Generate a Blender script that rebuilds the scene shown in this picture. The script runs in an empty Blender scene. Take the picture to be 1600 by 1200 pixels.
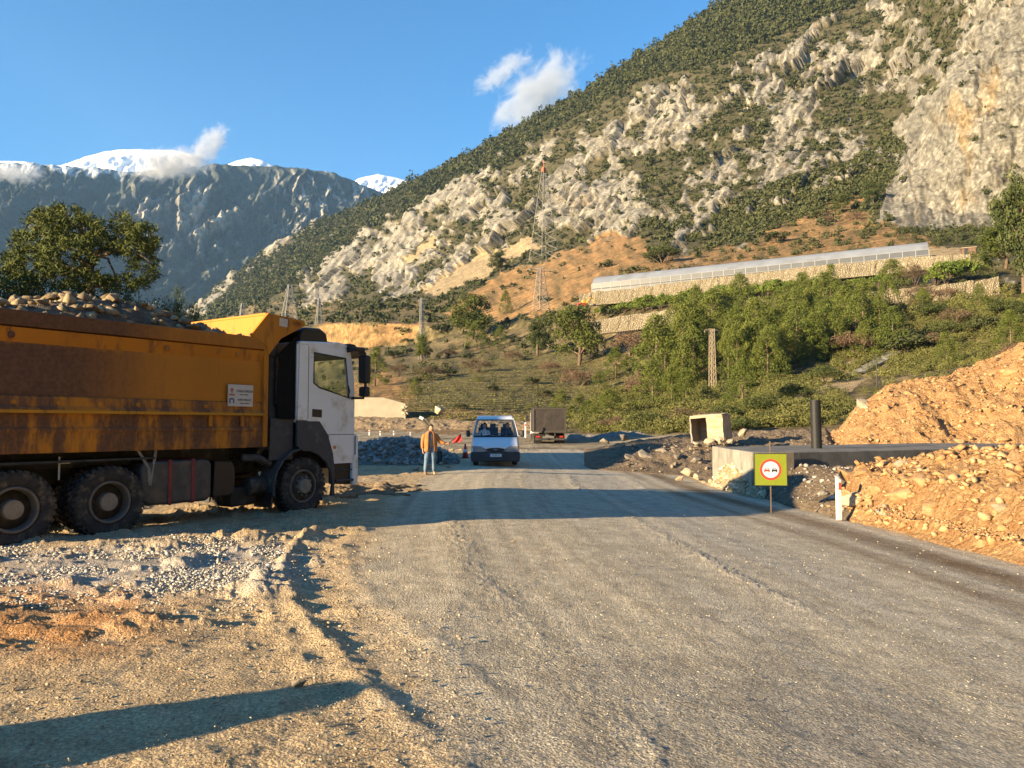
import bpy, bmesh, math, random
import numpy as np
from mathutils import Vector, Matrix

# ------------------------------------------------------------------ camera, sky, sun, exposure
S = bpy.context.scene
COL = S.collection
F = 1200.0; PITCH = math.atan(65/1200.0); EYE = 1.7
cam_d = bpy.data.cameras.new('camera'); cam = bpy.data.objects.new('camera', cam_d); COL.objects.link(cam)
cam_d.sensor_width = 36; cam_d.lens = 36*F/1600; cam_d.clip_start = 0.1; cam_d.clip_end = 30000
cam.location = (0, 0, EYE); cam.rotation_euler = (math.pi/2+PITCH, 0, 0)
S.camera = cam

SUN_AZ = math.radians(32)          # heading the light travels to, from +X towards +Y
SUN_EL = math.radians(13)
W = bpy.data.worlds.new('World'); S.world = W; W.use_nodes = True
wn = W.node_tree.nodes; wl = W.node_tree.links
bg = wn['Background']; bg.inputs['Strength'].default_value = 0.095
sky = wn.new('ShaderNodeTexSky'); sky.sky_type = 'NISHITA'; sky.sun_disc = False
sky.sun_elevation = SUN_EL
sx, sy = -math.cos(SUN_AZ), -math.sin(SUN_AZ)      # towards the sun
sky.sun_rotation = math.atan2(sx, sy)
sky.altitude = 300; sky.air_density = 1.0; sky.dust_density = 0.0; sky.ozone_density = 3.0
hs = wn.new('ShaderNodeHueSaturation'); hs.inputs['Saturation'].default_value = 1.26; hs.inputs['Value'].default_value = 1.0
wl.new(sky.outputs[0], hs.inputs['Color']); wl.new(hs.outputs[0], bg.inputs['Color'])
sun_d = bpy.data.lights.new('sun', 'SUN'); sun_d.energy = 5.0; sun_d.angle = math.radians(0.5); sun_d.color = (1.0, 0.77, 0.46)
sun = bpy.data.objects.new('sun', sun_d); COL.objects.link(sun)
trav = Vector((math.cos(SUN_AZ)*math.cos(SUN_EL), math.sin(SUN_AZ)*math.cos(SUN_EL), -math.sin(SUN_EL)))
sun.rotation_euler = trav.to_track_quat('-Z', 'Y').to_euler()
S.view_settings.view_transform = 'Standard'; S.view_settings.look = 'None'
S.view_settings.exposure = 1.62; S.view_settings.gamma = 1.0
S.cycles.use_denoising = True
S.cycles.max_bounces = 6; S.cycles.diffuse_bounces = 3; S.cycles.volume_bounces = 1; S.cycles.transparent_max_bounces = 12

# ------------------------------------------------------------------ numpy helpers
CP, SP = math.cos(PITCH), math.sin(PITCH)
def slope_of(py):                      # elevation slope (z-EYE)/Y of an image row
    v = (600-np.asarray(py, float))/F
    return (SP+v*CP)/(CP-v*SP)
def P(px, py, Y):                      # a point seen at a pixel of the photograph, Y metres ahead
    u = (px-800)/F; v = (600-py)/F; d = Y/(CP-v*SP)
    return Vector((u*d, Y, EYE+d*(SP+v*CP)))
def project(X, Y, Z):
    z = Z-EYE; d = Y*CP+z*SP; v = -Y*SP+z*CP
    return 800+F*X/d, 600-F*v/d
def _hash(ix, iy, s):
    h = (ix.astype(np.int64)*374761393+iy.astype(np.int64)*668265263+s*2147483647) & 0xffffffff
    h = ((h ^ (h >> 13))*1274126177) & 0xffffffff
    h = ((h ^ (h >> 16))*2246822519) & 0xffffffff
    return (h ^ (h >> 15)) & 0xffffffff
def perlin(x, y, s=0):
    x = np.asarray(x, float); y = np.asarray(y, float)
    x0 = np.floor(x); y0 = np.floor(y); fx = x-x0; fy = y-y0
    def g(dx, dy):
        a = _hash(x0+dx, y0+dy, s)*(2*math.pi/4294967296.0)
        return np.cos(a)*(fx-dx)+np.sin(a)*(fy-dy)
    u = fx*fx*fx*(fx*(fx*6-15)+10); v = fy*fy*fy*(fy*(fy*6-15)+10)
    a = g(0, 0)*(1-u)+g(1, 0)*u; b = g(0, 1)*(1-u)+g(1, 1)*u
    return (a*(1-v)+b*v)*1.5
def fbm(x, y, o=4, s=0, gain=.5):
    r = 0; a = 1; t = 0
    for i in range(o):
        r = r+a*perlin(x*2**i+17.3*i, y*2**i-9.1*i, s+i); t += a; a *= gain
    return r/t
def ridged(x, y, o=4, s=0, gain=.55):
    r = 0; a = 1; t = 0
    for i in range(o):
        r = r+a*(1-np.abs(perlin(x*2**i+7.7*i, y*2**i+3.3*i, s+i))*1.6); t += a; a *= gain
    return r/t
def cells(x, y, s=0):                  # nearest jittered cell: distance, edge distance, three random numbers, offset
    x0 = np.floor(x); y0 = np.floor(y); F1 = np.full(x.shape, 9.); F2 = np.full(x.shape, 9.); ID = np.zeros(x.shape, np.int64); ox = np.zeros(x.shape); oy = np.zeros(x.shape)
    for dx in (-1, 0, 1):
        for dy in (-1, 0, 1):
            h = _hash(x0+dx, y0+dy, s); ex = x-(x0+dx+.15+.7*(h % 1024)/1024.); ey = y-(y0+dy+.15+.7*((h >> 10) % 1024)/1024.); d = np.hypot(ex, ey)
            m = d < F1; F2 = np.where(m, F1, np.minimum(F2, d)); F1 = np.where(m, d, F1); ID = np.where(m, h, ID); ox = np.where(m, ex, ox); oy = np.where(m, ey, oy)
    r = [((ID*k_ >> 7) % 1000)/1000. for k_ in (7919, 104729, 1299709)]
    return F1, F2-F1, r, ox, oy
def sstep(a, b, x):
    t = np.clip((np.asarray(x, float)-a)/(b-a), 0, 1); return t*t*(3-2*t)
def inpoly(x, y, poly):
    c = np.zeros(np.shape(x), bool); n = len(poly)
    for i in range(n):
        x1, y1 = poly[i]; x2, y2 = poly[(i+1) % n]
        if y1 == y2: continue
        m = ((y1 > y) != (y2 > y)) & (x < (x2-x1)*(y-y1)/(y2-y1)+x1); c ^= m
    return c

# ------------------------------------------------------------------ objects
def tag(o, label=None, cat=None, group=None, kind=None):
    if label: o['label'] = label
    if cat: o['category'] = cat
    if group: o['group'] = group
    if kind: o['kind'] = kind
    return o
def empty(name, loc=(0, 0, 0), rz=0):
    o = bpy.data.objects.new(name, None); COL.objects.link(o); o.location = loc; o.rotation_euler = (0, 0, rz)
    o.empty_display_size = 0.2
    return o
def np_obj(name, V, Fc, mat, parent=None, smooth=False, attrs=None, midx=None):
    V = np.asarray(V, np.float32); Fc = np.asarray(Fc, np.int32)
    me = bpy.data.meshes.new(name); nv = len(V); nf, k = Fc.shape
    me.vertices.add(nv); me.vertices.foreach_set('co', V.ravel())
    me.loops.add(nf*k); me.loops.foreach_set('vertex_index', Fc.ravel())
    me.polygons.add(nf); me.polygons.foreach_set('loop_start', np.arange(0, nf*k, k, dtype=np.int32))
    if smooth: me.polygons.foreach_set('use_smooth', np.ones(nf, bool))
    mats = mat if isinstance(mat, (list, tuple)) else [mat]
    for m in mats: me.materials.append(m)
    if midx is not None: me.polygons.foreach_set('material_index', np.asarray(midx, np.int32))
    for n, a in (attrs or {}).items():
        a = np.asarray(a, np.float32)
        if a.ndim == 1:
            at = me.attributes.new(n, 'FLOAT', 'POINT'); at.data.foreach_set('value', a)
        else:
            at = me.attributes.new(n, 'FLOAT_COLOR', 'POINT')
            at.data.foreach_set('color', np.column_stack([a, np.ones(len(a), np.float32)]).astype(np.float32).ravel())
    me.update(calc_edges=True)
    o = bpy.data.objects.new(name, me); COL.objects.link(o)
    if parent: o.parent = parent
    return o
class MB:
    """collects shapes and links them as ONE mesh object"""
    def __init__(s): s.bm = bmesh.new()
    def box(s, c, d, rot=None, taper=None):
        vs = []
        for z in (-.5, .5):
            for x, y in ((-.5, -.5), (.5, -.5), (.5, .5), (-.5, .5)):
                k = taper if (taper and z > 0) else (1, 1)
                v = Vector((x*d[0]*k[0], y*d[1]*k[1], z*d[2]))
                if rot: v = rot @ v
                vs.append(s.bm.verts.new(v+Vector(c)))
        for f in ((3, 2, 1, 0), (4, 5, 6, 7), (0, 1, 5, 4), (1, 2, 6, 5), (2, 3, 7, 6), (3, 0, 4, 7)):
            s.bm.faces.new([vs[i] for i in f])
        return s
    def prism(s, pts, a, b, f):            # polygon pts (p,q) swept from a to b; f(p,q,t) gives the point
        A = [s.bm.verts.new(f(p, q, a)) for p, q in pts]; B = [s.bm.verts.new(f(p, q, b)) for p, q in pts]
        n = len(pts)
        s.bm.faces.new(A); s.bm.faces.new(B[::-1])
        for i in range(n): s.bm.faces.new((A[i], B[i], B[(i+1) % n], A[(i+1) % n]))
        return s
    def side(s, pts, y0, y1): return s.prism(pts, y0, y1, lambda p, q, t: (p, t, q))
    def tube(s, path, r, n=8, caps=True):
        path = [Vector(p) for p in path]; rs = r if isinstance(r, (list, tuple)) else [r]*len(path)
        rings = []; prev = None
        for i, p in enumerate(path):
            d = (path[min(i+1, len(path)-1)]-path[max(i-1, 0)]).normalized()
            if prev is None:
                up = Vector((0, 0, 1)) if abs(d.z) < .9 else Vector((1, 0, 0)); a = d.cross(up).normalized()
            else: a = (prev-d*prev.dot(d)).normalized()
            prev = a; b = d.cross(a)
            rings.append([s.bm.verts.new(p+(a*math.cos(2*math.pi*j/n)+b*math.sin(2*math.pi*j/n))*rs[i]) for j in range(n)])
        for i in range(len(rings)-1):
            for j in range(n): s.bm.faces.new((rings[i][j], rings[i][(j+1) % n], rings[i+1][(j+1) % n], rings[i+1][j]))
        if caps:
            s.bm.faces.new(rings[0][::-1]); s.bm.faces.new(rings[-1])
        return s
    def lathe(s, prof, c=(0, 0, 0), axis='Y', n=32, closed=False):   # prof: (radius, along)
        c = Vector(c); rings = []
        for r, h in prof:
            ring = []
            for j in range(n):
                a = 2*math.pi*j/n; p, q = r*math.cos(a), r*math.sin(a)
                v = {'Y': (p, h, q), 'Z': (p, q, h), 'X': (h, p, q)}[axis]
                ring.append(s.bm.verts.new(c+Vector(v)))
            rings.append(ring)
        m = len(rings)
        for i in range(m if closed else m-1):
            A, B = rings[i], rings[(i+1) % m]
            for j in range(n): s.bm.faces.new((A[j], A[(j+1) % n], B[(j+1) % n], B[j]))
        if not closed:
            if prof[0][0] > 1e-6: s.bm.faces.new(rings[0])
            if prof[-1][0] > 1e-6: s.bm.faces.new(rings[-1])
        return s
    def ball(s, c, r, u=12, v=8, rot=None):
        m = Matrix.Translation(Vector(c))
        if rot: m = m @ rot.to_4x4()
        m = m @ Matrix.Diagonal((*(r if isinstance(r, (tuple, list)) else (r, r, r)), 1))
        bmesh.ops.create_uvsphere(s.bm, u_segments=u, v_segments=v, radius=1, matrix=m)
        return s
    def loft(s, rings, caps=True):
        R = [[s.bm.verts.new(p) for p in ring] for ring in rings]; n = len(R[0])
        for i in range(len(R)-1):
            for j in range(n): s.bm.faces.new((R[i][j], R[i][(j+1) % n], R[i+1][(j+1) % n], R[i+1][j]))
        if caps: s.bm.faces.new(R[0][::-1]); s.bm.faces.new(R[-1])
        return s
    def face(s, pts): s.bm.faces.new([s.bm.verts.new(p) for p in pts]); return s
    def build(s, name, mat, parent=None, smooth=False, bevel=0, seg=2, loc=None, angle=35):
        bmesh.ops.recalc_face_normals(s.bm, faces=s.bm.faces)
        me = bpy.data.meshes.new(name); s.bm.to_mesh(me); s.bm.free()
        for m in (mat if isinstance(mat, (list, tuple)) else [mat]): me.materials.append(m)
        if smooth: me.polygons.foreach_set('use_smooth', np.ones(len(me.polygons), bool))
        o = bpy.data.objects.new(name, me); COL.objects.link(o)
        if parent: o.parent = parent
        if loc: o.location = loc
        if bevel:
            b = o.modifiers.new('bevel', 'BEVEL'); b.width = bevel; b.segments = seg; b.limit_method = 'ANGLE'; b.angle_limit = math.radians(angle)
            b.harden_normals = False
            me.polygons.foreach_set('use_smooth', np.ones(len(me.polygons), bool))
            w = o.modifiers.new('wn', 'WEIGHTED_NORMAL'); w.keep_sharp = True
        return o
def children(o): return [c for c in bpy.data.objects if c.parent == o]
def copy_tree(o, parent=None, kids=None):
    c = o.copy(); COL.objects.link(c)
    if parent: c.parent = parent
    for ch in children(o): copy_tree(ch, c)
    return c
def text_obj(name, body, size, mat, parent, M, ext=0.002, align='CENTER', sx=1.0):
    cu = bpy.data.curves.new(name, 'FONT'); cu.body = body; cu.size = size; cu.align_x = align; cu.align_y = 'CENTER'; cu.extrude = ext
    to = bpy.data.objects.new(name+'_tmp', cu); COL.objects.link(to)
    dg = bpy.context.evaluated_depsgraph_get(); me = bpy.data.meshes.new_from_object(to.evaluated_get(dg))
    bpy.data.objects.remove(to); bpy.data.curves.remove(cu)
    me.transform(M @ Matrix.Diagonal((sx, 1, 1, 1))); me.materials.clear(); me.materials.append(mat); me.name = name
    o = bpy.data.objects.new(name, me); COL.objects.link(o); o.parent = parent
    return o

# ------------------------------------------------------------------ materials
def new_mat(name):
    m = bpy.data.materials.new(name); m.use_nodes = True
    return m, m.node_tree.nodes, m.node_tree.links, m.node_tree.nodes['Principled BSDF']
def mix(n, l, fac, a, b, mode='MIX'):
    x = n.new('ShaderNodeMix'); x.data_type = 'RGBA'; x.blend_type = mode
    for sock, val in ((x.inputs[0], fac), (x.inputs[6], a), (x.inputs[7], b)):
        if hasattr(val, 'is_output'): l.new(val, sock)
        elif isinstance(val, (int, float)): sock.default_value = val if sock == x.inputs[0] else (val, val, val, 1)
        else: sock.default_value = (*val, 1)
    return x.outputs[2]
def noise(n, l, scale, detail=4, rough=.55, vec=None, dist=0):
    t = n.new('ShaderNodeTexNoise'); t.inputs['Scale'].default_value = scale; t.inputs['Detail'].default_value = detail
    t.inputs['Roughness'].default_value = rough; t.inputs['Distortion'].default_value = dist
    if vec is not None: l.new(vec, t.inputs['Vector'])
    return t.outputs['Fac']
def ramp(n, l, fac, lo, hi, a=0., b=1.):
    r = n.new('ShaderNodeMapRange'); r.inputs[1].default_value = lo; r.inputs[2].default_value = hi
    r.inputs[3].default_value = a; r.inputs[4].default_value = b; r.interpolation_type = 'SMOOTHSTEP'
    l.new(fac, r.inputs[0]); return r.outputs[0]
def coords(n, l, scale=(1, 1, 1), kind='Object', rot=(0, 0, 0)):
    tc = n.new('ShaderNodeTexCoord'); mp = n.new('ShaderNodeMapping'); mp.inputs['Scale'].default_value = scale; mp.inputs['Rotation'].default_value = rot
    l.new(tc.outputs[kind], mp.inputs['Vector']); return mp.outputs[0]
def bump(n, l, b, h, strength=.3, dist=.02):
    x = n.new('ShaderNodeBump'); x.inputs['Strength'].default_value = strength; x.inputs['Distance'].default_value = dist
    l.new(h, x.inputs['Height']); l.new(x.outputs[0], b.inputs['Normal']); return x
def attr(n, name, col=False):
    a = n.new('ShaderNodeAttribute'); a.attribute_name = name; return a.outputs['Color' if col else 'Fac']
def M_plain(name, c, rough=.6, metal=0, var=.15, scale=6, dirt=None, dirt_amt=.5, dscale=2.5, bmp=0, spec=.5, bscale=40, coat=0, ds=(1, 1, 1)):
    """base colour with value variation, optional dirt patches and fine bump"""
    m, n, l, b = new_mat(name)
    v = coords(n, l)
    f = noise(n, l, scale, 5, .6, v)
    col = mix(n, l, ramp(n, l, f, .3, .7), tuple(x*(1-var) for x in c), tuple(min(1, x*(1+var)) for x in c))
    if dirt:
        v2 = coords(n, l, ds)
        g = noise(n, l, dscale, 8, .65, v2)
        col = mix(n, l, ramp(n, l, g, .62-.3*dirt_amt, .8-.3*dirt_amt, 0, min(1, .5+dirt_amt)), col, dirt)
    l.new(col, b.inputs['Base Color'])
    b.inputs['Roughness'].default_value = rough; b.inputs['Metallic'].default_value = metal
    b.inputs['Specular IOR Level'].default_value = spec; b.inputs['Coat Weight'].default_value = coat
    if bmp:
        bump(n, l, b, noise(n, l, bscale, 4, .6, v), bmp, .02)
    return m
RNG = np.random.default_rng(7)
random.seed(7)
HAZE = 0.00004
# ------------------------------------------------------------------ ground, road, hillside, mountains
def zg(X, Y):
    X = np.asarray(X, float); Y = np.asarray(Y, float)
    fade = 1-sstep(38, 52, Y)
    z = -.062*np.clip(X+.6, 0, 9.2)*fade
    ditch = sstep(8.6, 10.5, X)*(1-sstep(15, 22, X))*fade*sstep(18, 21, Y)
    return z-.30*ditch
def px_at(px, py, z=0.):                # pixel -> ground point at height z (near ground)
    s = slope_of(py); Y = (z-EYE)/s; p = P(px, py, float(Y)); return p.x, p.y
def ground_px(px, py):
    z = 0.
    for _ in range(8):
        x, y = px_at(px, py, z); z = float(zg(x, y))
    return x, y, z
def seg_dist(X, Y, line):
    d = np.full(X.shape, 1e9); sgn = np.zeros(X.shape); along = np.zeros(X.shape); tot = 0
    for (x1, y1), (x2, y2) in zip(line[:-1], line[1:]):
        L = math.hypot(x2-x1, y2-y1); tx, ty = (x2-x1)/L, (y2-y1)/L
        t = np.clip((X-x1)*tx+(Y-y1)*ty, 0, L); ex, ey = X-(x1+t*tx), Y-(y1+t*ty)
        dd = np.hypot(ex, ey); s = np.sign(tx*ey-ty*ex); m = dd < d
        d[m] = dd[m]; sgn[m] = s[m]; along[m] = tot+t[m]; tot += L
    return d, sgn, along
# --- near ground: fine sheet laid out in rings around the viewer so nearby soil has small clods
ycs = np.concatenate([np.arange(1500, 1215, -12), np.arange(1215, 760, -1.35), np.arange(760, 697.6, -.8)])
Yr = (0-EYE)/slope_of(ycs); Yr[-1] = 52.0
ang = np.concatenate([np.arange(-1200, -60, 24), np.arange(-60, 1660, 1.45), np.arange(1660, 2700, 24)])
UU, YY = np.meshgrid((ang-800)/F, Yr)
X = UU*YY; Y = YY*1.0
Z = zg(X, Y)
rut = [ground_px(*p)[:2] for p in ((500, 826), (462, 852), (441, 885), (455, 940), (512, 1005), (600, 1095), (650, 1150), (700, 1200))]
rut2 = [ground_px(*p)[:2] for p in ((398, 850), (402, 900), (418, 940), (432, 985), (480, 1040))]
road_left = [ground_px(*p)[:2] for p in ((760, 699), (735, 705), (712, 730), (668, 748), (625, 780), (590, 830), (575, 880), (610, 1000), (680, 1120), (740, 1240), (800, 1500))]
road_right = [ground_px(*p)[:2] for p in ((955, 699), (985, 715), (1060, 744), (1130, 765), (1230, 792), (1330, 815), (1460, 850), (1600, 886), (1900, 965), (2600, 1160))]
dl = np.interp(Y, [p[1] for p in road_left[::-1]], [p[0] for p in road_left[::-1]])
dr = np.interp(Y, [p[1] for p in road_right[::-1]], [p[0] for p in road_right[::-1]])
wob = fbm(X*.9, Y*.9, 3, 5)*.5
road_m = sstep(-.35, .35, X-dl+wob)*(1-sstep(-.25, .25, X-dr+wob*.5))
left_m = 1-sstep(-1.6, .2, X-dl+wob)
rough = fbm(X*.55, Y*.55, 4, 11)
fine = fbm(X*3.1, Y*3.1, 4, 21); vfine = fbm(X*11, Y*11, 3, 31)
churn = left_m*np.clip(.35+.9*fbm(X*.35+3, Y*.35, 3, 41), 0, 1)
Z += churn*(.085*rough+.035*fine+.012*np.abs(vfine)+.15*fbm(X*.5+2, Y*2.1, 4, 47)*sstep(4.5, 7, Y))+left_m*.012*fine
clods = np.clip(fbm(X*1.35, Y*2.0, 5, 45, .6)-.07, 0, 1)*left_m*sstep(5.2, 7.5, Y)*(1-.6*sstep(16, 22, Y))*np.clip(.75+1.5*fbm(X*.4, Y*.4, 2, 46), 0, 1)
Z += .125*np.tanh(clods*3.2)*(1+.35*fine)
Z += road_m*(.008*fine+.004*vfine+.022*fbm(X*.5, Y*.11, 3, 51))+(1-road_m)*(1-left_m)*(.06*rough+.03*fine)
for r_, wgt in ((rut, 1.0), (rut2, .42)):
    d, sg, al = seg_dist(X, Y, r_)
    jit = 1+.25*fbm(al*1.7, sg*2.2, 3, 61)
    amp = wgt*np.interp(al, [0, 1.2, 4.5, 7, 9.5], [.9, 1.0, .8, .55, .2])
    Z += amp*jit*.42*(.15*np.exp(-(d/.10)**2)*(1+.4*fine)-.05*np.exp(-((d*sg-.38)/.22)**2)-.05*np.exp(-((d*sg+.40)/.20)**2)+.04*np.exp(-((d*sg-.72)/.12)**2))
    lug = np.sin(al*2*math.pi/.14+sg*1.3)*np.exp(-((np.abs(d)-.38)/.16)**2)
    Z += amp*.012*lug
# graded windrows across the road, along the traffic
ucoord = (X-dl)/(dr-dl+1e-6)
for u0, w_, a_ in ((.30, .02, .018), (.47, .016, .022), (.70, .014, .02), (.86, .012, -.02), (.12, .02, .02)):
    uu = u0+.02*fbm(Y*.15, Y*0+u0*40, 3, 71)
    Z += road_m*a_*.75*np.exp(-((ucoord-uu)/w_)**2)*(1+1.2*vfine)*np.clip(.4+1.6*fbm(X*.3, Y*.12, 2, 73+int(u0*50)), 0, 1)
# colour of soil, gravel, wet track, plus a shade patch painted on the road
def C3(a): return np.array(a, float)
tan = C3((.475, .355, .21)); grey = C3((.43, .395, .325)); org = C3((.44, .235, .10)); white = C3((.55, .52, .47)); brown = C3((.235, .175, .11)); dark = C3((.17, .15, .125))
def lerp(c, t, m): return c*(1-m[..., None])+t*m[..., None]
col = np.broadcast_to(tan, X.shape+(3,)).copy()
col = lerp(col, C3((.50, .435, .32)), road_m*.85)
mid = road_m*np.clip(sstep(.25, .6, ucoord)*(.55+.8*fbm(X*.25, Y*.06, 3, 81)), 0, 1)
col = lerp(col, grey, mid*.9)
wet = road_m*np.clip(np.exp(-((ucoord-.885-.006*fbm(Y*.2, Y*0, 2, 83))/.042)**2)*1.15+.95*np.exp(-((ucoord-.765)/.032)**2)*sstep(4, 8, Y)*(.6+.9*fbm(X*.8, Y*.2, 3, 85)), 0, 1)*(.8+.5*fbm(X*1.6, Y*.3, 3, 84))
wet = np.clip(wet, 0, 1)
strk = fbm(ucoord*34+.6*fbm(X*.2, Y*.05, 2, 86), Y*.05, 5, 87, .6); col = col*(1+road_m*.42*strk)[..., None]; lane = road_m*(np.exp(-((ucoord-.36)/.05)**2)+np.exp(-((ucoord-.58)/.05)**2)); col = lerp(col, C3((.385, .36, .305)), np.clip(lane*(.5+.8*strk), 0, 1)*.7)
col = lerp(col, C3((.165, .115, .068)), wet*.97)
grey_shade = road_m*sstep(.12, .5, fbm(X*.28+5, Y*.33, 4, 91))*(1-sstep(9, 14, Y)); grey_shade = np.clip(grey_shade+road_m*.6*np.exp(-(((X-1.7)/1.9)**2+((Y-4.9)/1.3)**2))*(1+.8*fbm(X*.8, Y*.8, 3, 93)), 0, 1); col = lerp(col, C3((.235, .225, .205)), grey_shade*.7)  # grey road patches; the lower right one is soft shade painted into colour
_px, _py = project(X, Y, Z)
og = left_m*np.exp(-(((_px-60)/170)**2+((_py-965)/55)**2)); og = np.clip(og*1.5*(1+1.2*fine), 0, 1)
og2 = left_m*sstep(.18, .5, fbm(X*.6+9, Y*.6, 4, 95))*.5
col = lerp(col, org, np.clip(og+og2, 0, 1))
col = lerp(col, brown, left_m*sstep(.1, .5, fbm(X*.8+2, Y*1.2, 4, 99))*.55)
wg = left_m*np.clip(np.exp(-(((_px-250)/270)**2+((_py-885)/36)**2))*1.5*(1+1.5*fbm(X*1.2, Y*2.4, 3, 97)), 0, 1)
col = lerp(col, white*.8, wg*.7)
bank = (1-road_m)*sstep(.1, .8, X-dr); col = lerp(col, C3((.38, .27, .16)), bank*.8)
gravel_w = wg
nr, nc = X.shape
idx = np.arange(nr*nc).reshape(nr, nc)
quads = np.stack([idx[:-1, :-1], idx[:-1, 1:], idx[1:, 1:], idx[1:, :-1]], -1).reshape(-1, 4)
m_ground, n, l, b = new_mat('compacted_soil')
v = coords(n, l); base = attr(n, 'Col', True)
f1 = noise(n, l, 38, 6, .7, v); f2 = noise(n, l, 3.2, 5, .6, v)
vor = n.new('ShaderNodeTexVoronoi'); vor.inputs['Scale'].default_value = 55; l.new(v, vor.inputs['Vector'])
c_ = mix(n, l, ramp(n, l, f1, .36, .68), (.66, .64, .62), (1.34, 1.33, 1.3)); c_ = mix(n, l, 1., base, c_, 'MULTIPLY')
c2 = mix(n, l, ramp(n, l, f2, .32, .7), (.84, .83, .82), (1.14, 1.14, 1.13)); c_ = mix(n, l, 1., c_, c2, 'MULTIPLY')
st = mix(n, l, ramp(n, l, vor.outputs['Color'], .72, .95), (1, 1, 1), (1.35, 1.35, 1.36)); c_ = mix(n, l, 1., c_, st, 'MULTIPLY')
l.new(c_, b.inputs['Base Color']); b.inputs['Roughness'].default_value = .95; b.inputs['Specular IOR Level'].default_value = .15
ad = n.new('ShaderNodeMath'); ad.operation = 'MULTIPLY_ADD'; l.new(vor.outputs['Distance'], ad.inputs[0]); ad.inputs[1].default_value = -.5; l.new(f1, ad.inputs[2])
bump(n, l, b, ad.outputs[0], .8, .03)
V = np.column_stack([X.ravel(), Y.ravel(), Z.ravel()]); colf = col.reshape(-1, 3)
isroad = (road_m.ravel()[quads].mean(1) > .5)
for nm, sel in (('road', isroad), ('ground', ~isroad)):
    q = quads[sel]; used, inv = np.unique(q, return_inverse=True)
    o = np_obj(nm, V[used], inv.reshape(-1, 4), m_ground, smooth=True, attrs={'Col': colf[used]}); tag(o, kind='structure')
_GX, _GY, _GZ = X, Y, Z
_lookY = Yr[::-1].copy()
def gz(x, y):                              # height of the built near ground
    if y > 51.5 or y < Yr[0]: return float(zg(x, y))
    j = np.searchsorted(-ang*-1, 800+F*x/y); j = int(np.clip(j, 1, nc-1))
    i = int(np.clip(nr-1-np.searchsorted(_lookY, y), 0, nr-1))
    return float(max(_GZ[i, j], _GZ[i, j-1]))

# --- hillside: knots of (distance, image row) by column, k = foot ... ridge, then the back
KN = {
 1760: [(50,702),(58,655),(112,535),(163,452),(167,440),(184,428),(187,408),(214,394),(278,362),(300,335),(335,100),(395,-60),(470,-160)],
 1600: [(50,702),(58,655),(115,545),(165,455),(168,440),(185,428),(188,410),(215,395),(280,365),(300,338),(335,120),(400,-20),(480,-120)],
 1480: [(50,702),(58,660),(116,565),(168,470),(171,455),(192,425),(195,405),(222,392),(290,362),(320,332),(365,130),(470,60),(640,-120)],
 1400: [(50,702),(60,665),(120,580),(170,480),(173,465),(198,432),(202,413),(232,398),(300,352),(360,310),(480,240),(640,120),(900,-110)],
 1300: [(50,702),(61,668),(120,595),(175,490),(178,475),(205,440),(209,422),(240,408),(310,365),(380,320),(520,230),(680,110),(930,-80)],
 1130: [(50,702),(62,672),(125,612),(190,500),(194,484),(218,458),(222,441),(252,425),(330,390),(420,350),(580,230),(740,100),(960,0)],
 1000: [(50,702),(72,678),(130,628),(205,512),(209,497),(228,474),(232,456),(262,440),(350,400),(460,360),(640,240),(800,150),(1000,86)],
 900: [(50,702),(90,676),(140,625),(225,540),(229,530),(250,500),(254,490),(280,470),(380,420),(500,380),(680,280),(850,200),(1050,150)],
 800: [(50,702),(96,670),(112,648),(250,550),(254,545),(290,515),(294,508),(330,485),(430,440),(560,400),(750,310),(920,245),(1120,200)],
 720: [(50,702),(100,668),(108,646),(260,555),(270,550),(320,518),(325,512),(370,490),(500,450),(640,410),(850,330),(1020,280),(1220,245)],
 640: [(50,702),(100,668),(107,646),(280,560),(290,556),(346,541),(350,508),(420,490),(560,460),(740,420),(980,355),(1180,315),(1420,288)],
 560: [(50,702),(100,668),(107,646),(290,570),(300,566),(350,543),(354,502),(470,490),(640,470),(850,440),(1120,395),(1350,355),(1600,322)],
 480: [(50,702),(100,668),(108,648),(330,590),(340,585),(400,545),(404,512),(540,500),(740,480),(960,455),(1250,420),(1500,385),(1800,352)],
 400: [(50,702),(100,670),(110,655),(350,620),(356,618),(470,545),(476,536),(600,515),(820,500),(1050,480),(1400,450),(1650,425),(1950,400)],
 300: [(50,702),(100,672),(120,660),(370,640),(376,639),(500,580),(510,576),(650,540),(900,520),(1150,505),(1500,495),(1800,488),(2100,482)],
 180: [(50,702),(100,672),(120,662),(370,650),(376,649),(500,620),(510,619),(650,600),(900,585),(1150,575),(1500,565),(1800,560),(2100,556)],
 -160: [(50,702),(100,672),(120,662),(370,650),(376,649),(500,640),(510,639),(650,635),(900,630),(1150,625),(1500,620),(1800,610),(2100,600)],
}
kx = np.array(sorted(KN)); kY = np.array([[a for a, _ in KN[c]] for c in kx], float); kR = np.array([[r for _, r in KN[c]] for c in kx], float)
hc = np.arange(-150, 1755, 1.7)
rows = [26, 40, 52, 12, 26, 12, 16, 34, 34, 84, 78, 70]
tt = np.concatenate([np.arange(k, k+1, 1/r) for k, r in enumerate(rows)]+[[12.0]])
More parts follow.
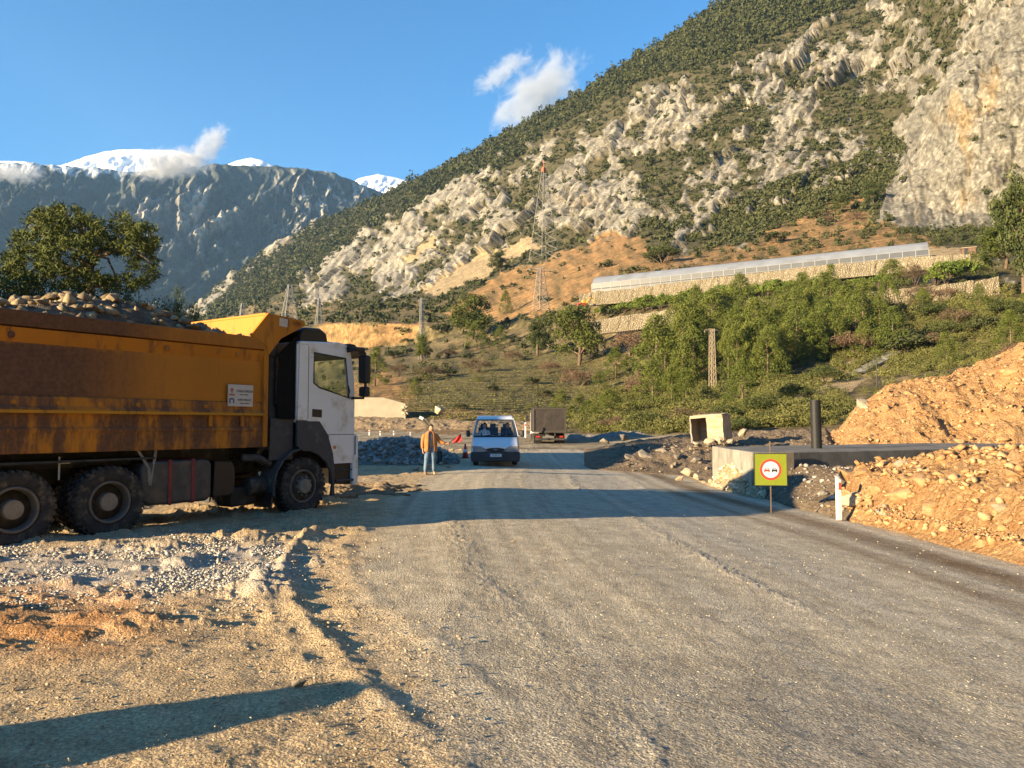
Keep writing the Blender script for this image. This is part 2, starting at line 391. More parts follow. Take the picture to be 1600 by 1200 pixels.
def knots(c):
    if np.size(c) > 1:                                   # soften the joints between columns
        g = np.arange(-400, 2001, 5.); k_ = np.exp(-(np.arange(-16, 17)*5/32.)**2); k_ /= k_.sum()
        def sm(a): return np.interp(c, g[16:-16], np.convolve(np.interp(g, kx, a), k_, 'valid'))
        return np.array([sm(kY[:, i]) for i in range(13)]), np.array([sm(kR[:, i]) for i in range(13)])
    Yk = np.array([np.interp(c, kx, kY[:, i]) for i in range(kY.shape[1])]); Rk = np.array([np.interp(c, kx, kR[:, i]) for i in range(kR.shape[1])])
    return Yk, Rk                                        # (K, n)
Yk, Rk = knots(hc)
Sk = slope_of(Rk); Zk = EYE+Sk*Yk
Zk[0] = -.03
i0 = np.clip(np.floor(tt).astype(int), 0, 11); fr = (tt-i0)[:, None]
HY = Yk[i0]*(1-fr)+Yk[i0+1]*fr; HZ = Zk[i0]*(1-fr)+Zk[i0+1]*fr
HU = np.broadcast_to(((hc-800)/F)[None, :], HY.shape)
# the azimuth is corrected for camera pitch so that the columns stay upright in the photograph
SL = (HZ-EYE)/HY; HX = HU*HY*(CP+SL*SP)
def hill_z(px, Yq):
    a, r = knots(np.array([px])); z = EYE+slope_of(r[:, 0])*a[:, 0]; z[0] = -.03; return float(np.interp(Yq, a[:, 0], z))
def H(px, Yq):                                            # a point of the hillside at azimuth column px
    z = hill_z(px, Yq); sl = (z-EYE)/Yq; return Vector(((px-800)/F*Yq*(CP+sl*SP), Yq, z))
def H_at(px, py):                                         # the hillside point seen at a pixel
    a, r = knots(np.array([px], float)); a = a[:, 0]; r = r[:, 0]
    ts = np.linspace(0, 12, 1200); Yq = np.interp(ts, np.arange(13), a); zq = np.interp(ts, np.arange(13), EYE+slope_of(r)*a)
    rows_ = 600-F*((-Yq*SP+(zq-EYE)*CP)/(Yq*CP+(zq-EYE)*SP))
    i = int(np.argmax(rows_ <= py)) if (rows_ <= py).any() else len(ts)-1
    return H(px, float(Yq[i]))
HX0, HY0, HZ0 = HX.copy(), HY.copy(), HZ.copy()
PX, PY = project(HX, HY, HZ)
wx = PX+10*fbm(PX*.03, PY*.03, 3, 101)+5*fbm(PX*.11, PY*.11, 2, 103); wy = PY+9*fbm(PX*.03+9, PY*.03, 3, 105)+5*fbm(PX*.11+7, PY*.11, 2, 107)
ROCK = [
 [(1080,105),(1130,112),(1210,75),(1330,15),(1420,-20),(1620,-20),(1480,110),(1420,190),(1400,250),(1300,290),(1180,345),(1080,385),(1000,372),(930,385),(880,350),(800,370),(760,350),(790,300),(850,290),(900,240),(895,195),(960,160),(1010,140),(1060,130)],
 [(700,290),(800,235),(865,195),(872,222),(840,270),(790,310),(730,370),(690,425),(640,455),(630,425),(690,350)],
 [(460,440),(520,398),(570,350),(640,330),(700,300),(700,340),(630,405),(560,445),(520,475),(470,485)],
 [(290,485),(360,430),(420,382),(465,346),(490,350),(440,392),(380,434),(315,498)],
 [(570,425),(700,378),(790,350),(820,385),(760,420),(680,445),(600,475)],
 [(1020,390),(1180,350),(1210,330),(1160,390),(1060,420)]]
CLIFF = [(1372,345),(1385,300),(1400,235),(1430,165),(1495,95),(1560,20),(1600,-10),(1800,-120),(1800,352),(1600,352),(1470,362),(1400,352)]
SOIL = [
 [(690,492),(760,440),(840,408),(900,385),(960,362),(1010,372),(1015,405),(960,430),(905,470),(830,498),(760,500)],
 [(1180,380),(1240,330),(1330,290),(1372,285),(1345,330),(1440,368),(1470,385),(1200,418),(930,440),(1000,408)],
 [(500,505),(655,505),(650,530),(560,548),(500,545)], [(540,600),(600,578),(640,600),(665,640),(640,652),(540,655)]]
TRACK = [[(655,455),(740,405),(830,372),(845,385),(760,430),(690,462)],[(630,405),(680,370),(690,376),(640,412)],[(920,440),(1500,382),(1530,400),(925,460)], [(1235,632),(1262,598),(1296,572),(1345,562),(1400,562),(1350,596),(1290,640)]]
GRASS = [[(620,652),(660,600),(760,565),(860,552),(960,570),(1010,610),(940,660),(780,662),(640,664)]]
BANKC = [[(470,672),(540,640),(700,640),(850,648),(850,676),(700,676)]]
def inany(L, x=wx, y=wy):
    m = np.zeros(x.shape, bool)
    for p in L: m |= inpoly(x, y, p)
    return m
cliff = inany([CLIFF]).astype(float)
th = math.radians(52)                                      # strata dip, seen from the road
sa = (PX*math.cos(th)-PY*math.sin(th)); sb = (PX*math.sin(th)+PY*math.cos(th))
fins = ridged(sa*.006, sb*.026, 4, 111, .5); fins2 = ridged(sa*.016, sb*.10, 3, 115, .45)
def saw_of(per, wa, sd):
    w = sb/per+wa*fbm(sa*.010, sb*.022, 3, sd)+.25*fbm(sa*.05, sb*.05, 2, sd+3); k_ = np.floor(w); return w-k_, (_hash(k_.astype(np.int64), np.floor(sa/90+.7*k_).astype(np.int64), sd) % 1000)/1000.
saw, slab = saw_of(15., 1.1, 181); saw2, slab2 = saw_of(6.5, .8, 187)
wob1 = 1.1*fbm(PX*.02, PY*.02, 3, 191); wob2 = .8*fbm(PX*.05, PY*.05, 3, 193)
c1, e1, r1, ox1, oy1 = cells(sa*.0105+wob1*.8, sb*.028+wob1*.7, 195); c2, e2, r2_, ox2, oy2 = cells(sa*.045+wob2, sb*.105+wob2*.7, 197); c3, e3, r3, ox3, oy3 = cells(sa*.11+wob2, sb*.22-wob2, 199)
blk = (r1[0]-.4)*1.0+(r1[1]-.5)*1.3*ox1+(r1[2]-.2)*1.2*oy1; blk2 = (r2_[0]-.4)+(r2_[1]-.5)*1.3*ox2+(r2_[2]-.2)*1.3*oy2; blk3 = (r3[0]-.5)+(r3[1]-.5)*oy3
patch = fbm(PX*.012+4, PY*.014, 4, 121)
rk = inany(ROCK).astype(float)
frag = fbm(PX*.045+8, PY*.06, 3, 123)
rock = np.clip(rk*sstep(-.06, .12, 1.15*patch+.5*(fins-.70)+.5*frag+.35*(r1[0]-.5)+.30*(r2_[1]-.5)+.12), 0, 1)
stray = sstep(.33, .5, fbm(PX*.02+31, PY*.024, 4, 125)+.25*(fins2-.7))*(PY < 540)*(PY > 200)*.8
below_skyline = sstep(14, 40, PY-np.interp(PX, [c for c in kx], kR[:, 12]))
stray *= below_skyline*(PX > 420)
rock = np.maximum(rock, stray*(1-cliff)); rock = np.maximum(rock, cliff)
soil = np.maximum(inany(SOIL[:1]+SOIL[2:])*1., inany(SOIL[1:2])*.8)*(1-cliff)*np.clip(.9+.5*fbm(PX*.05, PY*.09, 3, 131), 0, 1)
track = inany(TRACK)*(1-cliff); grass = inany(GRASS).astype(float); bankc = inany(BANKC).astype(float)
rock *= 1-np.clip(soil+track+bankc, 0, 1)*(1-cliff); rock *= np.where(PY > 500, .2, 1)
px_m = HY/F                                                # metres per pixel at this distance
_, qe, q1, q3, q4 = cells(PX*.021+wob1*.7, PY*.0105+wob1*.5, 211); _, pe, p1, p3, p4 = cells(PX*.062+wob2, PY*.034-wob2*.6, 213)
disp = rock*(1-cliff)*((fins-.55)*7+(blk*17+blk2*5.5+blk3*1.7+(saw2-.5)*slab2*1.6)*np.clip(650/HY, .5, 1)+frag*4)+cliff*(np.abs(fbm(PX*.013, PY*.008, 4, 141))*26+((q1[0]-.5)*1.2+(q1[1]-.5)*q4*1.6)*9+((p1[0]-.5)+(p1[1]-.5)*p4)*4+(ridged(PX*.05, PY*.022, 3, 145)-.6)*6+fbm(PX*.11, PY*.08, 3, 146)*2)
disp = disp+(1-rock)*(fbm(PX*.03, PY*.04, 4, 151)*4)*sstep(60, 130, HY)+soil*(fbm(PX*.08, PY*.2, 3, 153))*2
disp = disp*px_m*np.where(tt[:, None] > 9, 1, np.interp(tt, [0, 1, 2, 3, 7, 9], [0, .35, .7, .35, .35, 1])[:, None])
dv = np.array([-.62, -.62, .48]); HX = HX+disp*dv[0]; HY = HY+disp*dv[1]; HZ = HZ+disp*dv[2]
HZ[:4] = np.minimum(HZ[:4], .0)
# back of the ridge
bk = [(1.15, .86), (1.5, .4), (1.9, -.1)]
HX = np.vstack([HX]+[HX0[-1:]*a for a, _ in bk]); HY = np.vstack([HY]+[HY0[-1:]*a for a, _ in bk]); HZ = np.vstack([HZ]+[HZ0[-1:]*z_ for _, z_ in bk])
def padz(a): return np.vstack([a]+[a[-1:]]*3)
gcol = np.zeros(HX.shape+(3,))
n1 = padz(fbm(PX*.05, PY*.07, 4, 161)); n2 = padz(fbm(PX*.17, PY*.2, 3, 163))
gcol[:] = C3((.075, .072, .038)); gcol = lerp(gcol, C3((.15, .125, .075)), np.clip(.5+n1, 0, 1)*.7)
low = padz((PY > 470)*1.0); gcol = lerp(gcol, C3((.25, .19, .10)), low*np.clip(.45+n1*1.2, 0, 1))
R_, S_, T_, G_, B_ = map(padz, (rock, soil, track, grass, bankc)); K_ = padz(cliff); fn = padz(fins2)
rc = C3((.335, .312, .262))*np.clip(.88+.35*n1+.2*n2+.6*(fn-.62), .4, 1.4)[..., None]
rc = lerp(rc, C3((.36, .25, .14)), np.clip(padz(sstep(.3, .6, fbm(PX*.02+60, PY*.02, 3, 171))), 0, 1)*.35)
rc = rc*padz((.58+.42*sstep(.0, .10, e1))*(.64+.36*sstep(0, .14, e2))*(.86+.28*r2_[2])*(.9+.2*r3[2]))[..., None]
och = np.clip(padz(sstep(.3, .65, fbm(PX*.014+2, PY*.007+1, 4, 175)+.55*np.exp(-(((PX-1535)/70)**2+((PY-220)/95)**2)))), 0, 1)*K_
kc = C3((.295, .278, .235))*np.clip(.85+.45*n1+.6*n2, .35, 1.3)[..., None]; kc = kc*padz((.66+.34*sstep(0, .10, qe))*(.78+.22*sstep(0, .12, pe))*(.86+.28*p1[2]))[..., None]; kc = lerp(kc, C3((.42, .28, .12)), och*.55)
rc = rc*(1-K_[..., None])+kc*K_[..., None]
gcol = gcol*(1-R_[..., None])+rc*R_[..., None]
gcol = lerp(gcol, C3((.40, .235, .105)), S_*np.clip(.72+.9*n1+.3*n2, 0, 1)); gcol = lerp(gcol, C3((.43, .33, .20)), T_*.85)
gcol = lerp(gcol, C3((.165, .145, .065)), G_*np.clip(.55+1.2*n1, 0, 1)); gcol = lerp(gcol, C3((.34, .22, .12)), B_*np.clip(.8+.4*n2, 0, 1))
flat = padz(np.broadcast_to((1-sstep(.75, .98, tt))[:, None], PX.shape)); gcol = lerp(gcol, C3((.40, .34, .25)), flat*(1-B_))
m_hill, n, l, b = new_mat('hillside_rock_and_soil')
v = coords(n, l); base = attr(n, 'Col', True)
f1 = noise(n, l, .55, 8, .7, v); f2 = noise(n, l, .09, 6, .65, v)
vs = coords(n, l, (.05, .45, .28), rot=(.5, .3, .6)); f3 = noise(n, l, .8, 7, .7, vs)
c_ = mix(n, l, 1., base, mix(n, l, ramp(n, l, f1, .3, .72), (.62, .6, .58), (1.35, 1.35, 1.33)), 'MULTIPLY')
c_ = mix(n, l, 1., c_, mix(n, l, ramp(n, l, f3, .3, .7), (.62, .61, .59), (1.25, 1.25, 1.24)), 'MULTIPLY')
l.new(c_, b.inputs['Base Color']); b.inputs['Roughness'].default_value = .95; b.inputs['Specular IOR Level'].default_value = .1
bump(n, l, b, f1, 1., 1.4)
nr2, nc2 = HX.shape; idx = np.arange(nr2*nc2).reshape(nr2, nc2)
q = np.stack([idx[:-1, :-1], idx[:-1, 1:], idx[1:, 1:], idx[1:, :-1]], -1).reshape(-1, 4)
o = np_obj('hillside', np.column_stack([HX.ravel(), HY.ravel(), HZ.ravel()]), q, m_hill, smooth=False, attrs={'Col': gcol.reshape(-1, 3)}); tag(o, kind='structure')

# --- far mountain with ribs and snow
def range_mesh(name, cols, y_top, y_bot, Yf, depth, step, rows_n, ribs, mat, seed, colf, rough_=1.):
    c = np.arange(cols[0], cols[1], step); top = np.interp(c, *zip(*y_top)); bot = np.interp(c, *zip(*y_bot))
    Yb = np.interp(c, *zip(*Yf)); t = np.linspace(0, 1, rows_n)[:, None]
    Yg = Yb+depth*t; row = bot+(top-bot)*t
    pxg = np.broadcast_to(c, Yg.shape)
    row = row+(4*fbm(c*.05, c*0, 4, seed+7)*rough_)[None, :]*t
    zz = EYE+slope_of(row)*Yg
    r = ridged(pxg*ribs*.8+.8*row*ribs, row*ribs*.5, 5, seed); r2 = fbm(pxg*.05, row*.05, 5, seed+3)
    d = ((r-.6)*300+r2*120+(ridged(pxg*.045, row*.03, 4, seed+11)-.6)*70)*sstep(0, .15, t)*(1-.9*sstep(.78, 1, t))*Yg/4000*rough_
    if rough_ == 1.:                                     # slabs of the sunlit cliffs, stepped so that they face left
        wv = pxg/21.+1.4*fbm(pxg*.01, row*.02, 3, 281)+.012*row; k_ = np.floor(wv); am = .18+np.exp(-((pxg-520)/70)**2)*sstep(.5, .75, t)+.75*np.exp(-(((pxg-325)/50)**2+((row-335)/65)**2))+.7*np.exp(-(((pxg-225)/26)**2+((row-335)/60)**2))
        d = d+(wv-k_)*(.5+(_hash(k_, k_*0, 5) % 100)/100.)*105*am*(1-sstep(.97, 1, t))
    sl = (zz-EYE)/Yg; xx = (pxg-800)/F*Yg*(CP+sl*SP)
    xx = xx+d*.25; yy = Yg-d*.85
    colr = colf(pxg, row, r, r2, t)
    xx = np.vstack([xx, xx[-1:]*1.12]); yy = np.vstack([yy, yy[-1:]*1.12+300]); zz = np.vstack([zz, zz[-1:]*.55]); colr = np.concatenate([colr, colr[-1:]])
    a, b_ = xx.shape; ii = np.arange(a*b_).reshape(a, b_)
    qq = np.stack([ii[:-1, :-1], ii[:-1, 1:], ii[1:, 1:], ii[1:, :-1]], -1).reshape(-1, 4)
    o = np_obj(name, np.column_stack([xx.ravel(), yy.ravel(), zz.ravel()]), qq, mat, smooth=True, attrs={'Col': colr.reshape(-1, 3)}); tag(o, kind='structure'); return o
m_mt, n, l, b = new_mat('mountain_rock')
v = coords(n, l); base = attr(n, 'Col', True); f1 = noise(n, l, .02, 8, .7, v)
l.new(mix(n, l, 1., base, mix(n, l, ramp(n, l, f1, .3, .7), (.6, .6, .6), (1.4, 1.4, 1.4)), 'MULTIPLY'), b.inputs['Base Color']); b.inputs['Roughness'].default_value = .95
bump(n, l, b, f1, .9, 40)
def mt_col(px, row, r, r2, t):
    c = np.zeros(px.shape+(3,)); c[:] = C3((.042, .054, .042))
    rock_lit = np.clip(sstep(.80, .98, r)*sstep(-.1, .3, r2)+sstep(.3, .6, r2)*.4, 0, 1)*sstep(.2, .5, t)
    cl = np.exp(-((px-515)/80)**2)*sstep(.55, .8, t); cl2 = np.exp(-(((px-325)/45)**2+((row-335)/60)**2)); cl3 = np.exp(-(((px-228)/22)**2+((row-335)/55)**2))
    rock_lit = np.clip(rock_lit*.6+cl*1.5*sstep(.62, .78, ridged(px*.05-row*.012, row*.02, 4, 271))+1.3*(cl2+cl3)*sstep(.4, .8, r+.4*r2), 0, 1)  # pale rock, with sunlit ribs and cliffs also brightened by colour
    c = lerp(c, C3((.47, .42, .36)), rock_lit)
    sn = sstep(.955, .985, t+.05*r2)*(1-sstep(95, 350, px))*sstep(-.2, .2, r2+.15); return lerp(c, C3((.85, .87, .9)), sn*.8)
range_mesh('mountain', (-160, 700), [(-160,256),(0,253),(60,256),(100,260),(160,262),(200,268),(290,262),(340,256),(390,258),(440,260),(480,264),(520,270),(560,285),(600,302),(640,330),(700,360)],
    [(-160,600),(700,600)], [(-160,2600),(0,2800),(300,3300),(600,3900),(700,4100)], 900, 1.3, 340, .011, m_mt, 201, mt_col)
m_snow = M_plain('mountain_snow', (.82, .84, .87), .7, var=.06, scale=.004, dirt=(.30, .30, .29), dirt_amt=.22, dscale=.012)
def sn_col(px, row, r, r2, t):
    c = np.zeros(px.shape+(3,)); c[:] = C3((.84, .86, .9)); return c
m_mts, n, l, b = new_mat('mountain_snow_field'); l.new(attr(n, 'Col', True), b.inputs['Base Color']); b.inputs['Roughness'].default_value = .7
range_mesh('snow_peaks', (-160, 720), [(-160,262),(0,251),(40,252),(60,258),(95,258),(130,246),(165,236),(205,233),(240,234),(275,235),(295,239),(330,256),(350,258),(372,250),(392,246),(410,250),(432,262),(540,290),(560,279),(590,272),(612,276),(640,282),(700,300)],
    [(-160,330),(720,330)], [(-160,5200),(720,5600)], 700, 2.0, 60, .02, m_mts, 231, sn_col, .35)

# --- the valley's other slopes, unseen right and behind, added to hold back sky light
az = np.radians(np.linspace(40, 318, 280)); tv = np.linspace(0, 1, 60)[:, None]
el = np.tan(np.radians(np.interp(np.degrees(az), [40, 60, 110, 150, 185, 205, 225, 262, 280, 300, 318], [30, 31, 30, 24, 15, 6, 4, 4, 10, 9, 5])))
rr = np.interp(np.degrees(az), [40, 70, 120, 200, 318], [60, 45, 60, 140, 200]); rr = rr+tv*420*(1+0*rr)
zz = -1.5+(el*(rr[0]+420)*(tv**1.15))+6*fbm(np.cos(az)*rr*.02, np.sin(az)*rr*.02, 4, 251)*tv
xx, yy = np.sin(az)*rr, np.cos(az)*rr; nz_ = fbm(xx*.03, yy*.03, 4, 255)
hcol = lerp(np.broadcast_to(C3((.10, .095, .05)), xx.shape+(3,)).copy(), C3((.30, .27, .21)), sstep(.05, .3, nz_)); a, b_ = xx.shape; ii = np.arange(a*b_).reshape(a, b_)
qq = np.stack([ii[:-1, :-1], ii[:-1, 1:], ii[1:, 1:], ii[1:, :-1]], -1).reshape(-1, 4)
o = np_obj('unseen_hills', np.column_stack([xx.ravel(), yy.ravel(), zz.ravel()]), qq, m_hill, smooth=True, attrs={'Col': hcol.reshape(-1, 3)}); tag(o, kind='structure')
# ------------------------------------------------------------------ plants
def M_leaf(name, lo, hi, rough=.75, trans=.0):
    m, n, l, b = new_mat(name)
    v = coords(n, l, kind='Object'); t = attr(n, 'tone')
    oi = n.new('ShaderNodeObjectInfo')
    c = mix(n, l, t, lo, hi)
    c = mix(n, l, 1., c, mix(n, l, oi.outputs['Random'], (.82, .86, .8), (1.2, 1.12, 1.1)), 'MULTIPLY')
    l.new(c, b.inputs['Base Color']); b.inputs['Roughness'].default_value = rough; b.inputs['Specular IOR Level'].default_value = .2
    return m
L_pine = M_leaf('pine_needles', (.036, .056, .014), (.115, .13, .028))
L_young = M_leaf('young_pine_needles', (.045, .066, .013), (.150, .170, .034))
L_dark = M_leaf('dark_evergreen_leaves', (.030, .045, .014), (.085, .10, .030))
L_scrub = M_leaf('maquis_leaves', (.030, .040, .016), (.088, .095, .036))
L_brown = M_leaf('bare_twigs', (.075, .05, .032), (.18, .125, .08))
L_citrus = M_leaf('orchard_leaves', (.05, .09, .015), (.17, .21, .04))
L_dry = M_leaf('dry_grass_blades', (.22, .16, .07), (.42, .33, .16))
B_bark = M_plain('pine_bark', (.16, .11, .075), .9, var=.35, scale=9, bmp=.6, bscale=14)
def leaf_cloud(C, rad, m, size, out=.8, slim=1., tone=None, rng=RNG, flat=.0):
    """m leaf sized triangles round each centre C, inside radii rad; faces turned mostly outwards"""
    C = np.asarray(C, float); n = len(C); rad = np.broadcast_to(np.asarray(rad, float), (n, 3))
    d = rng.normal(size=(n, m, 3)); d /= np.linalg.norm(d, axis=2, keepdims=True)
    r = rng.uniform(.25, 1, (n, m, 1))**.5
    p = C[:, None]+d*r*rad[:, None]
    nn = d*out+rng.normal(size=(n, m, 3))*.55; nn /= np.linalg.norm(nn, axis=2, keepdims=True)
    a = np.cross(nn, rng.normal(size=(n, m, 3))); a /= np.linalg.norm(a, axis=2, keepdims=True)+1e-9; b = np.cross(nn, a)
    s = (np.broadcast_to(np.asarray(size, float).reshape(-1, 1, 1), (n, 1, 1))*rng.uniform(.6, 1.3, (n, m, 1)))
    T = np.stack([p+a*s, p-a*s*.5+b*s*.8*slim, p-a*s*.5-b*s*.8*slim], 2).reshape(-1, 3)
    t = (rng.uniform(0, 1, n) if tone is None else np.asarray(tone))[:, None]*.75+rng.uniform(0, .35, (n, m))
    return T, np.arange(len(T)).reshape(-1, 3), np.repeat(np.clip(t, 0, 1).reshape(-1), 3)
# --- maquis scrub over the mountain: nobody could count it
dpy = np.abs(np.gradient(PY, axis=0)); wgt = np.clip(dpy, 0, 6)
topband = 1-inpoly(PX, PY, [(-200, 700), (300, 520), (480, 440), (690, 300), (760, 285), (860, 205), (1000, 128), (1130, 92), (1330, 8), (1430, -60), (1800, -200), (1800, 700)])*1.
dens = .62+.5*fbm(PX*.022+50, PY*.03, 4, 301)+topband*2.6
dens *= 1-np.clip(rock*.92, 0, .9); dens *= 1-cliff*.80; dens *= 1-np.clip(soil*1.1+track*.98+grass*.9+bankc, 0, .985)
dens = np.where(PY > 505, dens*.16, dens); dens = np.where((PX > 900) & (tt[:, None] > 2.8) & (tt[:, None] < 7.2), dens*.08, dens)
shadezone = inpoly(PX, PY, [(905, 676), (930, 620), (1060, 590), (1130, 600), (1290, 585), (1330, 640), (1200, 690)])*1.
dens += shadezone*1.2+inpoly(PX, PY, [(1120, 350), (1180, 300), (1300, 270), (1400, 215), (1420, 240), (1385, 300), (1300, 320), (1150, 385)])*1.6
dens *= 1-inpoly(PX, PY, [(1235,632),(1262,598),(1296,572),(1345,562),(1400,562),(1350,596),(1290,640)])*.85
dens += inpoly(PX, PY, [(1300, 600), (1300, 520), (1420, 470), (1640, 440), (1640, 560)])*.5
dens *= (HY[:-3] > 62)*(tt[:, None] < 12)*(tt[:, None] > .9)
pr = np.clip(dens, 0, None)*wgt; pr = pr.ravel()/pr.sum(); NS = 27000
pick = RNG.choice(pr.size, NS, p=pr)
bx = HX[:-3].ravel()[pick]; by = HY[:-3].ravel()[pick]; bz = HZ[:-3].ravel()[pick]; bpx = PX.ravel()[pick]; bpy_ = PY.ravel()[pick]; tb = topband.ravel()[pick]
sz = RNG.uniform(.45, 1.22, NS)**1.6*np.interp(by, [60, 200, 400, 900, 1800], [.75, 1.35, 2.0, 3.4, 5.0])*(1+.15*tb)*(1+.9*np.clip(fbm(bpx*.035+70, bpy_*.05, 3, 307), 0, 1))
sky_tree = (RNG.uniform(size=NS) < .22)*tb; hgt = 1+1.2*sky_tree
C0 = np.column_stack([bx, by, bz+sz*.35*hgt]); k3 = 3
CC = (C0[:, None]+RNG.normal(size=(NS, k3, 3))*(sz[:, None]*np.column_stack([np.full(NS, .5), np.full(NS, .5), .22*hgt]))[:, None, :]).reshape(-1, 3)
RR = np.repeat(np.column_stack([sz*.62, sz*.62, sz*.5*hgt]), k3, 0)
near_ = np.repeat(by < 170, k3); big = np.repeat((by < 300) & (by >= 170), k3)
tn = np.repeat(np.clip(RNG.uniform(.0, .8, NS)+.35*fbm(bpx*.03, bpy_*.03, 3, 305), 0, 1), k3)
Vs, Ts = [], []
for sel, m_, sf in ((big, 34, .18), (~big & ~near_, 13, .34)):
    T, _, tone = leaf_cloud(CC[sel], RR[sel], m_, np.repeat(sz, k3)[sel]*sf, tone=tn[sel]); Vs.append(T); Ts.append(tone)
Vs = np.vstack(Vs); Ts = np.concatenate(Ts)
T, Fc, tone = leaf_cloud(CC[near_], RR[near_], 120, np.repeat(sz, k3)[near_]*.08, tone=tn[near_])
L_under = M_leaf('undergrowth_leaves', (.048, .056, .017), (.165, .165, .05))
o = np_obj('undergrowth', T, Fc, L_under, attrs={'tone': tone}); tag(o, kind='stuff', label='low yellow green undergrowth on the slope foot between the young pines', cat='undergrowth')
o = np_obj('scrub', Vs, np.arange(len(Vs)).reshape(-1, 3), L_scrub, attrs={'tone': Ts}); tag(o, kind='stuff', label='dark olive maquis scrub and small pines covering the mountainside', cat='scrub')
# --- grass tufts on the meadow and stony slope
def scatter_hill(poly, n, wt=None):
    m = inpoly(PX, PY, poly)*wgt
    if wt is not None: m = m*wt
    p = m.ravel()/m.sum(); i = RNG.choice(p.size, n, p=p)
    return np.column_stack([HX[:-3].ravel()[i], HY[:-3].ravel()[i], HZ[:-3].ravel()[i]])
G0 = scatter_hill([(600, 655), (650, 560), (800, 545), (960, 560), (1010, 660), (700, 665)], 5200)
sz_ = RNG.uniform(.15, .42, len(G0)); T, Fc, tone = leaf_cloud(G0+[0, 0, .06], np.column_stack([sz_, sz_, sz_*.3]), 12, sz_*.3)
L_grass = M_leaf('meadow_grass', (.085, .092, .026), (.21, .20, .07))
o = np_obj('grass', T, Fc, L_grass, attrs={'tone': tone}); tag(o, kind='stuff', label='short green grass and herbs on the stony meadow slope', cat='grass')
# --- individual trees and shrubs
def limb(p0, p1, sag, n=6):
    p0 = Vector(p0); p1 = Vector(p1); return [p0.lerp(p1, i/n)+Vector((0, 0, sag*math.sin(math.pi*i/n))) for i in range(n+1)]
def var_young(seed):
    r = np.random.default_rng(seed); n = 95
    t = r.uniform(.03, 1, n)**.9; R = .36*(1.02-t)**.7*(.75+.5*r.uniform(size=n)); a = r.uniform(0, 2*math.pi, n)
    C = np.column_stack([R*np.cos(a), R*np.sin(a), t]); T, Fc, to = leaf_cloud(C, np.column_stack([.085+0*t, .085+0*t, .075+0*t]), 56, .022, slim=.4, rng=r, tone=np.clip(r.uniform(0, .7, n)+.3*(t-.4), 0, 1))
    mb = MB(); mb.tube([(0, 0, -.03), (.01, 0, .4), (0, .01, .9)], [.022, .014, .004], 7)
    for k in range(12):
        z = .2+.06*k; a = k*2.4; mb.tube(limb((0, 0, z), (.26*(1-z)*math.cos(a), .26*(1-z)*math.sin(a), z+.06), .01), .004, 4)
    return T, Fc, to, mb
def var_broad(seed, spread=.46, lo=.14):
    r = np.random.default_rng(seed); L = []
    for k in range(15):
        a = r.uniform(0, 2*math.pi); d = r.uniform(.05, spread*.8); L.append((d*math.cos(a), d*math.sin(a), r.uniform(lo+.1, .86)))
    L.append((0, 0, .86)); C = np.vstack([np.array(c)+r.normal(size=(13, 3))*[.10, .10, .06] for c in L])
    T, Fc, to = leaf_cloud(C, [.085, .085, .065], 40, .026, slim=.5, rng=r)
    mb = MB(); mb.tube([(0, 0, -.03), (.02, .01, .25), (.01, -.01, .6)], [.035, .028, .012], 8)
    for c in L: mb.tube(limb((.01, 0, max(.18, c[2]-.32)), c, .02), [.014, .012, .01, .008, .006, .004, .002], 5)
    return T, Fc, to, mb
def var_shrub(seed, n=34, m=46, slim=.7, size=.05, cr=.15):
    r = np.random.default_rng(seed); a = r.uniform(0, 2*math.pi, n); R = .5*r.uniform(0, 1, n)**.5; z = .2+.6*np.sqrt(np.clip(1-(R/.56)**2, 0, 1))*r.uniform(.45, 1, n)
    C = np.column_stack([R*np.cos(a), R*np.sin(a), z]); T, Fc, to = leaf_cloud(C, [cr, cr, cr*.87], m, size, slim=slim, rng=r)
    mb = MB()
    for k in range(9): mb.tube(limb((0, 0, -.04), C[k], .02, 4), [.016, .012, .01, .007, .004], 4)
    return T, Fc, to, mb
VARS = {}
def variant(kind, k):
    key = (kind, k)
    if key not in VARS:
        s = 1000+37*k+hash_kind[kind]
        fn, lm = {'young': (var_young, L_young), 'broad': (var_broad, L_pine), 'dark': (lambda q: var_broad(q, .5, .12), L_dark), 'shrub': (var_shrub, L_scrub),
                  'brown': (lambda q: var_shrub(q, 40, 46, .12, .07), L_brown), 'citrus': (lambda q: var_shrub(q, 30, 36, .8, .05), L_citrus), 'evergreen': (lambda q: var_shrub(q, 90, 50, .7, .028), L_dark), 'hedge': (lambda q: var_shrub(q, 300, 80, .5, .010, .07), L_dark)}[kind]
        T, Fc, to, mb = fn(s)
        cr = np_obj('crown', T, Fc, lm, attrs={'tone': to}); tr = mb.build('trunk' if kind not in ('shrub', 'brown', 'evergreen', 'hedge') else 'stem', B_bark, smooth=True)
        VARS[key] = (cr.data, tr.data, tr.name.split('.')[0]); bpy.data.objects.remove(cr); bpy.data.objects.remove(tr)
    return VARS[key]
hash_kind = dict(hedge=8, young=1, broad=2, dark=3, shrub=4, brown=5, citrus=6, evergreen=7)
NAMES = dict(hedge='evergreen_shrub', young='pine_tree', broad='pine_tree', dark='evergreen_tree', shrub='shrub', brown='bare_shrub', citrus='fruit_tree', evergreen='evergreen_shrub')
CATS = dict(hedge='shrub', young='tree', broad='tree', dark='tree', shrub='shrub', brown='shrub', citrus='tree', evergreen='shrub')
